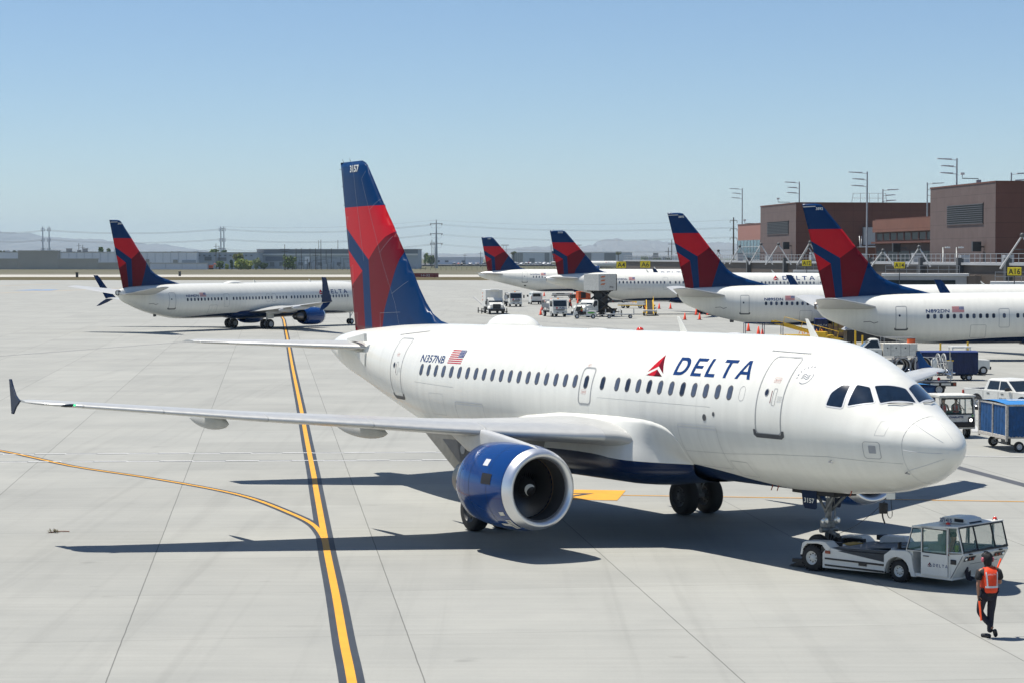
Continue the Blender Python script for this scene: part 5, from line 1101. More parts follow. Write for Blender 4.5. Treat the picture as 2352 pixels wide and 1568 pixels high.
dk = MB(); dk.prism([(.62, .66), (1.06, .625), (2.28, .665), (2.48, .80), (2.95, .82), (2.95, .78)], .10, Wd - .1, 'y'); dk.add([(.95, .055, .62), (2.30, .055, .66), (2.30, .055, .46), (.82, .055, .60)], [(0, 1, 2, 3)]); dk.add([(1.1, .3, .66), (2.9, .3, .86), (2.9, 1.7, .90), (1.1, 1.7, .70)], [(0, 1, 2, 3)])
dk.build('deck_cover', [mat("dark blue grey deck", (.022, .032, .045), .45, var=.3)], tug)
bp_ = MB().prism([(1.0, .66), (1.0, .80), (1.12, .88), (1.75, .90), (1.95, .68)], 1.62, 1.93, 'y').build('engine_hood', [LGREY], tug, bevel=.012); MB().box(.86, 1.06, 1.66, 1.9, .74, .88).build('hood_lamp', [BLACK], bp_, bevel=.02)
st = MB()
for z0 in (.395, .225):
    st.add([(.43, .05, z0), (2.34, -.005 + .06, z0 + .02), (2.34, .055, z0 - .03), (.43, .055, z0 - .045)], [(0, 1, 2, 3)]); st.box(.43, 2.32, .035, .062, z0 - .03, z0 + .0)
st.build('rubbing_strip', [BLACK], tug)
m_ = MB().box(.44, .60, .03, .06, .50, .58); m_.build('marker_lamp', [mat("amber lens", (.25, .05, .02), .3)], tug, bevel=.01)
pl = MB().box(1.50, 1.74, .03, .05, .30, .37).build('maker_plate', [BLACK], tug)
for (x, y, r_, w_) in ((0, .21, .34, .32), (0, Wd - .21, .34, .32), (2.70, .20, .28, .24), (2.70, Wd - .20, .28, .24)):
    wo_ = wheel((x, y, r_), r_, w_, tug, rimm=WPAINT, n=36, hub=.52)
    tr_ = MB()
    for k in range(22):
        t = 2 * math.pi * k / 22
        for sg in (-1, 1): tr_.box(-.02, .02, sg * w_ * .05, sg * w_ * .52, r_ * .955, r_ * 1.03, M=Matrix.Translation((x, y, r_)) @ Matrix.Rotation(t + sg * .07, 4, 'Y'))
    tr_.build('tread', [RUBBER], wo_)
# cab
cb = MB()
cb.box(3.12, 4.30, .03, Wd - .03, .22, .30); cb.box(3.40, 4.26, .02, .06, .26, .82, ); cb.box(3.12, 4.3, Wd - .06, Wd - .02, .26, .84)
cb.prism([(3.02, .30), (3.14, .30), (3.14, .84), (2.98, .84)], .05, Wd - .05, 'y')
cb.prism([(4.26, .27), (4.30, .27), (4.64, .86), (4.60, .93), (4.22, .86), (4.22, .27)], .03, Wd - .03, 'y')
cb.prism([(3.14, 1.47), (4.46, 1.56), (4.46, 1.52), (3.14, 1.42)], -.02, Wd + .02, 'y')
def post(a, b, r=.022): cb.tube([a, b], r, 4)
for y in (.03, Wd - .03):
    for a, b in (((2.96, y, .84), (3.14, y, 1.44)), ((3.40, y, .84), (3.44, y, 1.45)), ((4.22, y, .84), (4.20, y, 1.50)), ((4.60, y, .92), (4.44, y, 1.54)), ((3.14, y, 1.44), (4.44, y, 1.53)), ((2.96, y, .84), (4.60, y, .92))): post(a, b)
cabo = cb.build('cab', [WPAINT], tug, bevel=.006)
for nm, y in (('door', -.005), ('door', Wd + .005)):
    dr = MB(); dr.box(3.42, 4.20, y - .015, y + .015, .30, .84); dr.box(3.42, 3.46, y - .015, y + .015, .84, 1.47); dr.box(4.16, 4.20, y - .015, y + .015, .84, 1.49); dr.box(3.42, 4.20, y - .015, y + .015, 1.45, 1.49)
    d_ = dr.build(nm, [WPAINT], tug, bevel=.006); MB().box(3.46, 4.16, y - .004, y + .004, .84, 1.45).build('window', [GLASS], d_)
    fr_ = MB()
    for q in ((3.455, 3.475, .84, 1.45), (4.145, 4.165, .84, 1.45), (3.475, 4.145, .84, .86), (3.475, 4.145, 1.43, 1.45)): fr_.box(q[0], q[1], y - .018, y + .018, q[2], q[3])
    fr_.build('window_frame', [BLACK], d_); MB().tube([(3.50, y - .03, .76), (3.66, y - .03, .76)], .012).build('handle', [BLACK], d_)
    if y < 0:
        vs, fs, w = wordmark(.075, .38); MB().add([(3.78 + x, y - .018, .52 + z) for x, z, _ in vs], fs).build('lettering', [LETTER], d_, fix=False)
        eb2 = MB()
        for m, p in widget(.11): eb2.add([(3.61 + x, y - .018, .51 + z) for x, z in p], [tuple(range(len(p)))], m)
        eb2.build('emblem', [DRED, NAVY], d_, fix=False)
for y in (.025, Wd - .025):
    MB().add([(3.0, y, .86), (3.38, y, .86), (3.42, y, 1.43), (3.15, y, 1.42)], [(0, 1, 2, 3)]).build('side_window', [GLASS], tug, fix=False); MB().add([(4.24, y, .88), (4.57, y, .93), (4.43, y, 1.51), (4.22, y, 1.49)], [(0, 1, 2, 3)]).build('side_window', [GLASS], tug, fix=False)
wsx = lambda z: 4.62 - (z - .93) * .27
MB().add([(wsx(.95), .07, .95), (wsx(.95), Wd - .07, .95), (wsx(1.5), Wd - .07, 1.5), (wsx(1.5), .07, 1.5)], [(0, 1, 2, 3)]).build('windscreen', [GLASS], tug, fix=False)
MB().add([(3.0, .08, .88), (3.0, Wd - .08, .88), (3.14, Wd - .08, 1.42), (3.14, .08, 1.42)], [(0, 1, 2, 3)]).build('rear_window', [GLASS], tug, fix=False)
wf = MB()
for y in (.05, .66, 1.42, Wd - .05): wf.tube([(wsx(.93) + .005, y, .93), (wsx(1.52) + .005, y, 1.52)], .020 if y in (.05, Wd - .05) else .026, 4)
wf.tube([(wsx(.94) + .005, .04, .935), (wsx(.94) + .005, Wd - .04, .935)], .026, 4); wf.tube([(wsx(1.52), .04, 1.515), (wsx(1.52), Wd - .04, 1.515)], .022, 4)
for a, b in (((2.99, .02, .87), (3.40, .02, .87)), ((3.40, .02, .87), (3.41, .02, 1.43)), ((3.41, .02, 1.43), (3.15, .02, 1.41)), ((3.15, .02, 1.41), (2.99, .02, .87)), ((4.23, .02, .87), (4.58, .02, .91)), ((4.23, .02, .87), (4.22, .02, 1.49))): wf.tube([a, b], .012, 4)
for y in (.3, .95, 1.6): wf.tube([(wsx(.95) + .03, y, .955), (wsx(1.0) + .03, y + .32, .985)], .010, 5); wf.box(4.63, 4.68, y - .05, y + .05, .86, .89)
wf.build('window_rubber', [BLACK], tug)
rf = MB(); rf.prism([(3.5, 1.52), (3.55, 1.64), (3.62, 1.68), (4.05, 1.70), (4.28, 1.66), (4.36, 1.55)], .62, 1.30, 'y'); rfo = rf.build('air_conditioner', [WPAINT], tug, bevel=.012); MB().box(3.96, 4.22, .61, .625, 1.585, 1.665).build('vent', [DARK], rfo)
MB().prism([(4.24, 1.56), (4.26, 1.655), (4.362, 1.565)], .7, 1.22, 'y').build('vent', [DARK], rfo)
flat_text("271415", .125, LETTER, lambda x, y: Vector((3.53 + x, .616, 1.56 + y)), rfo, bold=.004, spacing=1.0, xs=.95)
for x, y in ((4.10, .14), (4.30, Wd - .12)):
    b_ = MB(); b_.lathe([(1.53, .07), (1.565, .07), (1.57, .055)], (x, y, 0), 'z', 18, 1); b_.lathe([(1.565, .055), (1.61, .05), (1.625, .03), (1.627, .001)], (x, y, 0), 'z', 18, 0); b_.build('beacon_light', [REDL, STEEL], tug)
hl = MB()
for y0, w_, m in ((.12, .12, 0), (.27, .30, 1), (1.40, .30, 1), (1.73, .12, 0)):
    xx = 4.545; hl.add([(xx + .012, y0, .70), (xx + .012, y0 + w_, .70), (xx + .085, y0 + w_, .82), (xx + .085, y0, .82)], [(0, 1, 2, 3)], 2)
    for k in range(2 if m else 1): hl.ball((xx + .055, y0 + w_ * (k + .5) / (2 if m else 1), .76), .045, m, 10, (.4, 1, 1))
hl.build('headlight', [mat("lamp glass", (.75, .75, .72), .08, metal=.6), mat("amber lens", (.25, .05, .02), .3), BLACK], tug, fix=False)
MB().box(4.26, 4.42, .0, .035, .62, .74).build('marker_lamp', [BLACK], tug, bevel=.02)
V = MB(); V.tube([(4.27, .018, .28), (4.60, .018, .85)], .008, 4); V.build('panel_gap', [LINEB], tug)
it = MB(); it.box(3.1, 3.5, .75, 1.3, .32, .95); it.box(4.25, 4.5, .5, 1.7, .6, .93); it.box(3.35, 3.5, .8, 1.25, .3, 1.2); it.box(3.16, 3.2, 1.3, 1.85, .4, 1.3, 0); it.tube([(4.3, 1.0, .9), (4.3, 1.0, 1.12)], .02)
it.build('cab_interior', [mat("cab interior grey", (.22, .23, .22), .7)], tug)
MB().lathe([(-.01, .14), (.01, .16), (.02, .14)], (4.12, .5, .98), 'x', 20).build('steering_wheel', [BLACK], tug)
mi = MB(); mi.tube([(2.98, -.02, .95), (2.86, -.10, .98)], .01); mi.box(2.83, 2.86, -.16, -.04, .88, 1.04); mi.build('mirror', [BLACK], tug)
def tugp(x, y, z): c, s = math.cos(th_t), math.sin(th_t); return Vector((tr0.x + x * c - y * s, tr0.y + x * s + y * c, z))
seated('tractor driver in orange vest sitting inside the white tow tractor\'s glass cab', tugp(4.0, .45, .50), th_t + R(20), s=.92)
# ---------------------------------------------------------------- headset box hanging by its cable from the near nose
def nearp(a, s, z):
    v = Vector((16.11 - a, -s, z)); return near.matrix_world @ v
bpy.context.view_layer.update()
hb = thing('headset_box', 'black communication box hanging on a cable below the near airliner\'s nose', 'headset box', (0, 0, 0))
HY = 51.9
hbx = Vector(at(2029, 1166, HY)); cpt = [(2046.5, 1136), (2046.5, 1147), (2047.5, 1163), (2049.5, 1176), (2049, 1184), (2046, 1188.5), (2042, 1188), (2039, 1183), (2037.5, 1174)]
MB().tube([at(x, y, HY) for x, y in cpt], .010, 6).build('cable', [WIRE], hb)
d_ = MB(); d_.box(hbx.x - .10, hbx.x + .10, hbx.y - .07, hbx.y + .07, hbx.z - .13, hbx.z + .13); d_.box(hbx.x + .0, hbx.x + .08, hbx.y - .10, hbx.y - .07, hbx.z - .09, hbx.z + .09)
d_.build('box', [mat("black canvas", (.03, .028, .026), .7, var=.3)], hb, bevel=.025)
MB().tube([hbx + Vector((-.03, -.02, -.12)), hbx + Vector((-.01, 0, -.24)), hbx + Vector((.04, 0, -.38))], .020, 4).build('strap', [BLACK], hb)
MB().tube([hbx + Vector((.05, 0, .12)), hbx + Vector((.02, 0, .17)), hbx + Vector((-.02, 0, .12))], .010, 5).build('handle', [BLACK], hb)
cl = thing('cable', 'thin black cable stretched from the nose gear strut to the hanging headset box', 'cable', (0, 0, 0))
p0 = nearp(4.5, .15, .80); p1 = hbx + Vector((-.10, 0, .03))
MB().tube([p0 + (p1 - p0) * t + Vector((0, 0, -.09 * math.sin(math.pi * t))) for t in [k / 10 for k in range(11)]], .007, 5).build('sheath', [WIRE], cl)
ac = MB().box(-.11, .11, -.012, .012, -.16, .0).build('access_door', [WHITE], None, bevel=.02); ac.matrix_world = Matrix.Translation(at(2046, 1131, HY)); ac.parent = near; ac.matrix_parent_inverse = near.matrix_world.inverted()
# ---------------------------------------------------------------- ground vehicles; local x forward, y left
def add_wheels(root, spots, r, w, rim=LGREY):
    for x, y in spots: wheel((x, y, r), r, w, root, rimm=rim, n=20)
def pickup(name, label, loc, rz, utility=False, crew=True, text=True):
    t = thing(name, label, 'pickup truck', loc, rz)
    L, hw = 5.35, .92
    # lofted body: x stations give sill, belt
    b = MB()
    prof = [(-2.65, .55), (-2.68, 1.06), (-1.15, 1.10), (1.0, 1.08), (1.15, 1.10), (2.35, 1.02), (2.62, .92), (2.68, .70), (2.62, .42), (2.15, .40)]
    prof += [(1.78 + .44 * math.cos(R(a)), .42 + .44 * math.sin(R(a))) for a in range(0, 181, 20)] + [(1.25, .34), (-1.10, .34)] + [(-1.62 + .44 * math.cos(R(a)), .42 + .44 * math.sin(R(a))) for a in range(0, 181, 20)] + [(-2.2, .42), (-2.65, .44)]
    if utility: prof = [(.98, .4), (.98, 1.12), (1.0, 1.12), (2.35, 1.12), (2.75, 1.0), (2.8, .6), (2.7, .42), (2.3, .42)] + [(1.88 + .44 * math.cos(R(a)), .42 + .44 * math.sin(R(a))) for a in range(0, 181, 20)] + [(1.3, .4), (-.55, .4), (-.55, 1.12)][0:0]
    if not utility:
        n = len(prof); b.prism(prof, -hw, hw, 'y')
    else:
        b.prism([(-.35, .42), (-.35, 1.15), (2.45, 1.18), (2.78, 1.05), (2.85, .6), (2.7, .42), (2.42, .42)] + [(1.95 + .46 * math.cos(R(a)), .44 + .46 * math.sin(R(a))) for a in range(0, 181, 20)] + [(1.45, .42)], -hw - .05, hw + .05, 'y')
    bo = b.build('body', [WPAINT], t, bevel=.05)
    x0 = -1.15 if not utility else -.35
    cab = MB(); zb = 1.06 if not utility else 1.14; zt = 1.72 if not utility else 1.92
    def ring(z, xa, xb, w): return [(xa, -w, z), (xb, -w, z), (xb, w, z), (xa, w, z)]
    cab.loft([ring(zb, x0, 1.28, hw - .04), ring(zt - .07, x0 + .22, .50, hw - .17), ring(zt, x0 + .34, .34, hw - .25)], 0, False, True)
    co = cab.build('cab', [WPAINT], t, bevel=.03)
    g = MB()
    def lerp(a, b, k): return a + (b - a) * k
    def cp(x_, z, sd, o=.006):
        k = (z - zb) / (zt - .07 - zb); return (x_, sd * (lerp(hw - .04, hw - .17, k) + o), z)
    za, zc_ = zb + .10, zt - .12
    fk = lambda z: lerp(1.28, .50, (z - zb) / (zt - .07 - zb)); bk2 = lambda z: lerp(x0, x0 + .22, (z - zb) / (zt - .07 - zb))
    mid = .02 if not utility else .9
    for sd in (-1, 1):
        if not utility: g.add([cp(bk2(za) + .22, za, sd), cp(mid - .05, za, sd), cp(mid - .05, zc_, sd), cp(bk2(zc_) + .18, zc_, sd)], [(0, 1, 2, 3)])
        g.add([cp(mid + .03 if not utility else x0 + .16, za, sd), cp(fk(za) - .14, za, sd), cp(fk(zc_) - .10, zc_, sd), cp(mid + .03 if not utility else bk2(zc_) + .12, zc_, sd)], [(0, 1, 2, 3)])
    wsh = lambda z, o=.008: fk(z) + o
    g.add([(wsh(zb + .05), -(hw - .12), zb + .05), (wsh(zb + .05), hw - .12, zb + .05), (wsh(zt - .10), hw - .22, zt - .10), (wsh(zt - .10), -(hw - .22), zt - .10)], [(0, 1, 2, 3)])
    g.add([(bk2(za) - .008, -(hw - .15), za), (bk2(za) - .008, hw - .15, za), (bk2(zc_) - .008, hw - .25, zc_), (bk2(zc_) - .008, -(hw - .25), zc_)], [(0, 1, 2, 3)])
    g.build('window', [CARGLASS], t, fix=False)
    if not utility:
        MB().box(-2.60, -1.2, -hw + .08, hw - .08, 1.065, 1.085).build('cargo_bed', [DARK], t)
        rl = MB(); rl.box(-2.66, -1.16, -hw - .004, -hw + .09, 1.06, 1.12); rl.box(-2.66, -1.16, hw - .09, hw + .004, 1.06, 1.12); rl.box(-2.69, -2.60, -hw, hw, 1.06, 1.12); rl.build('bed_rail', [WPAINT], t, bevel=.02)
        tl = MB()
        for sd in (-1, 1): tl.box(-2.70, -2.60, sd * hw - .06, sd * hw + .06, .75, 1.02)
        tl.build('tail_light', [mat("tail lamp red", (.35, .02, .01), .3)], t, bevel=.01)
    sp = ((1.78, .78), (1.78, -.78), (-1.62, .78), (-1.62, -.78)) if not utility else ((1.95, .88), (1.95, -.88), (-1.9, .85), (-1.9, -.85))
    add_wheels(t, sp, .40, .27, rim=STEEL)
    aw = MB()
    for x, y in sp[:2 if utility else 4]:
        sd = 1 if y > 0 else -1; aw.lathe([(sd * .915, .40), (sd * .925, .47), (sd * .90, .48)], (x, 0, .42), 'y', 28)
    aw.build('wheel_arch', [BLACK], t)
    m = MB()
    for sd in (-1, 1): m.box(.75, .92, sd * (hw + .02), sd * (hw + .26), 1.12, 1.30)
    m.build('mirror', [BLACK], t, bevel=.03)
    h = MB()
    for sd in (-1, 1): h.box(2.45, 2.66, sd * .62, sd * .90, .82, .95)
    h.build('headlight', [mat("lamp glass", (.75, .75, .72), .08, metal=.6)], t, bevel=.02)
    MB().box(2.62, 2.70, -.58, .58, .62, .88).build('grille', [BLACK], t, bevel=.02)
    hd = MB()
    for sd in (-1, 1):
        for x in ((-.75, .30) if not utility else (.05,)): hd.box(x - .10, x + .10, sd * hw - .02, sd * hw + .02 + (.05 if utility else 0) * sd, .93, .97)
        if not utility:
            for x in (-1.14, .0, 1.05): hd.box(x - .008, x + .008, sd * (hw + .001) - .003, sd * (hw + .001) + .003, .45, 1.06)
    hd.build('handle', [BLACK], t)
    if utility:
        ub = MB(); ub.box(-3.0, -.42, -1.05, 1.05, .62, 1.58); ubo = ub.build('utility_body', [WDIRTY], t, bevel=.02)
        l = MB()
        for x in (-2.4, -1.75, -1.0): l.box(x - .01, x + .01, 1.045, 1.058, .66, 1.54); l.box(x - .01, x + .01, -1.058, -1.045, .66, 1.54)
        for x in (-2.1, -1.4, -.75): l.box(x - .05, x + .05, 1.05, 1.07, 1.2, 1.3); l.box(x - .05, x + .05, -1.07, -1.05, 1.2, 1.3)
        l.build('locker_door', [DGREY], ubo); r = MB()
        for x in (-2.9, -1.7, -.5):
            for y in (-.95, .95): r.cyl((x, y, 1.58), (x, y, 2.0), .02, n=6)
        for y in (-.95, .95): r.tube([(-2.9, y, 2.0), (-.5, y, 2.0)], .02, 6)
        r.build('rack', [STEEL], ubo)
    if text:
        for sd in (-1, 1):
            vs, fs, w = wordmark(.09 if not utility else .13, .4); o = MB(); y = sd * (hw + .007 + (.05 if utility else 0))
            xs = lambda x: (-.0 + x if sd < 0 else .5 - x); o.add([(xs(x) + .1, y, .66 + z) for x, z, _ in vs], fs); o.build('lettering', [LETTER], t, fix=False)
    return t
def cart(label, loc, rz, L=3.3, W=1.6, mat_c=CURTN, opened=False, roofm=None, group='covered baggage carts', name='baggage_cart', h0=.62, h1=2.05, frame=None, posts=False):
    t = thing(name, label, 'baggage cart', loc, rz, group); fr = frame or NAVY
    b = MB(); b.box(-L / 2, L / 2, -W / 2, W / 2, h0 - .08, h0); b.box(-L / 2 + .1, L / 2 - .1, -.1, .1, h0 - .22, h0 - .08); b.build('deck', [fr], t, bevel=.01)
    f = MB()
    for x in (-L / 2, 0, L / 2):
        for y in (-W / 2, W / 2): f.box(x - .03, x + .03, y - .03, y + .03, h0, h1)
    for y in (-W / 2, W / 2): f.box(-L / 2, L / 2, y - .035, y + .035, h1 - .06, h1 + .02)
    for x in (-L / 2, L / 2): f.box(x - .035, x + .035, -W / 2, W / 2, h1 - .06, h1 + .02)
    if frame and roofm:
        for x in (-L / 2 - .04, L / 2 + .04): f.box(x - .025, x + .025, -.03, .03, h0, h1); f.box(x - .04, x + .04, -W / 2 - .04, -W / 2 + .04, h0 - .2, h1); f.box(x - .04, x + .04, W / 2 - .04, W / 2 + .04, h0 - .2, h1); f.box(x - .04, x + .04, -W / 2, W / 2, h0 - .12, h0 + .02)
    f.build('frame', [fr], t)
    if roofm:
        rr = [[(x, -W / 2 - .05 + (W + .1) * j / 8, h1 + .02 + .07 * math.sin(math.pi * j / 8)) for j in range(9)] for x in (-L / 2 - .06, -L / 2 + .02, L / 2 - .02, L / 2 + .06)]
        MB().loft(rr, 0, True, False, False).build('roof', [roofm], t, fix=False)
    def curt(x0, x1, y, nm='curtain', along='x', m=mat_c):
        n = max(8, int(abs(x1 - x0) / .05)); V = []
        for k in range(n + 1):
            q = x0 + (x1 - x0) * k / n; w = .022 * math.sin(k * 1.9) + .018 * math.sin(k * .83 + 1)
            for i, z in enumerate((h1 - .04, (h0 + h1) / 2, h0 - .03)):
                ww = w * (.3 + .6 * i); V.append((q, y + ww, z) if along == 'x' else (y + ww, q, z))
        Fc = []
        for k in range(n):
            for i in range(2): Fc.append((3 * k + i, 3 * k + i + 1, 3 * k + 3 + i + 1, 3 * k + 3 + i))
        MB().add(V, Fc, 0, True).build(nm, [m], t, fix=False)
    if mat_c:
        for y in (-W / 2, W / 2):
            if opened and y < 0: curt(-L / 2, -L / 2 + L * .34, y)
            elif opened and y > 0: curt(-L / 2, L / 2, y)
            else: curt(-L / 2 + .02, -.03, y); curt(.03, L / 2 - .02, y)
        for x in (-L / 2, L / 2): curt(-W / 2, W / 2, x, along='y')
    for x in (-L / 2 + .55, L / 2 - .55): ax = MB(); ax.cyl((x, -W / 2 + .1, .22), (x, W / 2 - .1, .22), .03, n=8); ax.box(x - .08, x + .08, -.35, .35, .2, h0 - .08); ax.build('axle', [DGREY], t)
    MB().tube([(L / 2, 0, .35), (L / 2 + .75, 0, .30)], .025, 6).build('drawbar', [DGREY], t)
    add_wheels(t, [(x, y) for x in (-L / 2 + .55, L / 2 - .55) for y in (-W / 2 + .12, W / 2 - .12)], .22, .14)
    return t
def cabover(label, loc, rz, reels=True, group='white fuelling trucks'):
    """short truck with a flat white cab and piping behind"""
    t = thing('fuel_truck', label, 'truck', loc, rz, group)
    c = MB(); c.prism([(.55, .55), (.55, 2.35), (1.95, 2.38), (2.15, 1.55), (2.2, .75), (2.15, .5)], -1.02, 1.02, 'y'); c.build('cab', [WPAINT], t, bevel=.06)
    MB().add([(2.01, -.9, 2.2), (2.01, .9, 2.2), (2.19, .92, 1.42), (2.19, -.92, 1.42)], [(0, 1, 2, 3)]).build('windscreen', [CARGLASS], t, fix=False)
    for sd in (-1, 1): MB().add([(.85, sd * 1.028, 1.4), (1.95, sd * 1.028, 1.4), (1.85, sd * 1.028, 2.15), (.85, sd * 1.028, 2.15)], [(0, 1, 2, 3)]).build('side_window', [CARGLASS], t, fix=False)
    MB().box(2.12, 2.3, -1.0, 1.0, .42, .70).build('bumper', [WPAINT], t, bevel=.03)
    g = MB(); g.box(2.17, 2.21, -.65, .65, .95, 1.05); g.box(2.17, 2.21, -.5, .5, .80, .86); g.box(2.28, 2.32, -.55, -.25, .50, .62); g.box(2.28, 2.32, .25, .55, .50, .62); g.build('grille', [BLACK], t)
    h = MB()
    for sd in (-1, 1): h.box(2.17, 2.24, sd * .62, sd * .95, .86, 1.06)
    h.build('headlight', [mat("lamp glass", (.75, .75, .72), .08, metal=.6)], t, bevel=.02)
    m = MB()
    for sd in (-1, 1): m.tube([(2.0, sd * 1.0, 2.0), (2.2, sd * 1.28, 1.95)], .02, 5); m.box(2.15, 2.22, sd * 1.2, sd * 1.42, 1.45, 1.95)
    m.build('mirror', [BLACK], t)
    flat_text("FUEL", .30, LETTER, lambda x, y: Vector((2.195, -.1 + x, 1.12 + y)), t, bold=.01)
    MB().prism([(-.60, 1.22), (-.45, 1.07), (-.30, 1.22), (-.45, 1.37)], 2.19, 2.20, 'x').build('placard', [RED], t)
    f = MB(); f.box(-3.6, .5, -.45, .45, .55, .75); f.box(-3.6, .45, -1.05, 1.05, .75, .85); f.build('chassis', [DGREY], t)
    p = MB()
    rnd = random.Random(5)
    for y in (-.9, -.3, .3, .9): p.tube([(-3.3, y, 1.1), (-3.0, y, 2.2), (.2, y, 2.2), (.35, y, 1.1)], .045, 6)
    for x in (-3.2, -2.1, -1.0, .2):
        p.tube([(x, -.95, .85), (x, -.95, 2.25), (x, .95, 2.25), (x, .95, .85)], .035, 6)
    for k in range(7): x = -3 + .5 * k; p.cyl((x, -.95, 1.2), (x, -.95, 1.8), .11, n=8)
    p.tube([(-3.2, -1.0, 2.6), (.3, -1.0, 2.6), (.3, 1.0, 2.6), (-3.2, 1.0, 2.6)], .03, 5); p.build('pipework', [GALV], t)
    tk = MB(); tk.cyl((-2.6, 0, 1.55), (-.2, 0, 1.55), .62, n=20); tk.build('filter_vessel', [WDIRTY], t)
    if reels:
        r = MB()
        for y in (-.6, .6): r.lathe([(y - .25, .62), (y - .25, .35), (y + .25, .35), (y + .25, .62)], (-2.8, 0, 1.6), 'y', 24)
        r.build('hose_reel', [DGREY], t)
    MB().ball((1.2, 0, 2.46), .14, 0, 10, (1, 1, .7)).build('beacon_light', [mat("amber beacon", (.7, .22, .02), .3)], t)
    add_wheels(t, ((1.35, .88), (1.35, -.88), (-2.3, .82), (-2.3, -.82)), .42, .3)
    return t
def bonnet_truck(label, loc, rz, lift=0., num=None):
    """catering truck: bonneted cab, box body that can be raised on scissors"""
    t = thing('catering_truck', label, 'truck', loc, rz, 'catering trucks with orange marks')
    c = MB(); c.prism([(1.7, .75), (1.7, 1.55), (2.0, 1.68), (3.35, 1.50), (3.55, 1.3), (3.6, .75)], -.95, .95, 'y'); c.prism([(.35, .7), (.35, 2.15), (.5, 2.3), (1.3, 2.3), (1.8, 1.6), (1.8, .7)], -1.05, 1.05, 'y'); c.build('cab', [WPAINT], t, bevel=.06)
    g = MB(); g.add([(1.34, -.92, 2.2), (1.34, .92, 2.2), (1.80, .98, 1.64), (1.80, -.98, 1.64)], [(0, 1, 2, 3)])
    for sd in (-1, 1): g.add([(.6, sd * 1.058, 1.5), (1.7, sd * 1.058, 1.5), (1.3, sd * 1.058, 2.15), (.6, sd * 1.058, 2.15)], [(0, 1, 2, 3)])
    g.build('window', [CARGLASS], t, fix=False)
    MB().box(3.56, 3.64, -.55, .55, .80, 1.45).build('grille', [BLACK], t, bevel=.02); MB().box(3.5, 3.8, -1.15, 1.15, .45, .78).build('bumper', [BLACK], t, bevel=.03)
    h = MB()
    for sd in (-1, 1): h.box(3.5, 3.62, sd * .62, sd * .92, .95, 1.25); 
    h.build('headlight', [mat("lamp glass", (.75, .75, .72), .08, metal=.6)], t, bevel=.02)
    fn = MB()
    for sd in (-1, 1): fn.prism([(2.0, .75), (2.1, 1.15), (3.1, 1.2), (3.4, .95), (3.5, .75)], sd * .85, sd * 1.18, 'y')
    fn.build('mudguard', [WPAINT], t, bevel=.05)
    m = MB()
    for sd in (-1, 1): m.tube([(1.7, sd * 1.0, 1.9), (1.8, sd * 1.35, 1.85)], .02, 5); m.box(1.76, 1.82, sd * 1.25, sd * 1.45, 1.35, 1.85)
    m.build('mirror', [BLACK], t)
    f = MB(); f.box(-5.2, 1.6, -.45, .45, .65, .9); f.box(-5.0, -4.2, -1.1, 1.1, .5, .65); f.box(-3.0, -2.0, -1.05, 1.05, .5, .95)
    for sd in (-1, 1): f.box(.2, .6, sd * 1.0, sd * 1.9, .25, .35); f.box(-4.6, -4.2, sd * 1.0, sd * 1.9, .25, .35); f.cyl((.4, sd * 1.8, .02), (.4, sd * 1.8, .8), .07); f.cyl((-4.4, sd * 1.8, .02), (-4.4, sd * 1.8, .8), .07)
    f.build('chassis', [BLACK], t)
    z0 = 1.05 + lift
    if lift:
        s = MB()
        for sd in (-.75, .75):
            for k in range(2):
                za, zb = 1.0 + (z0 - 1.0) * k / 2, 1.0 + (z0 - 1.0) * (k + 1) / 2; s.tube([(-3.4, sd, za), (-.4, sd, zb)], .13, 5); s.tube([(-.4, sd, za), (-3.4, sd, zb)], .13, 5)
        s.box(-4.9, .2, -.8, .8, .9, 1.05); s.box(-2.6, -1.2, -.7, .7, 1.05, z0); s.box(-3.6, .2, -.9, .9, z0 - .12, z0); s.build('scissor_lift', [BLACK], t)
    b = MB(); b.box(-5.1 if not lift else -3.9, .2 if not lift else .5, -1.22, 1.22, z0, z0 + (2.35 if not lift else 2.25)); bo = b.build('box_body', [WPAINT if not lift else WDIRTY], t, bevel=.03)
    if lift: b2 = MB(); b2.box(-4.2, -3.9, -1.15, 1.15, z0 - .05, z0 + 2.2); b2.build('bellows', [BLACK], bo)
    pf = MB(); pf.box(.2, 1.8, -1.15, 1.15, z0 - .05, z0 + .08)
    for sd in (-1, 1):
        for zz in (.6, 1.1): pf.tube([(.25, sd * 1.1, z0 + zz), (1.75, sd * 1.1, z0 + zz)], .03, 5)
        for xx in (.25, 1.0, 1.75): pf.cyl((xx, sd * 1.1, z0), (xx, sd * 1.1, z0 + 1.1), .03, n=5)
    if not lift: pf.build('front_platform', [GALV], t); MB().box(.21, .26, -.55, .55, z0 + .2, z0 + 2.1).build('front_shutter', [LGREY], bo); MB().box(.3, 1.6, -.6, .6, z0 + 2.3, z0 + 2.5).build('roof_unit', [WPAINT], bo, bevel=.08)
    OM = mat("orange emblem", (.55, .14, .03), .5)
    lg = MB()
    for k in range(3):
        z = z0 + 1.75 - .5 * k
        for sd in (-1, 1):
            q = [(-1.0, z), (-.75, z + .20), (.25, z + .24), (.0, z + .02)]; xs = -3.4 if not lift else -.9
            lg.add([(xs - x * sd * (1 if sd < 0 else 1) , sd * 1.228, y) for x, y in q], [(0, 1, 2, 3)])
    lg.build('emblem', [OM], bo, fix=False)
    if num:
        flat_text(num, .42, BLACK, lambda x, y: Vector((-2.1 - x, 1.232, z0 + .30 + y)), bo, bold=.006)
    add_wheels(t, ((2.75, .95), (2.75, -.95), (-3.6, .9), (-3.6, -.9)), .48, .32)
    return t
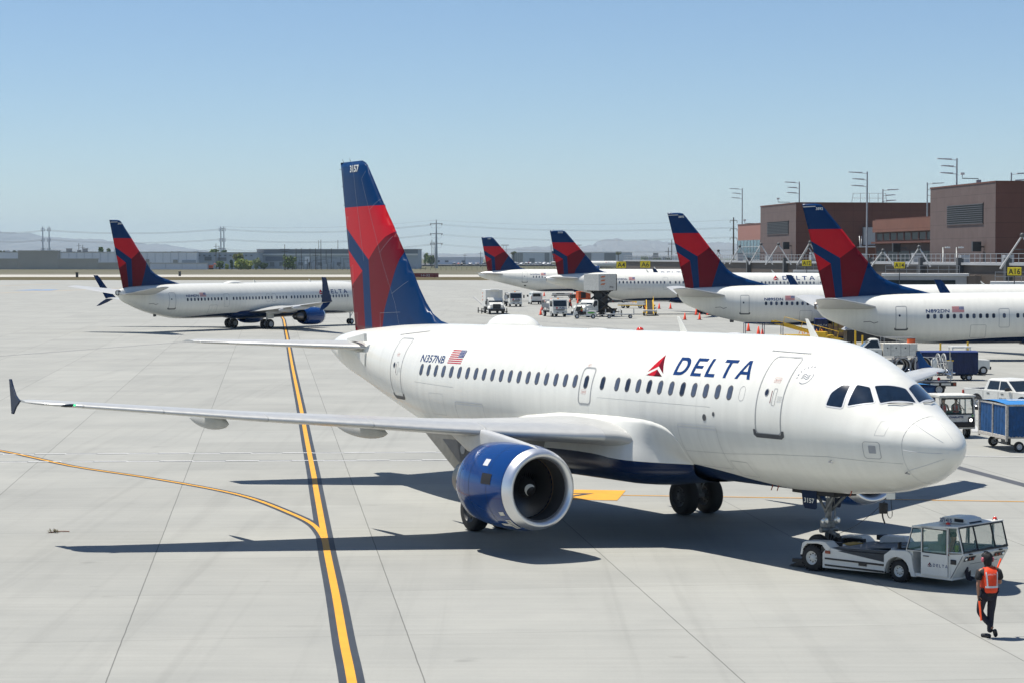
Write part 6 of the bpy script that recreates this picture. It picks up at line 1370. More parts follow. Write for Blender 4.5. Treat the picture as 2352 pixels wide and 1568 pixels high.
def van(label, loc, rz):
    t = thing('van', label, 'van', loc, rz)
    s = [(2.75, .45, .95, .8, .95), (2.6, .4, 1.1, .9, 1.0), (1.9, .35, 1.35, .97, 1.0), (1.2, .35, 2.05, .97, .86), (.8, .35, 2.15, .97, .84), (-2.5, .35, 2.15, .97, .84), (-2.72, .4, 2.05, .95, .82)]
    rr = [[(x, -w0, z0), (x, w0, z0), (x, w0, z0 + (z1 - z0) * .55), (x, w0 * w1, z1 - .08), (x, w0 * w1 - .12, z1), (x, -w0 * w1 + .12, z1), (x, -w0 * w1, z1 - .08), (x, -w0, z0 + (z1 - z0) * .55)] for x, z0, z1, w0, w1 in s]
    MB().loft(rr, 0, False, True).build('body', [WPAINT], t, bevel=.03)
    g = MB(); g.add([(-2.735, -.68, 1.35), (-2.735, .68, 1.35), (-2.73, .62, 1.85), (-2.73, -.62, 1.85)], [(0, 1, 2, 3)])
    for sd in (-1, 1):
        for a, b in ((-2.3, -1.2), (-1.1, .1), (.2, 1.1)): g.add([(a, sd * .95, 1.35), (b, sd * .95, 1.35), (b - (.2 if b > 1 else 0), sd * .86, 1.95), (a, sd * .86, 1.95)], [(0, 1, 2, 3)])
    g.add([(1.92, -.85, 1.38), (1.92, .85, 1.38), (1.22, .78, 2.0), (1.22, -.78, 2.0)], [(0, 1, 2, 3)]); g.build('window', [CARGLASS], t, fix=False)
    b = MB(); b.box(-2.85, -2.68, -.95, .95, .35, .62); b.build('bumper', [BLACK], t, bevel=.03)
    l = MB()
    for sd in (-1, 1): l.box(-2.75, -2.70, sd * .86, sd * .95, .95, 1.45)
    l.build('tail_light', [mat("tail lamp red", (.35, .02, .01), .3)], t); MB().box(-2.76, -2.73, -.2, .2, .75, .88).build('number_plate', [WDIRTY], t)
    m = MB()
    for sd in (-1, 1): m.box(1.3, 1.42, sd * .95, sd * 1.25, 1.25, 1.6)
    m.build('mirror', [BLACK], t, bevel=.02)
    add_wheels(t, ((1.75, .85), (1.75, -.85), (-1.7, .85), (-1.7, -.85)), .35, .24); return t
def baggage_tractor(label, loc, rz, driver=None, big=False, front_text=None, leaf=True):
    t = thing('baggage_tractor', label, 'baggage tractor', loc, rz, 'electric baggage tractors')
    b = MB()
    if not big:
        b.prism([(-1.5, .35), (-1.5, 1.0), (-.2, 1.08), (-.15, .5), (.9, .45), (1.05, .95), (1.45, .95), (1.55, .35)], -.62, .62, 'y'); b.build('body', [WPAINT], t, bevel=.03)
        c = MB()
        for y in (-.6, .6):
            for p in ([(1.35, y, .95), (1.05, y, 1.85)], [(1.05, y, 1.85), (-.1, y, 1.88)], [(-.1, y, 1.88), (-.25, y, 1.0)]): c.tube(p, .05, 6)
        c.box(-.2, 1.15, -.65, .65, 1.84, 1.92); c.build('cab', [WPAINT], t)
        if leaf:
            l = MB(); l.add([(-1.3 + .5 - .5 * math.cos(a), -.632, .78 + .12 * math.sin(a)) for a in [2 * math.pi * k / 14 for k in range(14)]], [tuple(range(14))]); l.build('leaf_emblem', [mat("leaf green", (.10, .35, .05), .5)], t, fix=False)
            l = MB(); l.add([(-.3 - (.5 - .5 * math.cos(a)), .632, .78 + .12 * math.sin(a)) for a in [2 * math.pi * k / 14 for k in range(14)]], [tuple(range(14))]); l.build('leaf_emblem', [mat("leaf green", (.10, .35, .05), .5)], t, fix=False)
        MB().box(.25, .75, -.45, .45, .5, .75).build('seat', [BLACK], t, bevel=.04); add_wheels(t, ((1.05, .55), (1.05, -.55), (-1.05, .55), (-1.05, -.55)), .30, .2); MB().box(-1.62, -1.5, -.5, .5, .35, .55).build('bumper', [BLACK], t)
    else:
        b.box(-1.75, 1.60, -.82, .82, .42, .80); b.box(1.45, 1.62, -.84, .84, .42, 1.06); b.box(-1.75, -.2, -.8, .8, .8, 1.15); b.build('body', [WDIRTY], t, bevel=.02)
        c = MB()
        for x, x2 in ((1.56, 1.46), (-.15, -.15)):
            for y in (-.8, .8): c.tube([(x, y, 1.05), (x2, y, 1.86)], .045, 4)
        for y in (-.8, .8): c.tube([(.55, y, .6), (.5, y, 1.86)], .035, 4); c.tube([(1.46, y, 1.84), (-.15, y, 1.84)], .04, 4)
        c.box(-.25, 1.60, -.86, .86, 1.86, 1.93); c.box(1.40, 1.52, -.80, .80, 1.78, 1.86); co = c.build('cab', [WDIRTY], t)
        wf_ = MB()
        for a, b_ in (((1.60, -.72, 1.10), (1.60, .72, 1.10)), ((1.60, .72, 1.10), (1.52, .72, 1.78)), ((1.52, .72, 1.78), (1.52, -.72, 1.78)), ((1.52, -.72, 1.78), (1.60, -.72, 1.10))): wf_.tube([a, b_], .03, 4)
        wf_.tube([(1.56, -.1, 1.78), (1.60, .35, 1.25)], .012, 4); wf_.build('window_rubber', [BLACK], t)
        MB().add([(1.60, -.70, 1.11), (1.60, .70, 1.11), (1.52, .70, 1.77), (1.52, -.70, 1.77)], [(0, 1, 2, 3)]).build('windscreen', [GLASS], t, fix=False)
        MB().box(1.58, 1.66, -.80, .80, .50, .74).build('bumper', [BLACK], t, bevel=.02)
        flat_text(front_text, .12, LETTER, lambda x, y: Vector((1.628, -.40 + x, .92 + y)), t, bold=.005, xs=1.0)
        h = MB(); h.ball((1.64, .62, .82), .075, 0, 12, (.5, 1, 1)); h.build('headlight', [mat("lit headlamp", (1, .97, .9), .2, emit=2.0)], t)
        MB().box(1.62, 1.64, .50, .78, .70, .95).build('lamp_surround', [BLACK], t)
        MB().box(1.63, 1.635, .66, .74, .98, 1.06).build('green_label', [mat("leaf green", (.10, .35, .05), .5)], t)
        MB().lathe([(-.01, .15), (.01, .17), (.02, .15)], (1.22, .30, 1.18), 'x', 20).build('steering_wheel', [BLACK], t); MB().box(.2, .42, -.7, .7, .8, 1.15).build('seat', [BLACK], t, bevel=.05)
        add_wheels(t, ((1.15, .62), (1.15, -.62), (-1.2, .62), (-1.2, -.62)), .28, .2)
    return t
def belt_loader(label, loc, rz, up=R(16), col=None):
    t = thing('belt_loader', label, 'belt loader', loc, rz, 'yellow and white belt loaders'); col = col or WPAINT
    b = MB(); b.box(-2.4, 2.4, -.95, .95, .42, .80); b.box(-2.2, -1.0, .35, .95, .8, 1.15); bo = b.build('body', [col], t, bevel=.04)
    MB().box(-2.42, 2.42, -.97, .97, .40, .52).build('bumper', [YELLOW], t)
    M = Matrix.Translation((-.2, 0, 1.15)) @ Matrix.Rotation(-up, 4, 'Y')
    f = MB(); f.box(-3.4, 3.6, -.50, -.40, -.14, .12, M=M); f.box(-3.4, 3.6, .40, .50, -.14, .12, M=M); fo = f.build('belt_frame', [YELLOW], t)
    MB().box(-3.38, 3.58, -.40, .40, -.05, .04, M=M).build('belt', [BLACK], fo)
    r = MB()
    for x in (-3.0, -1.2, .6, 2.4): r.tube([M @ Vector((x, .52, .0)), M @ Vector((x, .52, .75))], .025, 5)
    r.tube([M @ Vector((-3.0, .52, .75)), M @ Vector((2.4, .52, .75))], .025, 5); r.build('hand_rail', [YELLOW], t)
    h = MB()
    for k in range(5): h.tube([(-1.5 + .5 * k, -.6, .8), (-1.3 + .5 * k, -.65, 1.3), (-1.1 + .5 * k, -.6, .85)], .04, 5)
    h.build('hydraulic_hose', [mat("orange hose", (.75, .25, .02), .5)], t)
    s = MB(); s.box(-1.6, -1.1, -.9, -.5, .8, 1.0); s.box(-1.7, -1.6, -.9, -.5, .8, 1.4); s.build('seat', [BLACK], t)
    add_wheels(t, ((1.5, .82), (1.5, -.82), (-1.5, .82), (-1.5, -.82)), .32, .24); return t
# ---- cones
def cone_proto():
    t = thing('traffic_cone', 'x', 'traffic cone'); MB().lathe([(.02, .17), (.04, .165), (.72, .035), (.725, .001)], (0, 0, 0), 'z', 16).build('cone', [CONE], t)
    MB().box(-.21, .21, -.21, .21, 0, .035).build('base', [BLACK], t); return t
cone0 = cone_proto()
CONES = [(1573, 735, 'leftmost of the four cones beside the N895DN tail'), (1599, 724, 'rear left cone of the four beside the N895DN tail'), (1607, 735, 'front right cone of the four beside the N895DN tail'), (1626, 724, 'rightmost of the four cones beside the N895DN tail'),
    (1514, 710, 'cone right of the black and white belt loader, left one of two'), (1540, 710, 'cone right of the black and white belt loader, right one of two'), (1365, 0, ''), (1250, 700, 'cone standing right of the white van'), (1245, 713, 'cone below the right rear corner of the white van'), (1242, 724, 'cone just left of the second fuelling truck'), (1266, 698, 'cone behind the second fuelling truck'), (1311, 704, 'cone at the heels of the walking worker'), (1327, 697, 'cone between the walking worker and the raised catering truck'), (1311, 685, 'cone behind the walking worker, left one of two'), (1320, 684, 'cone behind the walking worker, right one of two'),
    (1388, 694, 'cone left of the small yellow belt loader, left one of two'), (1408, 694, 'cone left of the small yellow belt loader, right one of two'), (1444, 684, 'small cone seen behind the yellow belt loader'), (1484, 700, 'cone behind the belt loader with the black belt'), (1742, 769, 'cone standing behind the navy cart frame, left one of two'), (1751, 775, 'cone standing behind the navy cart frame, right one of two'), (1719, 761, 'cone left behind the navy cart frame'), (1250, 681, 'tiny cone behind the white van roof'), (1457, 684, 'tiny far cone below the N535DN belly')]
first = True
for x, y, l in CONES:
    if not y: continue
    c = cone0 if first else copy_thing(cone0, (0, 0, 0)); first = False
    c.location = gnd(x, y); c['label'] = 'orange ' + l; c['group'] = 'orange traffic cones on the apron'; c.rotation_euler = (0, 0, random.uniform(0, 1.5)); c.scale = (1.25, 1.25, 1.25)
def drop(x, y, z=0): return gnd(x, y, z)
# ---- middle distance
bonnet_truck('parked catering truck with its body lowered, leftmost of the service vehicles', drop(1134, 723) + Vector((0, 4.5, 0)), R(-83))
cabover('white fuelling truck between the lowered catering truck and the white van', drop(1184, 706) + Vector((-.3, 3.5, 0)), R(-80)); 
van('white van seen from behind between the two fuelling trucks', drop(1225, 700) + Vector((.3, 3, 0)), R(96))
cabover('white fuelling truck nearer to us with hoses at its side, beside the small tractor', drop(1280, 729) + Vector((-.2, 3, 0)), R(-74))
bt = baggage_tractor('small white tractor with a green leaf on its side pulling a flat dolly', drop(1344, 732.5) + Vector((0, .6, 0)), R(180))
bv = gnd(1344, 732.5) + Vector((0, .6, 0)); seated('driver sitting in the small white tractor with the green leaf', bv + Vector((-.42, 0, .78)), R(180), s=.95)
dl = thing('flat_dolly', 'empty flat dolly with low racks hitched behind the small white tractor', 'dolly', drop(1424, 732) + Vector((0, .8, 0)), R(180))
d_ = MB(); d_.box(-1.9, 1.9, -.75, .75, .48, .60); d_.build('deck', [GALV], dl)
d_ = MB()
for x in (-1.9, 1.85): 
    for y in (-.75, .7): d_.box(x, x + .06, y, y + .06, .6, 1.25)
    d_.box(x, x + .05, -.75, .75, .9, .98)
for x in (-.2, .05): d_.box(x, x + .06, -.75, -.69, .5, 1.2)
d_.tube([(1.9, 0, .45), (3.0, 0, .5)], .03, 5); d_.build('end_rack', [GALV], dl); add_wheels(dl, ((1.4, .6), (1.4, -.6), (-1.4, .6), (-1.4, -.6)), .25, .16)
hc = bonnet_truck('catering truck with its box raised high to the rear door of the N535DN aircraft', drop(1366, 729) + Vector((-.1, 2.6, 0)), R(-125), lift=2.5, num="1916")
belt_loader('belt loader with a black belt and orange hoses, front one near the flat dolly', drop(1492, 726) + Vector((.2, 2.6, 0)), R(-93), up=R(-14))
belt_loader('small yellow belt loader parked sideways behind the flat dolly', drop(1450, 709) + Vector((.5, 1.5, 0)), R(150), up=R(12), col=WPAINT)
def person_standing(label, loc, rz, vm=None, walk=True, s=1.):
    p = dict(pel=(0, 0, .95), wai=(0, 0, 1.08), che=(.01, 0, 1.3), shc=(0, 0, 1.45), nek=(.01, 0, 1.53), h0=(.03, 0, 1.61), h1=(.03, 0, 1.70), h2=(.03, 0, 1.76), lh=(0, .1, .92), lk=(.20, .1, .52), la=(.22, .1, .08), lt=(.36, .1, .04), rh=(0, -.1, .92), rk=(.02, -.1, .50), ra=(-.28, -.1, .14), rt=(-.16, -.1, .04), ls=(0, .18, 1.41), le=(-.12, .22, 1.15), lw=(-.02, .22, .93), lf=(.02, .21, .84), rs=(0, -.18, 1.41), re=(.08, -.22, 1.15), rw=(.26, -.2, 1.02), rf=(.34, -.19, .98))
    e = [('pel', 'wai'), ('wai', 'che'), ('che', 'shc'), ('shc', 'nek'), ('nek', 'h0'), ('h0', 'h1'), ('h1', 'h2'), ('shc', 'ls'), ('ls', 'le'), ('le', 'lw'), ('lw', 'lf'), ('shc', 'rs'), ('rs', 're'), ('re', 'rw'), ('rw', 'rf')]
    r = dict(pel=.12, wai=.11, che=(.10, .14), shc=.08, nek=.05, h0=.075, h1=.088, h2=.055, ls=.055, le=.042, lw=.03, lf=.032, rs=.055, re=.042, rw=.03, rf=.032)
    leg = [('pel', 'lh'), ('lh', 'lk'), ('lk', 'la'), ('la', 'lt'), ('pel', 'rh'), ('rh', 'rk'), ('rk', 'ra'), ('ra', 'rt')]; lr = dict(pel=.14, lh=.11, lk=.075, la=.055, lt=.045, rh=.11, rk=.075, ra=.055, rt=.045)
    return person('person', label, loc, rz, p, [('person_body', SKIN, e, r, 1), ('trousers', DENIM, leg, lr, 1), ('safety_vest', vm or VEST, [('wai', 'che'), ('che', 'shc'), ('pel', 'wai')], dict(pel=.145, wai=(.14, .16), che=(.15, .19), shc=(.11, .15)), 1)], None, s)
person_standing('ramp worker in orange vest striding left of the raised catering truck', drop(1310, 709), R(170))
person_standing('ramp worker in lime vest standing behind the belt loader with the black belt', drop(1663, 703), R(200), mat("lime vest", (.35, .75, .03), .6))
OR_ = mat("orange equipment paint", (.62, .10, .02), .5, var=.3)
def gpu(label, x, y, rz, col, lng=2.6, h=1.3, wheels_=True, cat='ground power unit', dy=1.):
    t = thing('ground_power_unit', label, cat, gnd(x, y) + Vector((0, dy, 0)), rz, 'service units under the parked airliners')
    b = MB(); b.box(-lng / 2, lng / 2, -.7, .7, .45, h); b.build('body', [col], t, bevel=.06)
    l = MB(); l.box(-lng * .3, lng * .1, -.71, -.70, .7, h - .15); l.box(-lng * .3, lng * .1, .70, .71, .7, h - .15); l.build('vent', [BLACK], t)
    g = MB(); g.box(-lng / 2 - .1, lng / 2 + .1, -.5, .5, .32, .45); g.tube([(lng / 2, 0, .4), (lng / 2 + .9, 0, .3)], .03, 5)
    for k in range(4): g.tube([(-lng * .4 + k * lng * .25, .72, h - .3), (-lng * .4 + k * lng * .25, .9, h - .7)], .02, 5)
    g.build('chassis', [DGREY], t); add_wheels(t, ((lng * .34, .6), (lng * .34, -.6), (-lng * .34, .6), (-lng * .34, -.6)), .24, .15); return t
gpu('orange service unit behind the raised catering truck, left of its cab', 1340, 694, R(20), OR_, 2.4, 1.9)
gpu('white and grey hose trailer below the N107DN tail', 1292, 684, R(0), WDIRTY, 4.2, 1.0)
gpu('orange unit parked between the two tails beside the lime vested worker', 1645, 701, R(10), OR_, 4.2, 2.0)
gpu('pale hose cart behind the small yellow belt loader', 1415, 696, R(5), GALV, 4.0, 1.2)
gpu('silver hydrant cart with pipes standing left of the N895DN main wheels', 1718, 703, R(0), GALV, 4.4, 1.7)
gpu('small cart with dark tank just right of the walking worker', 1322, 690, R(0), DGREY, 2.2, 1.1)
# ---- right hand side, beyond the near nose
pickup('pickup_truck', 'white crew cab pickup with an open bed parked beyond the near nose at right', gnd(2246, 940) + Vector((1.53, -.98, 0)), R(-60))
def worn_cart(label, loc, rz, W=1.7):
    t = cart(label, loc, rz, 3.5, W, CURTAIN, roofm=mat("bright blue roof cover", (.03, .20, .50), .5, var=.25, vs=2.), frame=mat("chipped white frame", (.50, .47, .42), .7, var=.5, vs=14.), h0=.66, h1=1.98); return t
pL, pN = gnd(2281, 1023), gnd(2340, 1037); ya = (pL - pN).normalized(); xa = Vector((ya.y, -ya.x, 0)); Wc = (pL - pN).length + .24
wc = worn_cart('worn baggage cart with bright blue curtains and rusty white frame at right edge', (pL + pN) / 2 + xa * 1.2, math.atan2(xa.y, xa.x), Wc)
c2 = MB(); c2.add([(-1.2, -.35, 2.085), (.9, -.45, 2.085), (.8, -.25, 2.095), (-1.3, -.15, 2.095)], [(0, 1, 2, 3)]); c2.add([(-1.0, .2, 2.082), (.4, .15, 2.082), (.3, .35, 2.075), (-1.1, .4, 2.075)], [(0, 1, 2, 3)]); c2.build('painted_mark', [mat("faded white paint", (.55, .62, .70), .6)], wc, fix=False)
bt2 = baggage_tractor('boxy white tractor with a lit headlight and two riders, just right of the near nose', gnd(2190, 1006) + Vector((-.1, 1.6, 0)), R(-80), big=True, front_text="CHARLATTE")
tl_ = gnd(2190, 1006) + Vector((-.1, 1.6, 0)); m8 = Matrix.Translation(tl_) @ Matrix.Rotation(R(-80), 4, 'Z')
rv = mat("red orange vest", (.60, .04, .02), .6)
seated('driver with ear defenders at the wheel of the boxy white tractor', m8 @ Vector((.62, .30, .90)), R(-80), s=.95, vm=rv, tm=SILVER)
seated('passenger in red vest sitting left of the boxy white tractor\'s driver', m8 @ Vector((.62, -.28, .90)), R(-80), s=.95, vm=rv, tm=SILVER)
cart('bright blue cart partly hidden behind the near cockpit windows', Vector((18.85, 100.3, 0)), R(-78), 3.2, 1.5, CURTAIN, roofm=mat("bright blue roof cover", (.03, .20, .50), .5, var=.25, vs=2.))
nc = cart('closed navy curtain cart with a yellow fastening, behind the fuelling cart with reels', gnd(2193, 874) + Vector((-.35, .9, 0)), R(2), 3.7, 1.6, CURTN, roofm=mat("dark blue roof", (.02, .03, .13), .4), h0=.52, h1=1.86)
b = MB(); b.box(-.035, .035, -.86, -.84, .75, 1.95); b.build('webbing', [mat("strap grey", (.45, .42, .36), .7)], nc); b = MB(); b.box(-.25, .25, -.875, -.85, 1.28, 1.36); b.build('fastening', [YELLOW], nc)
baggage_tractor('small white tractor, only its end showing right of the closed navy cart', gnd(2240, 860) + Vector((-.45, .8, 0)), R(180), leaf=False)
for x, y0, y1, l in ((2160, 826, 788, 'yellow pole standing behind the navy cart, left one'), (2223, 803, 785, 'yellow pole standing behind the navy cart, right one')):
    p = at(x, y1, 150.0); o = MB().cyl((0, 0, 0), (0, 0, p.z), .07, n=8).cyl((0, 0, 0), (0, 0, .12), .25, n=10).build('pole', [YELLOW]); o.location = (p.x, p.y, 0); tag(o, l, 'pole')
# hydrant fuelling cart with two reels
hy = thing('hydrant_cart', 'fuelling cart with chrome pipes, hose reels and white cylinder behind the near cockpit', 'fuelling cart', gnd(2120, 908) + Vector((0, .9, 0)), R(4))
b = MB(); b.box(-2.9, 1.7, -.9, .9, .62, .78); b.box(-2.2, 1.4, -.5, .5, .4, .62); b.build('chassis', [DGREY], hy)
b = MB(); b.box(-.05, 1.9, -1.0, -.92, .56, .80); bo = b.build('rear_bar', [BLACK], hy); b = MB(); b.box(.35, .85, -1.02, -1.0, .62, .74); b.box(1.0, 1.55, -1.02, -1.0, .62, .74); b.build('placard', [WDIRTY], bo); MB().box(1.72, 1.86, -1.03, -1.0, .60, .76).build('marker_lamp', [mat("amber lens", (.25, .05, .02), .3)], bo)
for x, r_, y in ((-1.2, .46, -.35), (.0, .52, -.35), (-1.2, .46, .45), (.0, .52, .45)):
    rl = MB().lathe([(-.28, r_), (-.26, r_ * 1.0), (-.26, r_ * .78), (.26, r_ * .78), (.26, r_), (.28, r_)], (x, y, 1.75), 'y', 28).build('hose_reel', [BLACK], hy); MB().lathe([(-.3, r_ + .02), (-.3, r_ - .05)], (x, y, 1.75), 'y', 28).build('reel_rim', [GALV], rl)
for dx in (0, .34):
    rl = MB(); rl.lathe([(-.03, .60), (-.03, .54), (.03, .54), (.03, .60), (-.03, .60)], (1.0 + dx, -.2, 1.85), 'x', 28)
    for k in range(4): a = math.pi * k / 4; rl.tube([(1.0 + dx, -.2 - .56 * math.cos(a), 1.85 - .56 * math.sin(a)), (1.0 + dx, -.2 + .56 * math.cos(a), 1.85 + .56 * math.sin(a))], .018, 5)
    rl.build('hand_reel', [WPAINT], hy)
MB().lathe([(1.25, .15), (1.25, .17), (2.05, .17), (2.18, .10), (2.2, .001)], (.62, -.75, 0), 'z', 18).build('cylinder_tank', [WPAINT], hy)
cr = mat("chrome pipe", (.65, .66, .68), .18, metal=1.); pw_ = MB(); rnd = random.Random(11)
for k in range(16):
    x = rnd.uniform(-.8, 1.6); z = rnd.uniform(.85, 1.3); pw_.tube([(x, -.9, z), (x + rnd.uniform(-.3, .3), -.9, z + rnd.uniform(.1, .35)), (x + rnd.uniform(-.5, .5), -.6, z + rnd.uniform(-.1, .3))], rnd.uniform(.025, .06), 7); pw_.ball((x, -.92, z), rnd.uniform(.05, .11), 0, 8)
pw_.build('pipework', [cr], hy)
fr = MB()
for x in (-2.7, -2.3, -1.9, -.5, .5, 1.6): fr.tube([(x, -.85, .78), (x, -.85, 2.25)], .03, 5)
fr.tube([(-2.7, -.85, 2.25), (1.0, -.85, 2.25)], .025, 5); fr.tube([(-2.7, -.85, 1.8), (-1.9, -.85, 1.8)], .025, 5); fr.tube([(.9, -.85, 2.0), (1.65, -.85, 2.0)], .03, 5); fr.box(1.45, 1.7, -.9, -.5, 1.0, 2.0); fr.build('rail', [GALV], hy)
add_wheels(hy, ((.9, .75), (.9, -.75), (-1.8, .75), (-1.8, -.75)), .36, .28)
MB().prism([(-.12, .95), (.0, 1.07), (.12, .95), (.0, .83)], -.965, -.955, 'y', M=Matrix.Translation((.85, 0, .05))).build('hazard_placard', [RED], hy)
up = pickup('service_truck', 'white service truck with a grey locker body and DELTA door behind the near nose', gnd(2040, 838) + Vector((-.6, 2, 0)), R(178), utility=True)
og = thing('equipment_drum', 'orange drum on the back of the service truck', 'drum', gnd(2104, 838) + Vector((0, 2, 1.15))); MB().cyl((0, 0, 0), (0, 0, .75), .32, n=16).build('drum', [OR_], og); MB().cyl((0, 0, .75), (0, 0, .8), .34, n=16).build('lid', [DGREY], og)
# box cart, cart frame, belt loader with stairs beyond
bc = cart('navy cart loaded with cardboard boxes, open on its near side', gnd(1917, 784) + Vector((0, 1.2, 0)), R(-4), 3.5, 1.6, mat("navy cart panel", (.008, .015, .06), .4), opened=True, roofm=mat("dark blue roof", (.02, .03, .13), .4), h0=.45, h1=2.1)
vs, fs, w = wordmark(.16, .4); MB().add([(-1.55 + x, -.86, 1.45 + z) for x, z, _ in vs], fs).build('lettering', [WDIRTY], bc, fix=False); MB().add([(-1.35, -.86, 1.1), (-.85, -.86, 1.1), (-1.1, -.86, .8)], [(0, 1, 2)]).build('emblem', [DRED], bc, fix=False)
M9 = Matrix.Translation(gnd(1917, 784) + Vector((0, 1.2, 0))) @ Matrix.Rotation(R(-4), 4, 'Z'); rnd = random.Random(4); k = 0
WH = ['bottom', 'second', 'third']; CO = ['first', 'second', 'third', 'fourth']
for i in range(4):
    z = .46
    for j in range(3):
        hgt = rnd.uniform(.36, .50); w_ = .52
        o = MB().box(-w_ / 2, w_ / 2, -.55, .5, 0, hgt).build('cardboard_box', [CARDB if (i + j) % 3 else mat("taped yellow box", (.42, .30, .06), .7, var=.4)], bevel=.01); o.matrix_world = M9 @ Matrix.Translation((-.38 + .56 * i, 0, z)) @ Matrix.Rotation(rnd.uniform(-.04, .04), 4, 'Z'); z += hgt + .005
        tag(o, '%s cardboard box from below in the %s column from the left of the navy cart' % (WH[j], CO[i]), 'box', 'cardboard boxes on the navy cart')
cart('empty navy cart, only its roof frame showing above the near fuselage', gnd(1756, 790) + Vector((0, 1, 0)), R(0), 3.5, 1.5, None, frame=NAVY, h0=.6, h1=1.95)
bl3 = belt_loader('yellow belt loader with a hand rail behind the near fuselage, left of the box cart', gnd(1862, 790) + Vector((-.2, 1.6, 0)), R(155), up=R(14), col=YELLOW)
g_ = thing('canopy_cart', 'low grey canopy cart under the N892DN tail with dark sides', 'cart', gnd(2010, 800) + Vector((0, 3, 0)), R(0)); b = MB(); b.box(-2.2, 2.2, -1, 1, .5, 1.5); b.build('body', [BLACK], g_); MB().prism([(-2.4, 1.55), (-1.9, 1.95), (1.9, 1.95), (2.4, 1.55)], -1.1, 1.1, 'y').build('canopy', [GREY], g_); add_wheels(g_, ((1.6, .8), (1.6, -.8), (-1.6, .8), (-1.6, -.8)), .3, .2)
for x, y, l in ((1965, 752, 'tall yellow pole under the N892DN tail, left one'), (1981, 770, 'short yellow pole under the N892DN tail, right one')):
    p = at(x, y, 186.0); o = MB().cyl((0, 0, 0), (0, 0, p.z), .08, n=8).cyl((0, 0, 0), (0, 0, .12), .25, n=10).build('pole', [YELLOW]); o.location = (p.x, p.y, 0); tag(o, l, 'pole')
# ---------------------------------------------------------------- terminal
def wallmat(name, col, col2, px=4., pz=2.2):
    m = bpy.data.materials.new(name); m.use_nodes = True; nt = m.node_tree; b = nt.nodes["Principled BSDF"]; L = nt.links.new
    tc = nd(nt, "ShaderNodeTexCoord"); br = nd(nt, "ShaderNodeTexBrick"); br.offset = 0.0; br.inputs["Scale"].default_value = 1; br.inputs["Brick Width"].default_value = px; br.inputs["Row Height"].default_value = pz; br.inputs["Mortar Size"].default_value = .035; br.inputs["Bias"].default_value = 0
    br.inputs["Color1"].default_value = (*col, 1); br.inputs["Color2"].default_value = (*col2, 1); br.inputs["Mortar"].default_value = (*[c * .62 for c in col], 1)
    sp = nd(nt, "ShaderNodeSeparateXYZ"); L(tc.outputs["Object"], sp.inputs[0]); ad = nd(nt, "ShaderNodeMath", operation='ADD'); L(sp.outputs[0], ad.inputs[0]); L(sp.outputs[1], ad.inputs[1])
    cb = nd(nt, "ShaderNodeCombineXYZ"); L(ad.outputs[0], cb.inputs[0]); L(sp.outputs[2], cb.inputs[1]); L(cb.outputs[0], br.inputs["Vector"])
    n = nd(nt, "ShaderNodeTexNoise"); n.inputs["Scale"].default_value = .5; n.inputs["Detail"].default_value = 6; L(tc.outputs["Object"], n.inputs["Vector"])
    mr = nd(nt, "ShaderNodeMapRange"); mr.inputs[1].default_value = .3; mr.inputs[2].default_value = .7; mr.inputs[3].default_value = .9; mr.inputs[4].default_value = 1.06; L(n.outputs[0], mr.inputs[0])
    sc_ = nd(nt, "ShaderNodeVectorMath", operation='SCALE'); L(br.outputs[0], sc_.inputs[0]); L(mr.outputs[0], sc_.inputs["Scale"]); L(sc_.outputs[0], b.inputs["Base Color"]); b.inputs["Roughness"].default_value = .75
    return m
BROWN = wallmat("brown wall panels", (.108, .076, .068), (.114, .081, .073)); RUST = wallmat("rust wall panels", (.115, .044, .030), (.12, .048, .033)); VIAD = wallmat("viaduct brown", (.065, .050, .040), (.069, .053, .042), 6, 3)
TRIM = mat("pale metal trim", (.55, .55, .54), .4, metal=.3); GLZ = mat("terminal glass", (.10, .22, .26), .08, metal=.6, coat=.5); WDARK = mat("terminal dark window", (.02, .028, .03), .3, spec=.15)
n_ = Vector((.9934, .1143, 0)); u_ = Vector((-.1143, .9934, 0))
TM = Matrix(((n_.x, u_.x, 0, 0), (n_.y, u_.y, 0, 0), (0, 0, 1, 0), (0, 0, 0, 1)))    # local x = depth behind the front, y = along the front
def V_of(x, n0): d = ray(x, 700); t = n0 / (.9934 * d.x + .1143 * d.y); return (Vector((d.x * t, d.y * t, 0))).dot(u_)
def onfront(o): o.matrix_world = TM; return o
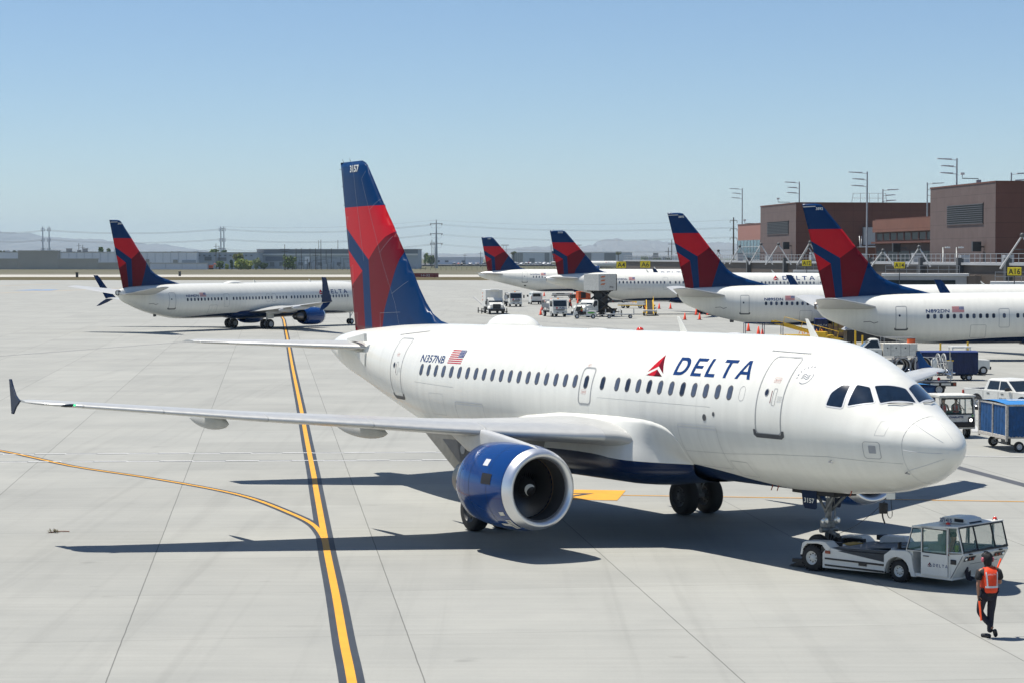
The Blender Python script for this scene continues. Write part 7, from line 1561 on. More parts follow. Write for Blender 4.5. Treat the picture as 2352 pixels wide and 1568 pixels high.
def block(name, label, x0px, x1px, n0, depth, H, mats, lou=None, turn=0.):
    v0, v1 = V_of(x1px, n0), V_of(x0px, n0)               # v0 nearer to us
    root = bpy.data.objects.new(name, None); C.objects.link(root); root.matrix_world = TM @ Matrix.Translation((n0, v0, 0)) @ Matrix.Rotation(turn, 4, 'Z'); tag(root, label, 'building'); ln = v1 - v0
    MB().add([(0, 0, 0), (0, ln, 0), (0, ln, H), (0, 0, H)], [(0, 1, 2, 3)]).build('front_wall', [mats[0]], root, fix=False)
    w = MB(); w.add([(0, 0, 0), (depth, 0, 0), (depth, 0, H), (0, 0, H)], [(0, 1, 2, 3)]); w.add([(0, ln, 0), (depth, ln, 0), (depth, ln, H), (0, ln, H)], [(0, 1, 2, 3)]); w.add([(depth, 0, 0), (depth, ln, 0), (depth, ln, H), (depth, 0, H)], [(0, 1, 2, 3)]); w.build('side_wall', [mats[1]], root, fix=False)
    r = MB(); r.box(-.08, depth + .08, -.08, ln + .08, H, H + .22); r.build('roof', [mats[1]], root)
    if lou:
        a0, a1, z0, z1 = lou; l = MB(); l.box(-.06, -.01, ln * a0, ln * a1, z0, z1, 0)
        k = z0
        while k < z1 - .1: l.box(-.16, -.05, ln * a0 + .15, ln * a1 - .15, k, k + .12, 1); k += .32
        for q in ((z0 - .12, z0), (z1, z1 + .12)): l.box(-.14, -.01, ln * a0 - .1, ln * a1 + .1, q[0], q[1], 2)
        l.build('louvre', [DARK, DGREY, BROWN], root)
    return root, ln
b1, l1 = block('terminal_block', 'brown terminal block with louvre left of the fin numbered 3892', 1745.8, 1827.3, 107, 35, 19.1, (BROWN, RUST), (.19, .79, 13.0, 15.6))
b2, l2 = block('terminal_block', 'largest terminal block with louvre at the right edge of the view', 2135, 2284.8, 107, 40, 19.2, (BROWN, RUST), (.17, .72, 13.2, 16.2))
lk, l3 = block('terminal_link', 'lower terminal wing with a window strip between the two tall blocks', 2010, 2150, 113, 22, 14.9, (mat("dull brown wall", (.105, .060, .046), .75, var=.08), RUST))
w = MB(); w.box(-.10, -.02, 1, l3 - 1, 11.2, 12.45, 0)
for k in range(9): w.box(-.16, -.02, 1 + (l3 - 2) * k / 8 - .35, 1 + (l3 - 2) * k / 8 + .35, 11.2, 12.45, 1)
w.build('window_strip', [WDARK, RUST], lk); w = MB(); w.box(-.9, 0, 0, l3, 10.6, 10.95); w.build('ledge', [RUST], lk); w = MB(); w.box(-.6, -.02, 0, l3, 12.7, 14.9); w.build('fascia', [wallmat("rust fascia", (.165, .068, .043), (.17, .072, .046))], lk)
w = MB(); w.box(-.10, -.02, 1, l3 - 1, 6.5, 9.2, 0)
for k in range(6): w.box(-.16, -.02, 1 + (l3 - 2) * k / 5 - .2, 1 + (l3 - 2) * k / 5 + .2, 6.5, 9.2, 1)
w.build('window', [WDARK, RUST], lk)
gb, l4 = block('terminal_glass_wing', 'small terminal wing with pale glass front at the far end of the terminal', 1694, 1747, 110, 25, 15.6, (mat("pink brown wall", (.30, .15, .12), .75, var=.06), RUST))
w = MB(); w.box(-.12, -.02, .2, l4 - .2, 6.0, 12.0, 0)
for k in range(8): w.box(-.2, -.02, .2 + (l4 - .4) * k / 7 - .06, .2 + (l4 - .4) * k / 7 + .06, 6, 12, 1)
for z in (7.5, 9.0, 10.5): w.box(-.2, -.02, .2, l4 - .2, z - .05, z + .05, 1)
w.build('glass_front', [GLZ, TRIM], gb)
# rear part of the nearer face of the left block: door cabinet, stairs, roof rail
k_ = MB(); k_.box(14, 16.4, -.9, -.05, 10.6, 14.2); k_.build('service_cabinet', [GREY], b1); k_ = MB(); k_.box(12.8, 18.6, -2.2, -.05, 10.1, 10.35)
for x in (12.9, 18.5): k_.tube([(x, -2.1, 10.3), (x - .2, -2.1, 12.4), (x + .3, -2.1, 12.4), (x + .2, -2.1, 10.3)], .08, 5)
k_.build('balcony', [TRIM], b1)
def roofrail(par, x, y, z, w, h=1.6):
    r = MB()
    for k in range(5): r.tube([(x + w * k / 4, y, z), (x + w * k / 4 + (.35 if k == 0 else (-.35 if k == 4 else 0)), y, z + h)], .05, 5)
    for q in (.5, 1.): r.tube([(x + .2, y, z + h * q), (x + w - .2, y, z + h * q)], .04, 5)
    r.build('roof_rail', [GALV], par)
roofrail(b1, 12.5, 3, 19.3, 7.5, 2.0); roofrail(lk, 8, 4, 15.1, 5, 1.8)
# long viaduct wall with walkway rails
vw = bpy.data.objects.new('viaduct_wall', None); C.objects.link(vw); vw.matrix_world = TM; tag(vw, 'long brown wall with a railing on top running below the terminal blocks', 'wall')
MB().box(95, 104, 240, 560, 0, 7.0).build('wall', [VIAD], vw); MB().box(94.6, 104.4, 240, 560, 7.0, 7.35).build('coping', [GREY], vw)
r = MB(); 
for k in range(0, 150): r.box(94.75, 94.83, 240 + 2.1 * k, 240.08 + 2.1 * k, 7.35, 8.55)
for z in (7.9, 8.5): r.box(94.75, 94.82, 240, 560, z, z + .07)
r.build('railing', [GALV], vw)
r = MB()
for v in (262, 281, 298, 325, 352, 380, 410, 440, 470): r.box(94.2, 95, v, v + .9, 0, 8.0)
r.build('buttress', [DGREY], vw)
r = MB()
for v in (270, 288, 310, 340, 371, 405, 431, 462): r.box(97, 98.2, v, v + 1.2, 7.35, 8.4 + (v % 3) * .3)
r.build('roof_plant', [GREY], vw)
# slanted strut frames of the boarding bridges
for i, (x, y, s_, l) in enumerate(((1881, 582, 30, 'second A-shaped strut from the left, against the tall rust wall'), (1788, 562, 24, 'A-shaped strut in front of the left terminal block'), (1860, 558, 24, 'A-shaped strut just left of the fin numbered 3892'), (2028, 577, 20, 'A-shaped strut in front of the lower terminal wing, left one'), (2111, 569, 20, 'A-shaped strut in front of the lower terminal wing, right one'), (2348, 542, 38, 'tall A-shaped strut cut by the right edge of the view'), (1699, 567, 19, 'A-shaped strut beside the small glass wing'), (1650, 577, 12, 'farthest A-shaped strut, above the N535DN fuselage'), (1748, 562, 22, 'leaning strut over the glass wing corner'))):
    if i == 0: x, y, s_ = 1857, 568, 20
    n0 = 92 if i != 5 else 88; t = onN(x, y, n0); z0 = 7.0; k = (t - Vector((0, 0, CAM_H))).length / CAM_F; h = t.z - z0
    if h < .5: continue
    o = thing('bridge_strut', l, 'strut', (t.x, t.y, 0), group='slanted white bridge struts')
    m = MB()
    for sg in (-1, 1):
        m.tube([(0, 0, t.z), (sg * s_ * k * 1.15, sg * -1.0, z0 - .3)], [.11, .13], 7)
    m.build('strut_leg', [mat("white steel", (.50, .50, .49), .45, var=.1)], o); m = MB(); m.ball((0, 0, t.z + .05), .30, 0, 10); m.tube([(-s_ * k * .5, 0, z0 + h * .55), (s_ * k * .5, 0, z0 + h * .55)], .05, 5); m.build('strut_head', [DGREY], o)
# boarding bridge heads with yellow gate signs
SY = mat("sign yellow", (.80, .62, .02), .45)
for (x, y, n0, txt, sz, cab) in ((1427, 609, 84, "A4", 1.35, 0), (1482, 608, 86, "A6", 1.35, 0), (1853, 605, 88, "A12", 1.05, 1), (2066, 610, 84, "A14", 1.0, 1), (2330, 624, 80, "A16", 1.0, 1)):
    p = onN(x, y, n0); o = thing('gate_sign', 'yellow gate sign reading %s' % txt, 'sign', (p.x, p.y, 0), -math.atan2(p.x, p.y), 'yellow gate signs on the terminal side')
    k = p.y / CAM_F; W_ = {"A4": 22, "A6": 23, "A12": 21, "A14": 24, "A16": 31}[txt] * k / 2; H_ = {"A4": 15, "A6": 15, "A12": 13, "A14": 14, "A16": 18}[txt] * k / 2
    MB().box(-W_, W_, -.10, .10, p.z - H_, p.z + H_).build('panel', [SY], o, bevel=.03); m = MB(); m.box(-W_ - .06, W_ + .06, .02, .14, p.z - H_ - .06, p.z + H_ + .06); m.box(-.06, .06, .1, .2, 4.0, p.z); m.box(-W_, W_, .1, 2.5, 3.9, 4.1); m.cyl((0, 1.5, 0), (0, 1.5, 4.0), .2, n=8); m.build('frame', [DGREY], o)
    vs, fs, w = text_polys(txt, H_ * 2.0, .012); hh = max(v[1] for v in vs); MB().add([((a - w / 2) * min(1, 1.7 * W_ / w), -.115, p.z - hh / 2 + b) for a, b, _ in vs], fs).build('lettering', [BLACK], o, fix=False)
    if cab:
        q = thing('boarding_bridge', 'boarding bridge cabin under the gate sign %s' % txt, 'boarding bridge', (p.x + 2.5, p.y + 3, 0), -math.atan2(p.x, p.y), 'boarding bridge cabins')
        zt = p.z - H_ - .7; m = MB(); m.box(-4.0, 7.0, -1.6, 1.6, zt - 3.0, zt - .35); m.build('cabin', [GREY], q, bevel=.05); m = MB(); m.box(-4.3, 7.3, -1.8, 1.8, zt - .35, zt); m.build('roof', [mat("pale roof sheet", (.62, .62, .60), .5)], q, bevel=.03)
        m = MB(); m.box(-3.6, 5.5, -1.66, -1.6, zt - 2.0, zt - .9); m.build('window', [WDARK], q); m = MB(); m.box(7.0, 26, -1.3, 1.3, zt - 2.9, zt - .3)
        for a in range(6): m.box(8 + 3 * a, 8.3 + 3 * a, -1.45, 1.45, zt - 3.1, zt - .2)
        m.build('tunnel', [mat("tunnel brown grey", (.16, .13, .11), .6)], q); m = MB(); m.cyl((2, 0, 0), (2, 0, zt - 3), .45, n=10); m.box(.5, 3.5, -.9, .9, 0, .6); m.build('support_column', [DGREY], q)
        m = MB()
        for a in range(8): m.box(-3.8 + 1.4 * a, -3.74 + 1.4 * a, -1.7, -1.64, zt, zt + 1.1)
        m.box(-3.8, 6, -1.7, -1.64, zt + 1.0, zt + 1.07); m.box(-3.8, 6, -1.7, -1.64, zt + .5, zt + .56); m.build('rail', [GALV], q)
# flood light masts
def mast(x, yt, yb, side, n0, label):
    p = onN(x, yt, n0); k = p.y / CAM_F; o = thing('light_mast', label, 'light mast', (p.x, p.y, 0), group='tall floodlight masts on the terminal')
    m = MB(); m.tube([(0, 0, 0), (0, 0, p.z * .6), (0, 0, p.z)], [.20, .16, .12], 8); m.build('mast', [GALV], o)
    for j, (dz, ln) in enumerate(((-.3, 2.9), (-1.45, 2.2), (-2.6, 2.4))):
        m = MB(); m.tube([(0, 0, p.z + dz), (side * ln, -.2, p.z + dz + .18)], .05, 5); m.build('lamp_arm', [GALV], o); m = MB()
        for q in (.45, .72, 1.0): m.box(side * ln * q - .38, side * ln * q + .38, -.5, .25, p.z + dz + .06 + .1 * q, p.z + dz + .20 + .1 * q)
        m.build('floodlight', [LGREY], o)
for a in ((1705, 433, 515, -1, 118, 'floodlight mast farthest left, above the small glass wing'), (1836, 418, 467, -1, 116, 'floodlight mast above the left terminal block'), (1992, 395, 543, -1, 103, 'tallest looking floodlight mast, in front of the rust wall right of fin 3892'), (2028, 435, 505, 1, 130, 'floodlight mast above the lower wing with lamps to the right, left one'), (2130, 420, 502, 1, 130, 'floodlight mast just left of the largest block with lamps to the right'), (2198, 364, 420, -1, 112, 'highest floodlight mast above the largest terminal block'), (2323, 397, 420, 1, 125, 'floodlight mast cut by the right edge of the view')): mast(*a)
for (x, y, n0, l) in ((1800, 461, 109, 'small camera post on the left terminal block roof'), (2228, 405, 109, 'small camera post on the largest terminal block roof'), (1722, 510, 112, 'tiny camera post on the glass wing roof')):
    p = onN(x, y, n0); o = thing('camera_post', l, 'camera post', (p.x, p.y, p.z - 1.6)); m = MB(); m.tube([(1.3, 0, 0), (1.3, 0, 1.2), (-1.2, 0, 1.25), (-1.2, 0, 1.9)], .07, 5); m.build('bracket', [DGREY], o); MB().box(-1.5, -.9, -.2, .2, 1.8, 2.15).build('camera', [WPAINT], o); MB().box(1.0, 1.7, -.3, .3, 0, 1.0).build('cabinet', [GREY], o)
for (x, y, l) in ((1713, 0, ''), (2245, 563, 'black floodlight box on the largest terminal block'), (1961 + 100, 566, 'black floodlight box on the lower terminal wing'), (1712 + 2, 0, ''), (1713 + 1, 0, ''), (1712, 0, ''), (1783 + 30 - 6, 562, 'black floodlight box on the left terminal block')):
    if not y: continue
    p = onN(x, y, 106); o = thing('wall_floodlight', l, 'floodlight', (p.x, p.y, p.z - .9), group='black floodlight boxes on the terminal walls'); MB().box(-.8, .5, -.5, .5, -.1, 1.4).build('lamp_body', [BLACK], o, bevel=.08); MB().box(.5, 1.6, -.1, .1, .5, .7).build('bracket', [DGREY], o)
for x, y0, l in ((2166, 569, 'white lamp post on the wall in front of the largest block, left one'), (2197, 569, 'white lamp post on the wall in front of the largest block, right one')):
    p = onN(x, y0, 97); o = thing('lamp_post', l, 'lamp post', (p.x, p.y, 7.3)); h_ = p.z - 7.3; m = MB(); m.tube([(0, 0, 0), (0, 0, h_), (.7, 0, h_ + .05)], .10, 6); m.build('post', [WPAINT], o); MB().box(.3, 1.0, -.2, .2, h_ - .1, h_ + .1).build('lamp_head', [WPAINT], o)
# ---------------------------------------------------------------- beyond the airfield
def bldg(name, label, x0, x1, yt, yb, Y, m, depth=60, parts=(), cat='building', group=None):
    a, b = at(x0, yb, Y), at(x1, yb, Y); zt = at(x0, yt, Y).z; o = thing(name, label, cat, (a.x, Y, 0), group=group); W_ = b.x - a.x
    MB().box(0, W_, 0, depth, 0, zt).build('wall', [m], o); MB().box(-.4, W_ + .4, -.4, depth + .4, zt, zt + .5).build('roof', [mat("flat roof pale", (.45, .45, .43), .7)], o)
    for nm, px0, px1, py0, py1, mm, off in parts:
        q0, q1 = at(px0, py0, Y), at(px1, py1, Y); MB().box(q0.x - a.x, q1.x - a.x, -off - .25, -.03, max(0, q1.z), q0.z).build(nm, [mm], o)
    return o
BW = mat("hazy white wall", (.82, .83, .85), .8, var=.08, vs=.03); BT = mat("tan block wall", (.40, .38, .33), .9, var=.12, vs=.05, bump=.3, bs=.5); BG = mat("grey blue wall", (.42, .46, .51), .8, var=.12, vs=.05); BD = mat("dark grey wall", (.20, .215, .23), .8, var=.15, vs=.04); BWH = mat("bright roof edge", (.70, .70, .68), .6)
bldg('warehouse', 'long pale warehouse with rooftop units at far left', -30, 452, 580.5, 616, 1440, BW, parts=[('panel', 398, 408, 597, 606, BT, .3), ('panel', 418, 450, 598, 612, BG, .2), ('panel', 335, 343, 596, 608, BT, .3), ('roof_edge', 240, 270, 579.5, 581.5, BWH, .2)] + [('panel_joint', x, x + .5, 581, 606, BG, .1) for x in range(140, 445, 18)])
bldg('boundary_wall', 'tall tan block wall standing in front of the long pale warehouse', 41.5, 133, 577.5, 617, 1405, BT, 8, cat='wall')
bldg('boundary_wall', 'low tan block wall stretching right of the tall tan one', 133.4, 225, 596, 617, 1405, BT, 2, cat='wall'); bldg('boundary_wall', 'lowest tan block wall, its right end behind the taxiing airliner fin', 225.4, 345, 605, 617, 1405, BT, 2, cat='wall'); bldg('boundary_wall', 'low tan block wall at the left edge of the view', -30, 41, 596, 617, 1405, BT, 2, cat='wall')
bldg('boundary_wall', 'pale low wall right of the taxiing airliner fin', 345, 476, 606, 618, 1390, mat("pale grey wall", (.62, .66, .72), .8, var=.05, vs=.05), 2, cat='wall', parts=[('panel_joint', x, x + .5, 606.5, 617, BG, .1) for x in (380, 418, 452)])
bldg('warehouse', 'grey building behind the bushes in the middle left distance', 453, 592, 581.5, 616, 1450, BG, parts=[('panel', 470, 486, 590, 599, BD, .2), ('panel', 500, 520, 592, 600, BD, .2)] + [('window', 455 + k * 12, 460 + k * 12, 586, 589, BD, .15) for k in range(11)])
bldg('warehouse', 'wide warehouse with dark upper band behind the substation poles', 590, 960, 574, 616, 1480, BG, parts=[('upper_band', 590, 960, 574.2, 583, BD, .4), ('roof_edge', 592, 960, 583.2, 587, BWH, .8), ('panel', 700, 712, 590, 612, BW, .2), ('panel', 610, 660, 590, 600, mat("blue grey panel", (.19, .22, .27), .8), .2)] + [('dock_door', 620 + k * 22, 630 + k * 22, 603, 612, BD, .2) for k in range(12)])
bldg('warehouse', 'low white warehouse between the steel pylon and the fin numbered 1007', 984, 1106, 592.5, 606, 2050, mat("white shed wall", (.72, .74, .78), .8), 120, parts=[('roof_slope', 984, 1106, 591, 596.5, BWH, .5), ('dock_door', 1000, 1010, 598.5, 603, BD, .3), ('dock_door', 1022, 1030, 599, 603, BD, .3), ('dock_door', 1060, 1068, 599, 603, BD, .3)])
st_ = [mat("warehouse panel light", (.58, .59, .61), .8), mat("warehouse panel tan", (.38, .36, .335), .8), mat("warehouse panel dark", (.22, .22, .22), .8)]
pr = [('panel', 1175, 1201, 581.5, 607, st_[1], .3)] + [('panel_joint', 1178 + 4 * k, 1179.5 + 4 * k, 582, 606, st_[2], .5) for k in range(6)] + [('panel', x0, x1, 581.5, 607, st_[i], .3) for x0, x1, i in ((1201.5, 1213, 0), (1251, 1262, 2), (1262.5, 1300, 0), (1340, 1358, 2), (1388, 1414, 2), (1414.5, 1452, 0), (1500, 1512, 1))] + [('dock_door', 1216, 1228, 594, 604, BD, .5), ('dock_door', 1390, 1402, 598, 604, BD, .5)]
bldg('warehouse', 'big grey warehouse with darker panels behind the fins numbered 1007 and 5035', 1175, 1452, 581, 607, 2500, st_[0], 200, parts=pr)
bldg('warehouse', 'distant white industrial building right of the big grey warehouse', 1452, 1560, 591, 606, 2900, BW, 90, parts=[('panel', 1490, 1500, 592, 604, BD, .3), ('panel', 1522, 1530, 590, 604, BD, .3), ('chimney', 1498, 1501, 587, 604, BWH, .3), ('chimney', 1508, 1510, 588, 604, BWH, .3)])
for x, y, w_, l in ((152, 575, 12, 'dark rooftop unit on the long pale warehouse, left one'), (189, 575, 11, 'dark rooftop unit on the long pale warehouse, right one'), (177, 578.5, 8, 'small rooftop unit between the two dark ones'), (262, 576, 6, 'pale rooftop tank near the taxiing airliner fin'), (12, 579.5, 8, 'low rooftop unit at far left')):
    p = at(x, 581, 1460); zt = at(x, y - 2.5, 1460).z; o = MB().box(0, w_ * .3, 0, 3, 0, zt - p.z + .1).box(-.2, w_ * .3 + .2, -.2, 3.2, zt - p.z + .1, zt - p.z + .4).build('rooftop_unit', [BD if 'dark' in l else BG]); o.location = (p.x, 1460, p.z); tag(o, l, 'rooftop unit')
# trees
def tree(label, x, yt, yb, wpx, Y, cols, group='trees before the far buildings', trunk=True, nleaf=1500, name='tree', narrow=1.):
    b = at(x, yb, Y); top = at(x, yt, Y).z; w_ = wpx * Y / CAM_F / 2 * 1.25; rnd = random.Random(int(x * 7)); o = thing(name, label, 'tree', (b.x, Y, 0), group=group)
    base = max(0, b.z if b.z > 0 else 0); h = top - base; t = MB(); t.tube([(0, 0, 0), (.1, 0, base + h * .3), (-.1, 0, base + h * .75)], [w_ * .09 + .12, w_ * .06 + .08, .05], 7)
    for k in range(5): a = rnd.uniform(0, 6.28); t.tube([(0, 0, base + h * (.2 + .1 * k)), (w_ * .55 * math.cos(a), w_ * .55 * math.sin(a), base + h * (.4 + .12 * k))], [w_ * .04 + .05, .03], 5)
    t.build('trunk', [mat("tree bark", (.09, .07, .05), .9)], o)
    cl = [(rnd.uniform(-.62, .62), rnd.uniform(-.6, .6), rnd.uniform(.12, .86), rnd.uniform(.26, .46)) for _ in range(16)]; m = MB()
    for k in range(nleaf):
        c = rnd.choice(cl); d = Vector((rnd.gauss(0, 1), rnd.gauss(0, 1), rnd.gauss(0, 1))).normalized() * (rnd.random()**.4) * c[3]
        sh = math.sin(math.pi * min(1, max(0.12, c[2])))**.5
        p = Vector(((c[0] * sh * narrow + d.x) * w_, (c[1] * sh + d.y) * w_, base + (c[2] + d.z * .55) * h)); s = rnd.uniform(.4, .85) * max(.55, w_ * .20)
        if p.z > top: continue
        q = Vector((rnd.gauss(0, 1), rnd.gauss(0, 1), rnd.gauss(0, 1))).normalized(); e = q.cross(Vector((rnd.gauss(0, 1), rnd.gauss(0, 1), rnd.gauss(0, 1)))).normalized()
        m.add([tuple(p - q * s), tuple(p + e * s * .6), tuple(p + q * s), tuple(p - e * s * .6)], [(0, 1, 2, 3)], 0 if rnd.random() < .6 else 1)
    m.build('crown', [cols[0], cols[1]], o, fix=False); return o
LG1 = mat("leaf yellow green", (.34, .38, .06), .7); LG2 = mat("leaf mid green", (.20, .27, .05), .7); LD1 = mat("leaf dark green", (.07, .12, .035), .7); LD2 = mat("leaf deep green", (.045, .08, .03), .7); LB = mat("leaf brown green", (.18, .15, .07), .7); LP = mat("leaf pale green", (.26, .30, .18), .7)
for a in (('yellow green bush, brightest of the cluster right of the taxiing airliner\'s dome', 553, 595, 618, 34, 1380, (LG1, LG2)), ('rounded yellow green bush right beside the brightest one', 570, 597, 618, 22, 1385, (LG1, LG2)), ('narrow dark cypress left of the yellow green bushes', 532, 596, 617, 8, 1378, (LD1, LD2)), ('brownish tree rising behind the yellow green bushes', 548, 582, 612, 24, 1400, (LB, LG2)), ('pale grey green tree right of the yellow green bushes', 588, 590, 617, 20, 1382, (LP, LG2)), ('dark low shrub right of the pale grey green tree', 606, 603, 618, 18, 1381, (LD1, LD2)), ('dark round shrub between the thin twin poles', 505, 600, 616, 18, 1381, (LD1, LG2)), ('small yellow green shrub at the foot of the cypress', 521, 607, 618, 8, 1377, (LG1, LG2)),
    ('tall dark pine at the left of the substation poles', 661, 579, 618, 22, 1378, (LD1, LG2)), ('green tree beside the tall dark pine', 672, 590, 618, 18, 1379, (LG2, LD1)), ('dark tree top over the grey roof, left one', 490, 573, 588, 24, 1500, (LD1, LG2)), ('dark tree top over the grey roof, right one', 516, 575, 588, 16, 1510, (LD2, LD1)),
    ('thin pointed tree on the warehouse skyline left of the taxiing fin', 232, 568, 582, 12, 1560, (LD1, LG2)), ('sparse tree on the skyline next to the thin pointed one', 249, 571, 582, 9, 1560, (LD1, LP)), ('small dark tree at the left skyline, first', 0, 576, 584, 8, 1560, (LD2, LB)), ('small dark tree at the left skyline, second', 11, 576, 584, 7, 1560, (LD2, LB)), ('small brown tree at the left skyline, third', 32, 576, 584, 10, 1560, (LB, LD2)),
    ('lone tree right of the near fin, tall and thin', 978, 580, 606, 12, 1900, (LD1, LG2)), ('bushy tree left of the low white warehouse', 1017 - 28, 582, 606, 20, 1850, (LD1, LG2)), ('pale tree close to the near fin\'s right edge', 941, 586, 608, 16, 1700, (LG2, LB)), ('small dark tree between the fins 5035 and 3895, left one', 1480, 590, 606, 18, 2300, (LD1, LG2)), ('small dark tree between the fins 5035 and 3895, right one', 1510, 592, 606, 26, 2350, (LD1, LD2)), ('dark treetop seen above the fins row near sign A6', 1535, 592, 606, 18, 2350, (LD1, LD2))): tree(*a)
for i in range(9):
    x = (378, 395, 412, 640, 702, 760, 1180, 1420, 1560)[i]; tree('far tree on the skyline, number %s from the left in the thin row' % ('one two three four five six seven eight nine'.split()[i]), x, 578, 586, 14, 1700, (LD1, LB), nleaf=250)
# poles of the substation
WOOD = mat("weathered pole", (.085, .075, .065), .85, var=.3)
pn = ['first', 'second', 'third', 'fourth', 'fifth', 'sixth', 'seventh', 'eighth', 'ninth', 'tenth', 'eleventh', 'twelfth', 'thirteenth', 'fourteenth', 'fifteenth', 'sixteenth', 'seventeenth']
px_ = [(654, 562, 621), (680, 571, 619), (692, 571, 619), (712, 571, 619), (725, 571, 620), (732, 552, 616), (737, 551, 620), (749, 575, 618), (761, 571, 619), (776, 552, 616), (783, 580, 616), (790, 571, 616), (706, 578, 616), (720, 580, 616), (757, 580, 616), (768, 580, 616), (743, 583, 616)]
px_.sort()
for i, (x, yt, yb) in enumerate(px_):
    Y = CAM_H * CAM_F / (yb - 591.5); p = at(x, yt, Y); o = thing('utility_pole', '%s dark pole from the left in the substation' % pn[i], 'utility pole', (p.x, Y, 0), group='dark poles of the substation')
    MB().tube([(0, 0, 0), (0, 0, p.z)], [.28, .17], 7).build('pole', [WOOD], o)
    if i in (0, 5, 6, 9): m = MB(); m.box(-3.2, 3.2, -.12, .12, p.z - 3.2, p.z - 2.9); m.box(-2, 2, -.12, .12, p.z - 4.6, p.z - 4.35); m.build('crossarm', [WOOD], o)
sub = thing('substation', 'low grey steelwork and transformers between the substation poles', 'substation', (at(700, 610, 1420).x, 1420, 0)); m = MB(); rnd = random.Random(8)
for k in range(46): x = rnd.uniform(-18, 33); y = rnd.uniform(-12, 12); h = rnd.uniform(2, 9); m.box(x, x + .3, y, y + .3, 0, h)
for k in range(12): x = rnd.uniform(-18, 28); y = rnd.uniform(-12, 12); z = rnd.uniform(5, 9); m.box(x, x + 6, y, y + .25, z, z + .3)
m.build('steelwork', [BD], sub); m = MB()
for k in range(12): x = -16 + 4 * k; m.box(x, x + 2.6, -3, 0, 0, 2.5 + (k % 3))
m.build('transformer', [BG], sub)
fnc = thing('fence', 'low chain fence along the gravel verge in front of the substation', 'fence', (0, 1300, 0)); m = MB()
for k in range(70): m.box(-140 + 3.2 * k, -139.85 + 3.2 * k, 0, .15, 0, 2.0)
m.box(-140, 84, 0, .08, 1.9, 2.0); m.build('post_row', [DGREY], fnc)
for x, y, c, l in ((485, 612, OR_, 'orange digger standing in front of the grey building'), (620, 0, OR_, '')):
    if not y: continue
    Y = 1395; p = at(x, y, Y); o = thing('excavator', l, 'excavator', (p.x, Y, 0)); MB().box(-1.5, 1.5, -1, 1, 0, .9).build('track', [BLACK], o); MB().box(-1.5, 1.3, -1, 1, .9, 2.8).build('body', [c], o, bevel=.1); MB().tube([(1.0, 0, 1.8), (2.4, 0, 4.2), (4.0, 0, 2.5)], .25, 6).build('boom', [c], o)
# power line towers and wires
def twin(x, yt, Y, label, arms):
    p = at(x, yt, Y); o = thing('power_pole', label, 'power pole', (p.x, Y, 0), group='slender steel power poles'); MB().tube([(0, 0, 0), (0, 0, p.z)], [.7, .35], 8).build('pole', [BG], o); m = MB()
    for z in arms:
        zz = at(x, z, Y).z
        for sg in (-1, 1): m.tube([(0, 0, zz), (sg * 1.6, 0, zz + 1.2)], .12, 5); m.tube([(sg * 1.4, 0, zz + 1.0), (sg * .9, 0, zz - 1.8), (sg * 1.7, 0, zz - .6)], .16, 5)
    m.build('insulator', [BG], o)
for x, l in ((98, 'power pole far left, left one of the pair'), (112.5, 'power pole far left, right one of the pair'), (507, 'tall power pole behind the taxiing airliner, left one of the pair'), (514, 'tall power pole behind the taxiing airliner, right one of the pair')): twin(x, 521, 1700, l, (527, 551, 573))
def woodpole(x, yt, Y, l): p = at(x, yt, Y); o = thing('utility_pole', l, 'utility pole', (p.x, Y, 0), group='thin dark utility poles'); MB().tube([(0, 0, 0), (0, 0, p.z)], [.3, .18], 6).build('pole', [WOOD], o); m = MB(); m.box(-1.6, 1.6, -.1, .1, p.z - 2.0, p.z - 1.8); m.build('crossarm', [WOOD], o)
for x, yt, Y, l in ((181, 559, 1500, 'thin pole on the warehouse roofline, left one'), (190, 563, 1500, 'shorter thin pole on the warehouse roofline, right one'), (496, 560, 1420, 'thin dark pole rising from the round shrub'), (503, 565, 1420, 'shorter thin dark pole beside the round shrub'), (992, 551, 1560, 'dark wooden pole left of the steel pylon'), (997, 556, 1540, 'dark wooden pole close beside the steel pylon'), (1104, 578, 1700, 'thin pole between the white warehouse and fin 1007'), (1266, 561, 1900, 'thin pole left of fin 5035'), (1543, 551, 900, 'dark thin pole just right of fin 3895'), (1535, 569, 1000, 'shorter dark pole left of fin 3895'), (1068, 583, 1950, 'tiny pole over the low white warehouse')): woodpole(x, yt, Y, l)
py = at(1002, 505, 1528); o = thing('power_pylon', 'tall grey steel pylon with three crossarms right of the near fin', 'pylon', (py.x, 1528, 0)); MB().tube([(0, 0, 0), (0, 0, py.z * .5), (0, 0, py.z)], [1.25, .8, .3], 10).build('pole', [mat("pylon grey", (.34, .36, .37), .5, metal=.3)], o); m = MB()
for yy in (514.5, 537.5, 560):
    zz = at(1002, yy, 1528).z; m.box(-4.6, 4.6, -.15, .15, zz, zz + .35)
    for sg in (-1, 1):
        for q in (0, .7): m.tube([(sg * 4.5, 0, zz - q), (sg * 3.6, 0, zz - .6 - q * .3)], .16, 5)
        m.tube([(sg * 4.4, 0, zz), (sg * 3.4, 0, zz - 2.8), (sg * 1.6, 0, zz - 3.4), (0, 0, zz - 1.8)], .05, 4)
m.build('crossarm', [DGREY], o)
p2 = at(1685, 500, 900); o = thing('power_pylon', 'dark wooden power pole left of the small glass wing', 'pylon', (p2.x, 900, 0)); MB().tube([(0, 0, 0), (0, 0, p2.z)], [.45, .25], 8).build('pole', [WOOD], o); m = MB()
for yy in (508, 527, 548): zz = at(1685, yy, 900).z; m.box(-1.6, 1.6, -.1, .1, zz, zz + .22); m.tube([(-1.5, 0, zz), (-1.5, 0, zz - .9)], .1, 4); m.tube([(1.5, 0, zz), (1.5, 0, zz - .9)], .1, 4)
m.build('crossarm', [WOOD], o)
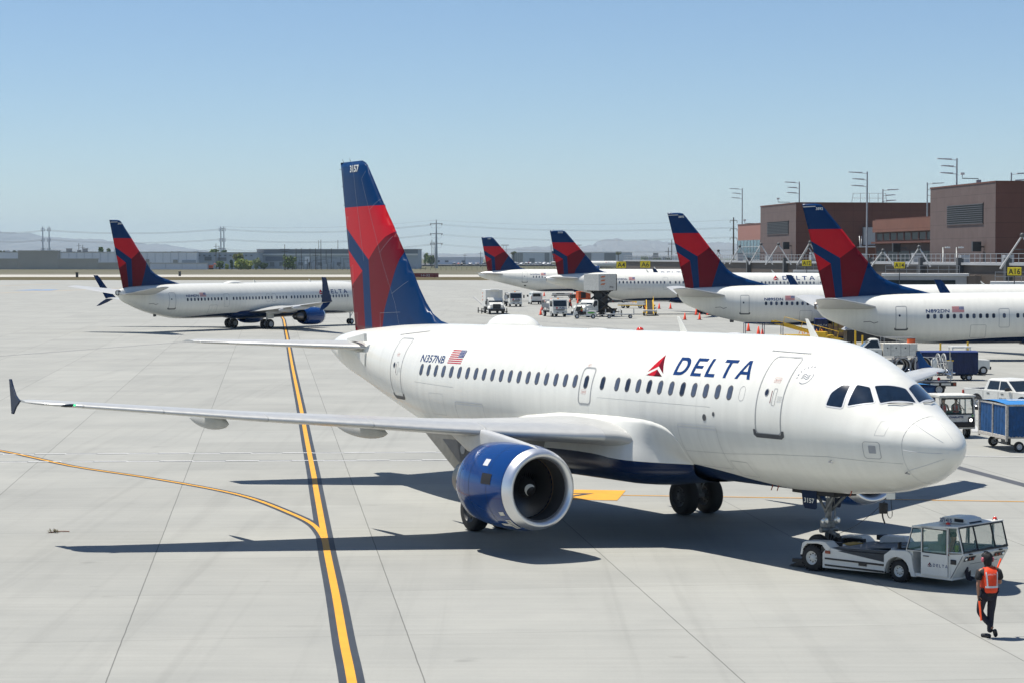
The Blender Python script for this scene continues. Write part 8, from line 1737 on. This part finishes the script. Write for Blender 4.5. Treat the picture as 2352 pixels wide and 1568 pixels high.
WG = mat("far cable", (.16, .18, .20), .6)
def wire(label, pts, Y, r=.05, sag=6, name='power_line'):
    P3 = [at(x, y, Yi if isinstance(Y, tuple) else Y) for (x, y), Yi in zip(pts, Y if isinstance(Y, tuple) else [Y] * len(pts))]; o = []; 
    for a, b in zip(P3, P3[1:]):
        for k in range(14): t = k / 14; o.append(a.lerp(b, t) + Vector((0, 0, -sag * 4 * t * (1 - t))))
    o.append(P3[-1]); w = MB().tube(o, r, 4).build(name, [WG]); tag(w, label, 'power line', 'power lines strung across the sky')
YY = (1700, 1700, 1528, 1200); nm = ['lowest', 'middle', 'highest']
for j, (a, b, c, d) in enumerate(((572, 572, 560, 560), (549, 549, 537.5, 530), (528, 526, 514.5, 508))):
    for q, (dy, nn) in enumerate(((0, 'upper'), (2.2, 'lower'))):
        wire('%s power line, %s cable, left of the far left poles' % (nm[j], nn), [(-40, a + 1 + dy), (105, a + dy)], (1700, 1700), .08, 2)
        wire('%s power line, %s cable, between the two pole pairs' % (nm[j], nn), [(105, a + dy), (510, b + dy)], (1700, 1700), .08, 3); wire('%s power line, %s cable, ending left at the steel pylon' % (nm[j], nn), [(510, b + dy), (1002, c + dy)], (1700, 1528), .08, 4); wire('%s power line, %s cable, leaving the steel pylon rightwards' % (nm[j], nn), [(1002, c + dy), (1690, d + 14 + dy)], (1528, 1100), .055, 3)
wire('single top cable over the steel pylon, left span', [(510, 521), (1002, 506)], (1700, 1528), .05, 3); wire('single top cable over the steel pylon, right span', [(1002, 506), (1690, 505)], (1528, 1100), .04, 3)
for l, x in (('pair of lamp masts right of fin 1007, left one', 1156), ('pair of lamp masts right of fin 1007, right one', 1163), ('lamp mast right of fin 5035, left one', 1311), ('lamp mast right of fin 5035, right one', 1330)):
    p = at(x, 564, 1150); o = thing('lamp_mast', l, 'lamp mast', (p.x, 1150, 0), group='distant lamp masts'); MB().tube([(0, 0, 0), (0, 0, p.z)], [.25, .14], 6).build('mast', [BG], o); MB().box(-1.4, 1.4, -.4, .4, p.z - .1, p.z + .25).build('lamp_head', [BD], o)
# small things along the verge
sg_ = thing('taxiway_sign', 'dark red taxiway sign on the grass right of the near fin', 'sign', (at(975, 640, 820).x, 820, 0)); MB().box(-5.5, 5.5, -.15, .15, .3, 1.9).build('panel', [mat("taxiway sign red", (.20, .02, .02), .6)], sg_); m = MB()
for x in (-4, 0, 4): m.cyl((x, 0, 0), (x, 0, .4), .08, n=6)
m.build('leg', [DGREY], sg_)
flat_text("14-32", 1.3, WPAINT, lambda x, y: Vector((-1.6 + x, -.16, .6 + y)), sg_)
for x, y, Y, l in ((177, 637, 850, 'tiny dark marker box on the grass strip at left'), (413, 637, 905, 'tiny dark post on the far taxiway edge left of the taxiing fin'), (1196, 0, 0, '')):
    if not y: continue
    p = at(x, y, Y); o = MB().box(-.5, .5, -.3, .3, 0, 1.8).box(-.6, .6, -.4, .4, 1.8, 2.0).build('marker_box', [BLACK]); o.location = (p.x, Y, 0); tag(o, l, 'marker box')
# car park beyond the verge
def far_car(m):
    b = MB(); b.prism([(-2.25, .35), (-2.3, .85), (-1.5, .95), (-.9, 1.42), (.6, 1.45), (1.25, .98), (2.2, .85), (2.28, .35)], -.88, .88, 'y', 0); b.prism([(-1.42, .96), (-.92, 1.36), (.58, 1.38), (1.12, .98)], -.895, .895, 'y', 1)
    for x in (-1.4, 1.4): b.cyl((x, -.9, .33), (x, .9, .33), .33, n=8, m=1)
    return b.build('parked_car', [m, CARGLASS])
cp = [('white', (.75, .75, .75)), ('silver', (.42, .44, .46)), ('grey', (.16, .17, .18)), ('black', (.02, .02, .022)), ('dark blue', (.03, .06, .14)), ('red', (.30, .03, .03))]
protos = [far_car(mat("car paint " + n, c, .3, coat=.5)) for n, c in cp]; rnd = random.Random(21); used = [0] * 6
for i in range(285):
    rowi = i % 7; Y = (1930, 1975, 2020, 2080, 2150, 2240, 2350)[rowi]; x = 1040 + 700 * (i // 7 + rnd.uniform(.1, .9)) / 41; c = rnd.choices(range(6), (9, 7, 5, 5, 2, 1))[0]
    p = at(x, 600, Y); o = protos[c] if not used[c] else protos[c].copy()
    if used[c]: C.objects.link(o)
    used[c] += 1; o.location = (p.x, Y + rnd.uniform(-4, 4), 1.2); o.rotation_euler = (0, 0, R(rnd.choice((80, 90, 95, 0, 260)))); o.scale = (1, 1, 1.15); tag(o, '%s car in the %s row of the far lot behind the parked airliners' % (cp[c][0], ('front', 'second', 'third', 'middle', 'fifth', 'sixth', 'rearmost')[rowi]), 'car', 'cars parked in the far lot')
struct(MB().box(-160, 420, 1900, 2420, .3, 1.2).build('car_park', [mat("car park asphalt", (.10, .10, .10), .9, var=.1, vs=.02)]))
# ---------------------------------------------------------------- mountains
def ridge(name, pts, Y, depth, m, rough, seed):
    rnd = random.Random(seed); P_ = []; 
    for (x0, y0), (x1, y1) in zip(pts, pts[1:]):
        n = max(2, int(abs(x1 - x0) / 7))
        for k in range(n): t = k / n; P_.append((x0 + (x1 - x0) * t, y0 + (y1 - y0) * t))
    P_.append(pts[-1]); rows = 9; ring = []
    tops = [(at(x, 590, Y).x, max(2, at(x, y, Y).z + rnd.uniform(-1, 1) * rough)) for x, y in P_]; mb = MB()
    gr = [[rnd.uniform(-1, 1) for _ in P_] for _ in range(rows + 1)]
    rings = []
    for j in range(-rows, rows + 1):
        f = 1 - abs(j) / rows; rr = []
        for i, (x, z) in enumerate(tops): sp = math.sin(i * 1.3 + j * .5) * .10; rr.append((x + gr[abs(j)][i] * rough * 1.5, Y + j / rows * depth + gr[abs(j)][i] * depth * .03, -2 + (z + 2) * max(0, f ** 1.15 + (sp * f * (1 - f) * 2.2))))
        rings.append(rr)
    mb.loft(rings, 0, False, False, False); return struct(mb.build(name, [m]))
MR = mat("desert mountain", (.17, .155, .14), .95, var=.35, vs=.0015)
ridge('mountain', [(-160, 540), (-80, 536), (0, 533), (35, 535), (70, 537), (84, 542), (100, 544), (125, 547), (155, 547), (188, 549), (210, 549), (235, 551), (250, 555), (262, 554), (300, 556), (330, 560), (370, 562), (400, 566), (430, 572), (470, 577), (520, 583), (580, 588), (620, 590)], 21000, 5000, MR, 6, 5)
ridge('mountain', [(880, 590), (930, 584), (960, 580), (1010, 583), (1060, 584), (1090, 582), (1120, 578), (1160, 573), (1190, 570), (1215, 567), (1270, 566), (1310, 568), (1345, 566), (1362, 563), (1371, 556), (1384, 551), (1400, 550.5), (1412, 548), (1424, 549), (1432, 553), (1445, 554), (1480, 552.5), (1510, 554), (1545, 557), (1580, 559), (1610, 561), (1650, 556), (1690, 560), (1750, 566), (1850, 572), (2000, 580)], 19000, 4500, MR, 5, 9)
# ---------------------------------------------------------------- air
hz = bpy.data.materials.new("air"); hz.use_nodes = True; nt = hz.node_tree; nt.nodes.clear(); ou = nt.nodes.new("ShaderNodeOutputMaterial"); pv = nt.nodes.new("ShaderNodeVolumePrincipled")
pv.inputs["Color"].default_value = (.68, .87, 1.0, 1); pv.inputs["Density"].default_value = HAZE; pv.inputs["Anisotropy"].default_value = .0; nt.links.new(pv.outputs[0], ou.inputs["Volume"])
hb_ = MB().box(-27000, 27000, -2000, 27500, -1.1, 420).build('haze', [hz]); hb_['kind'] = 'stuff'
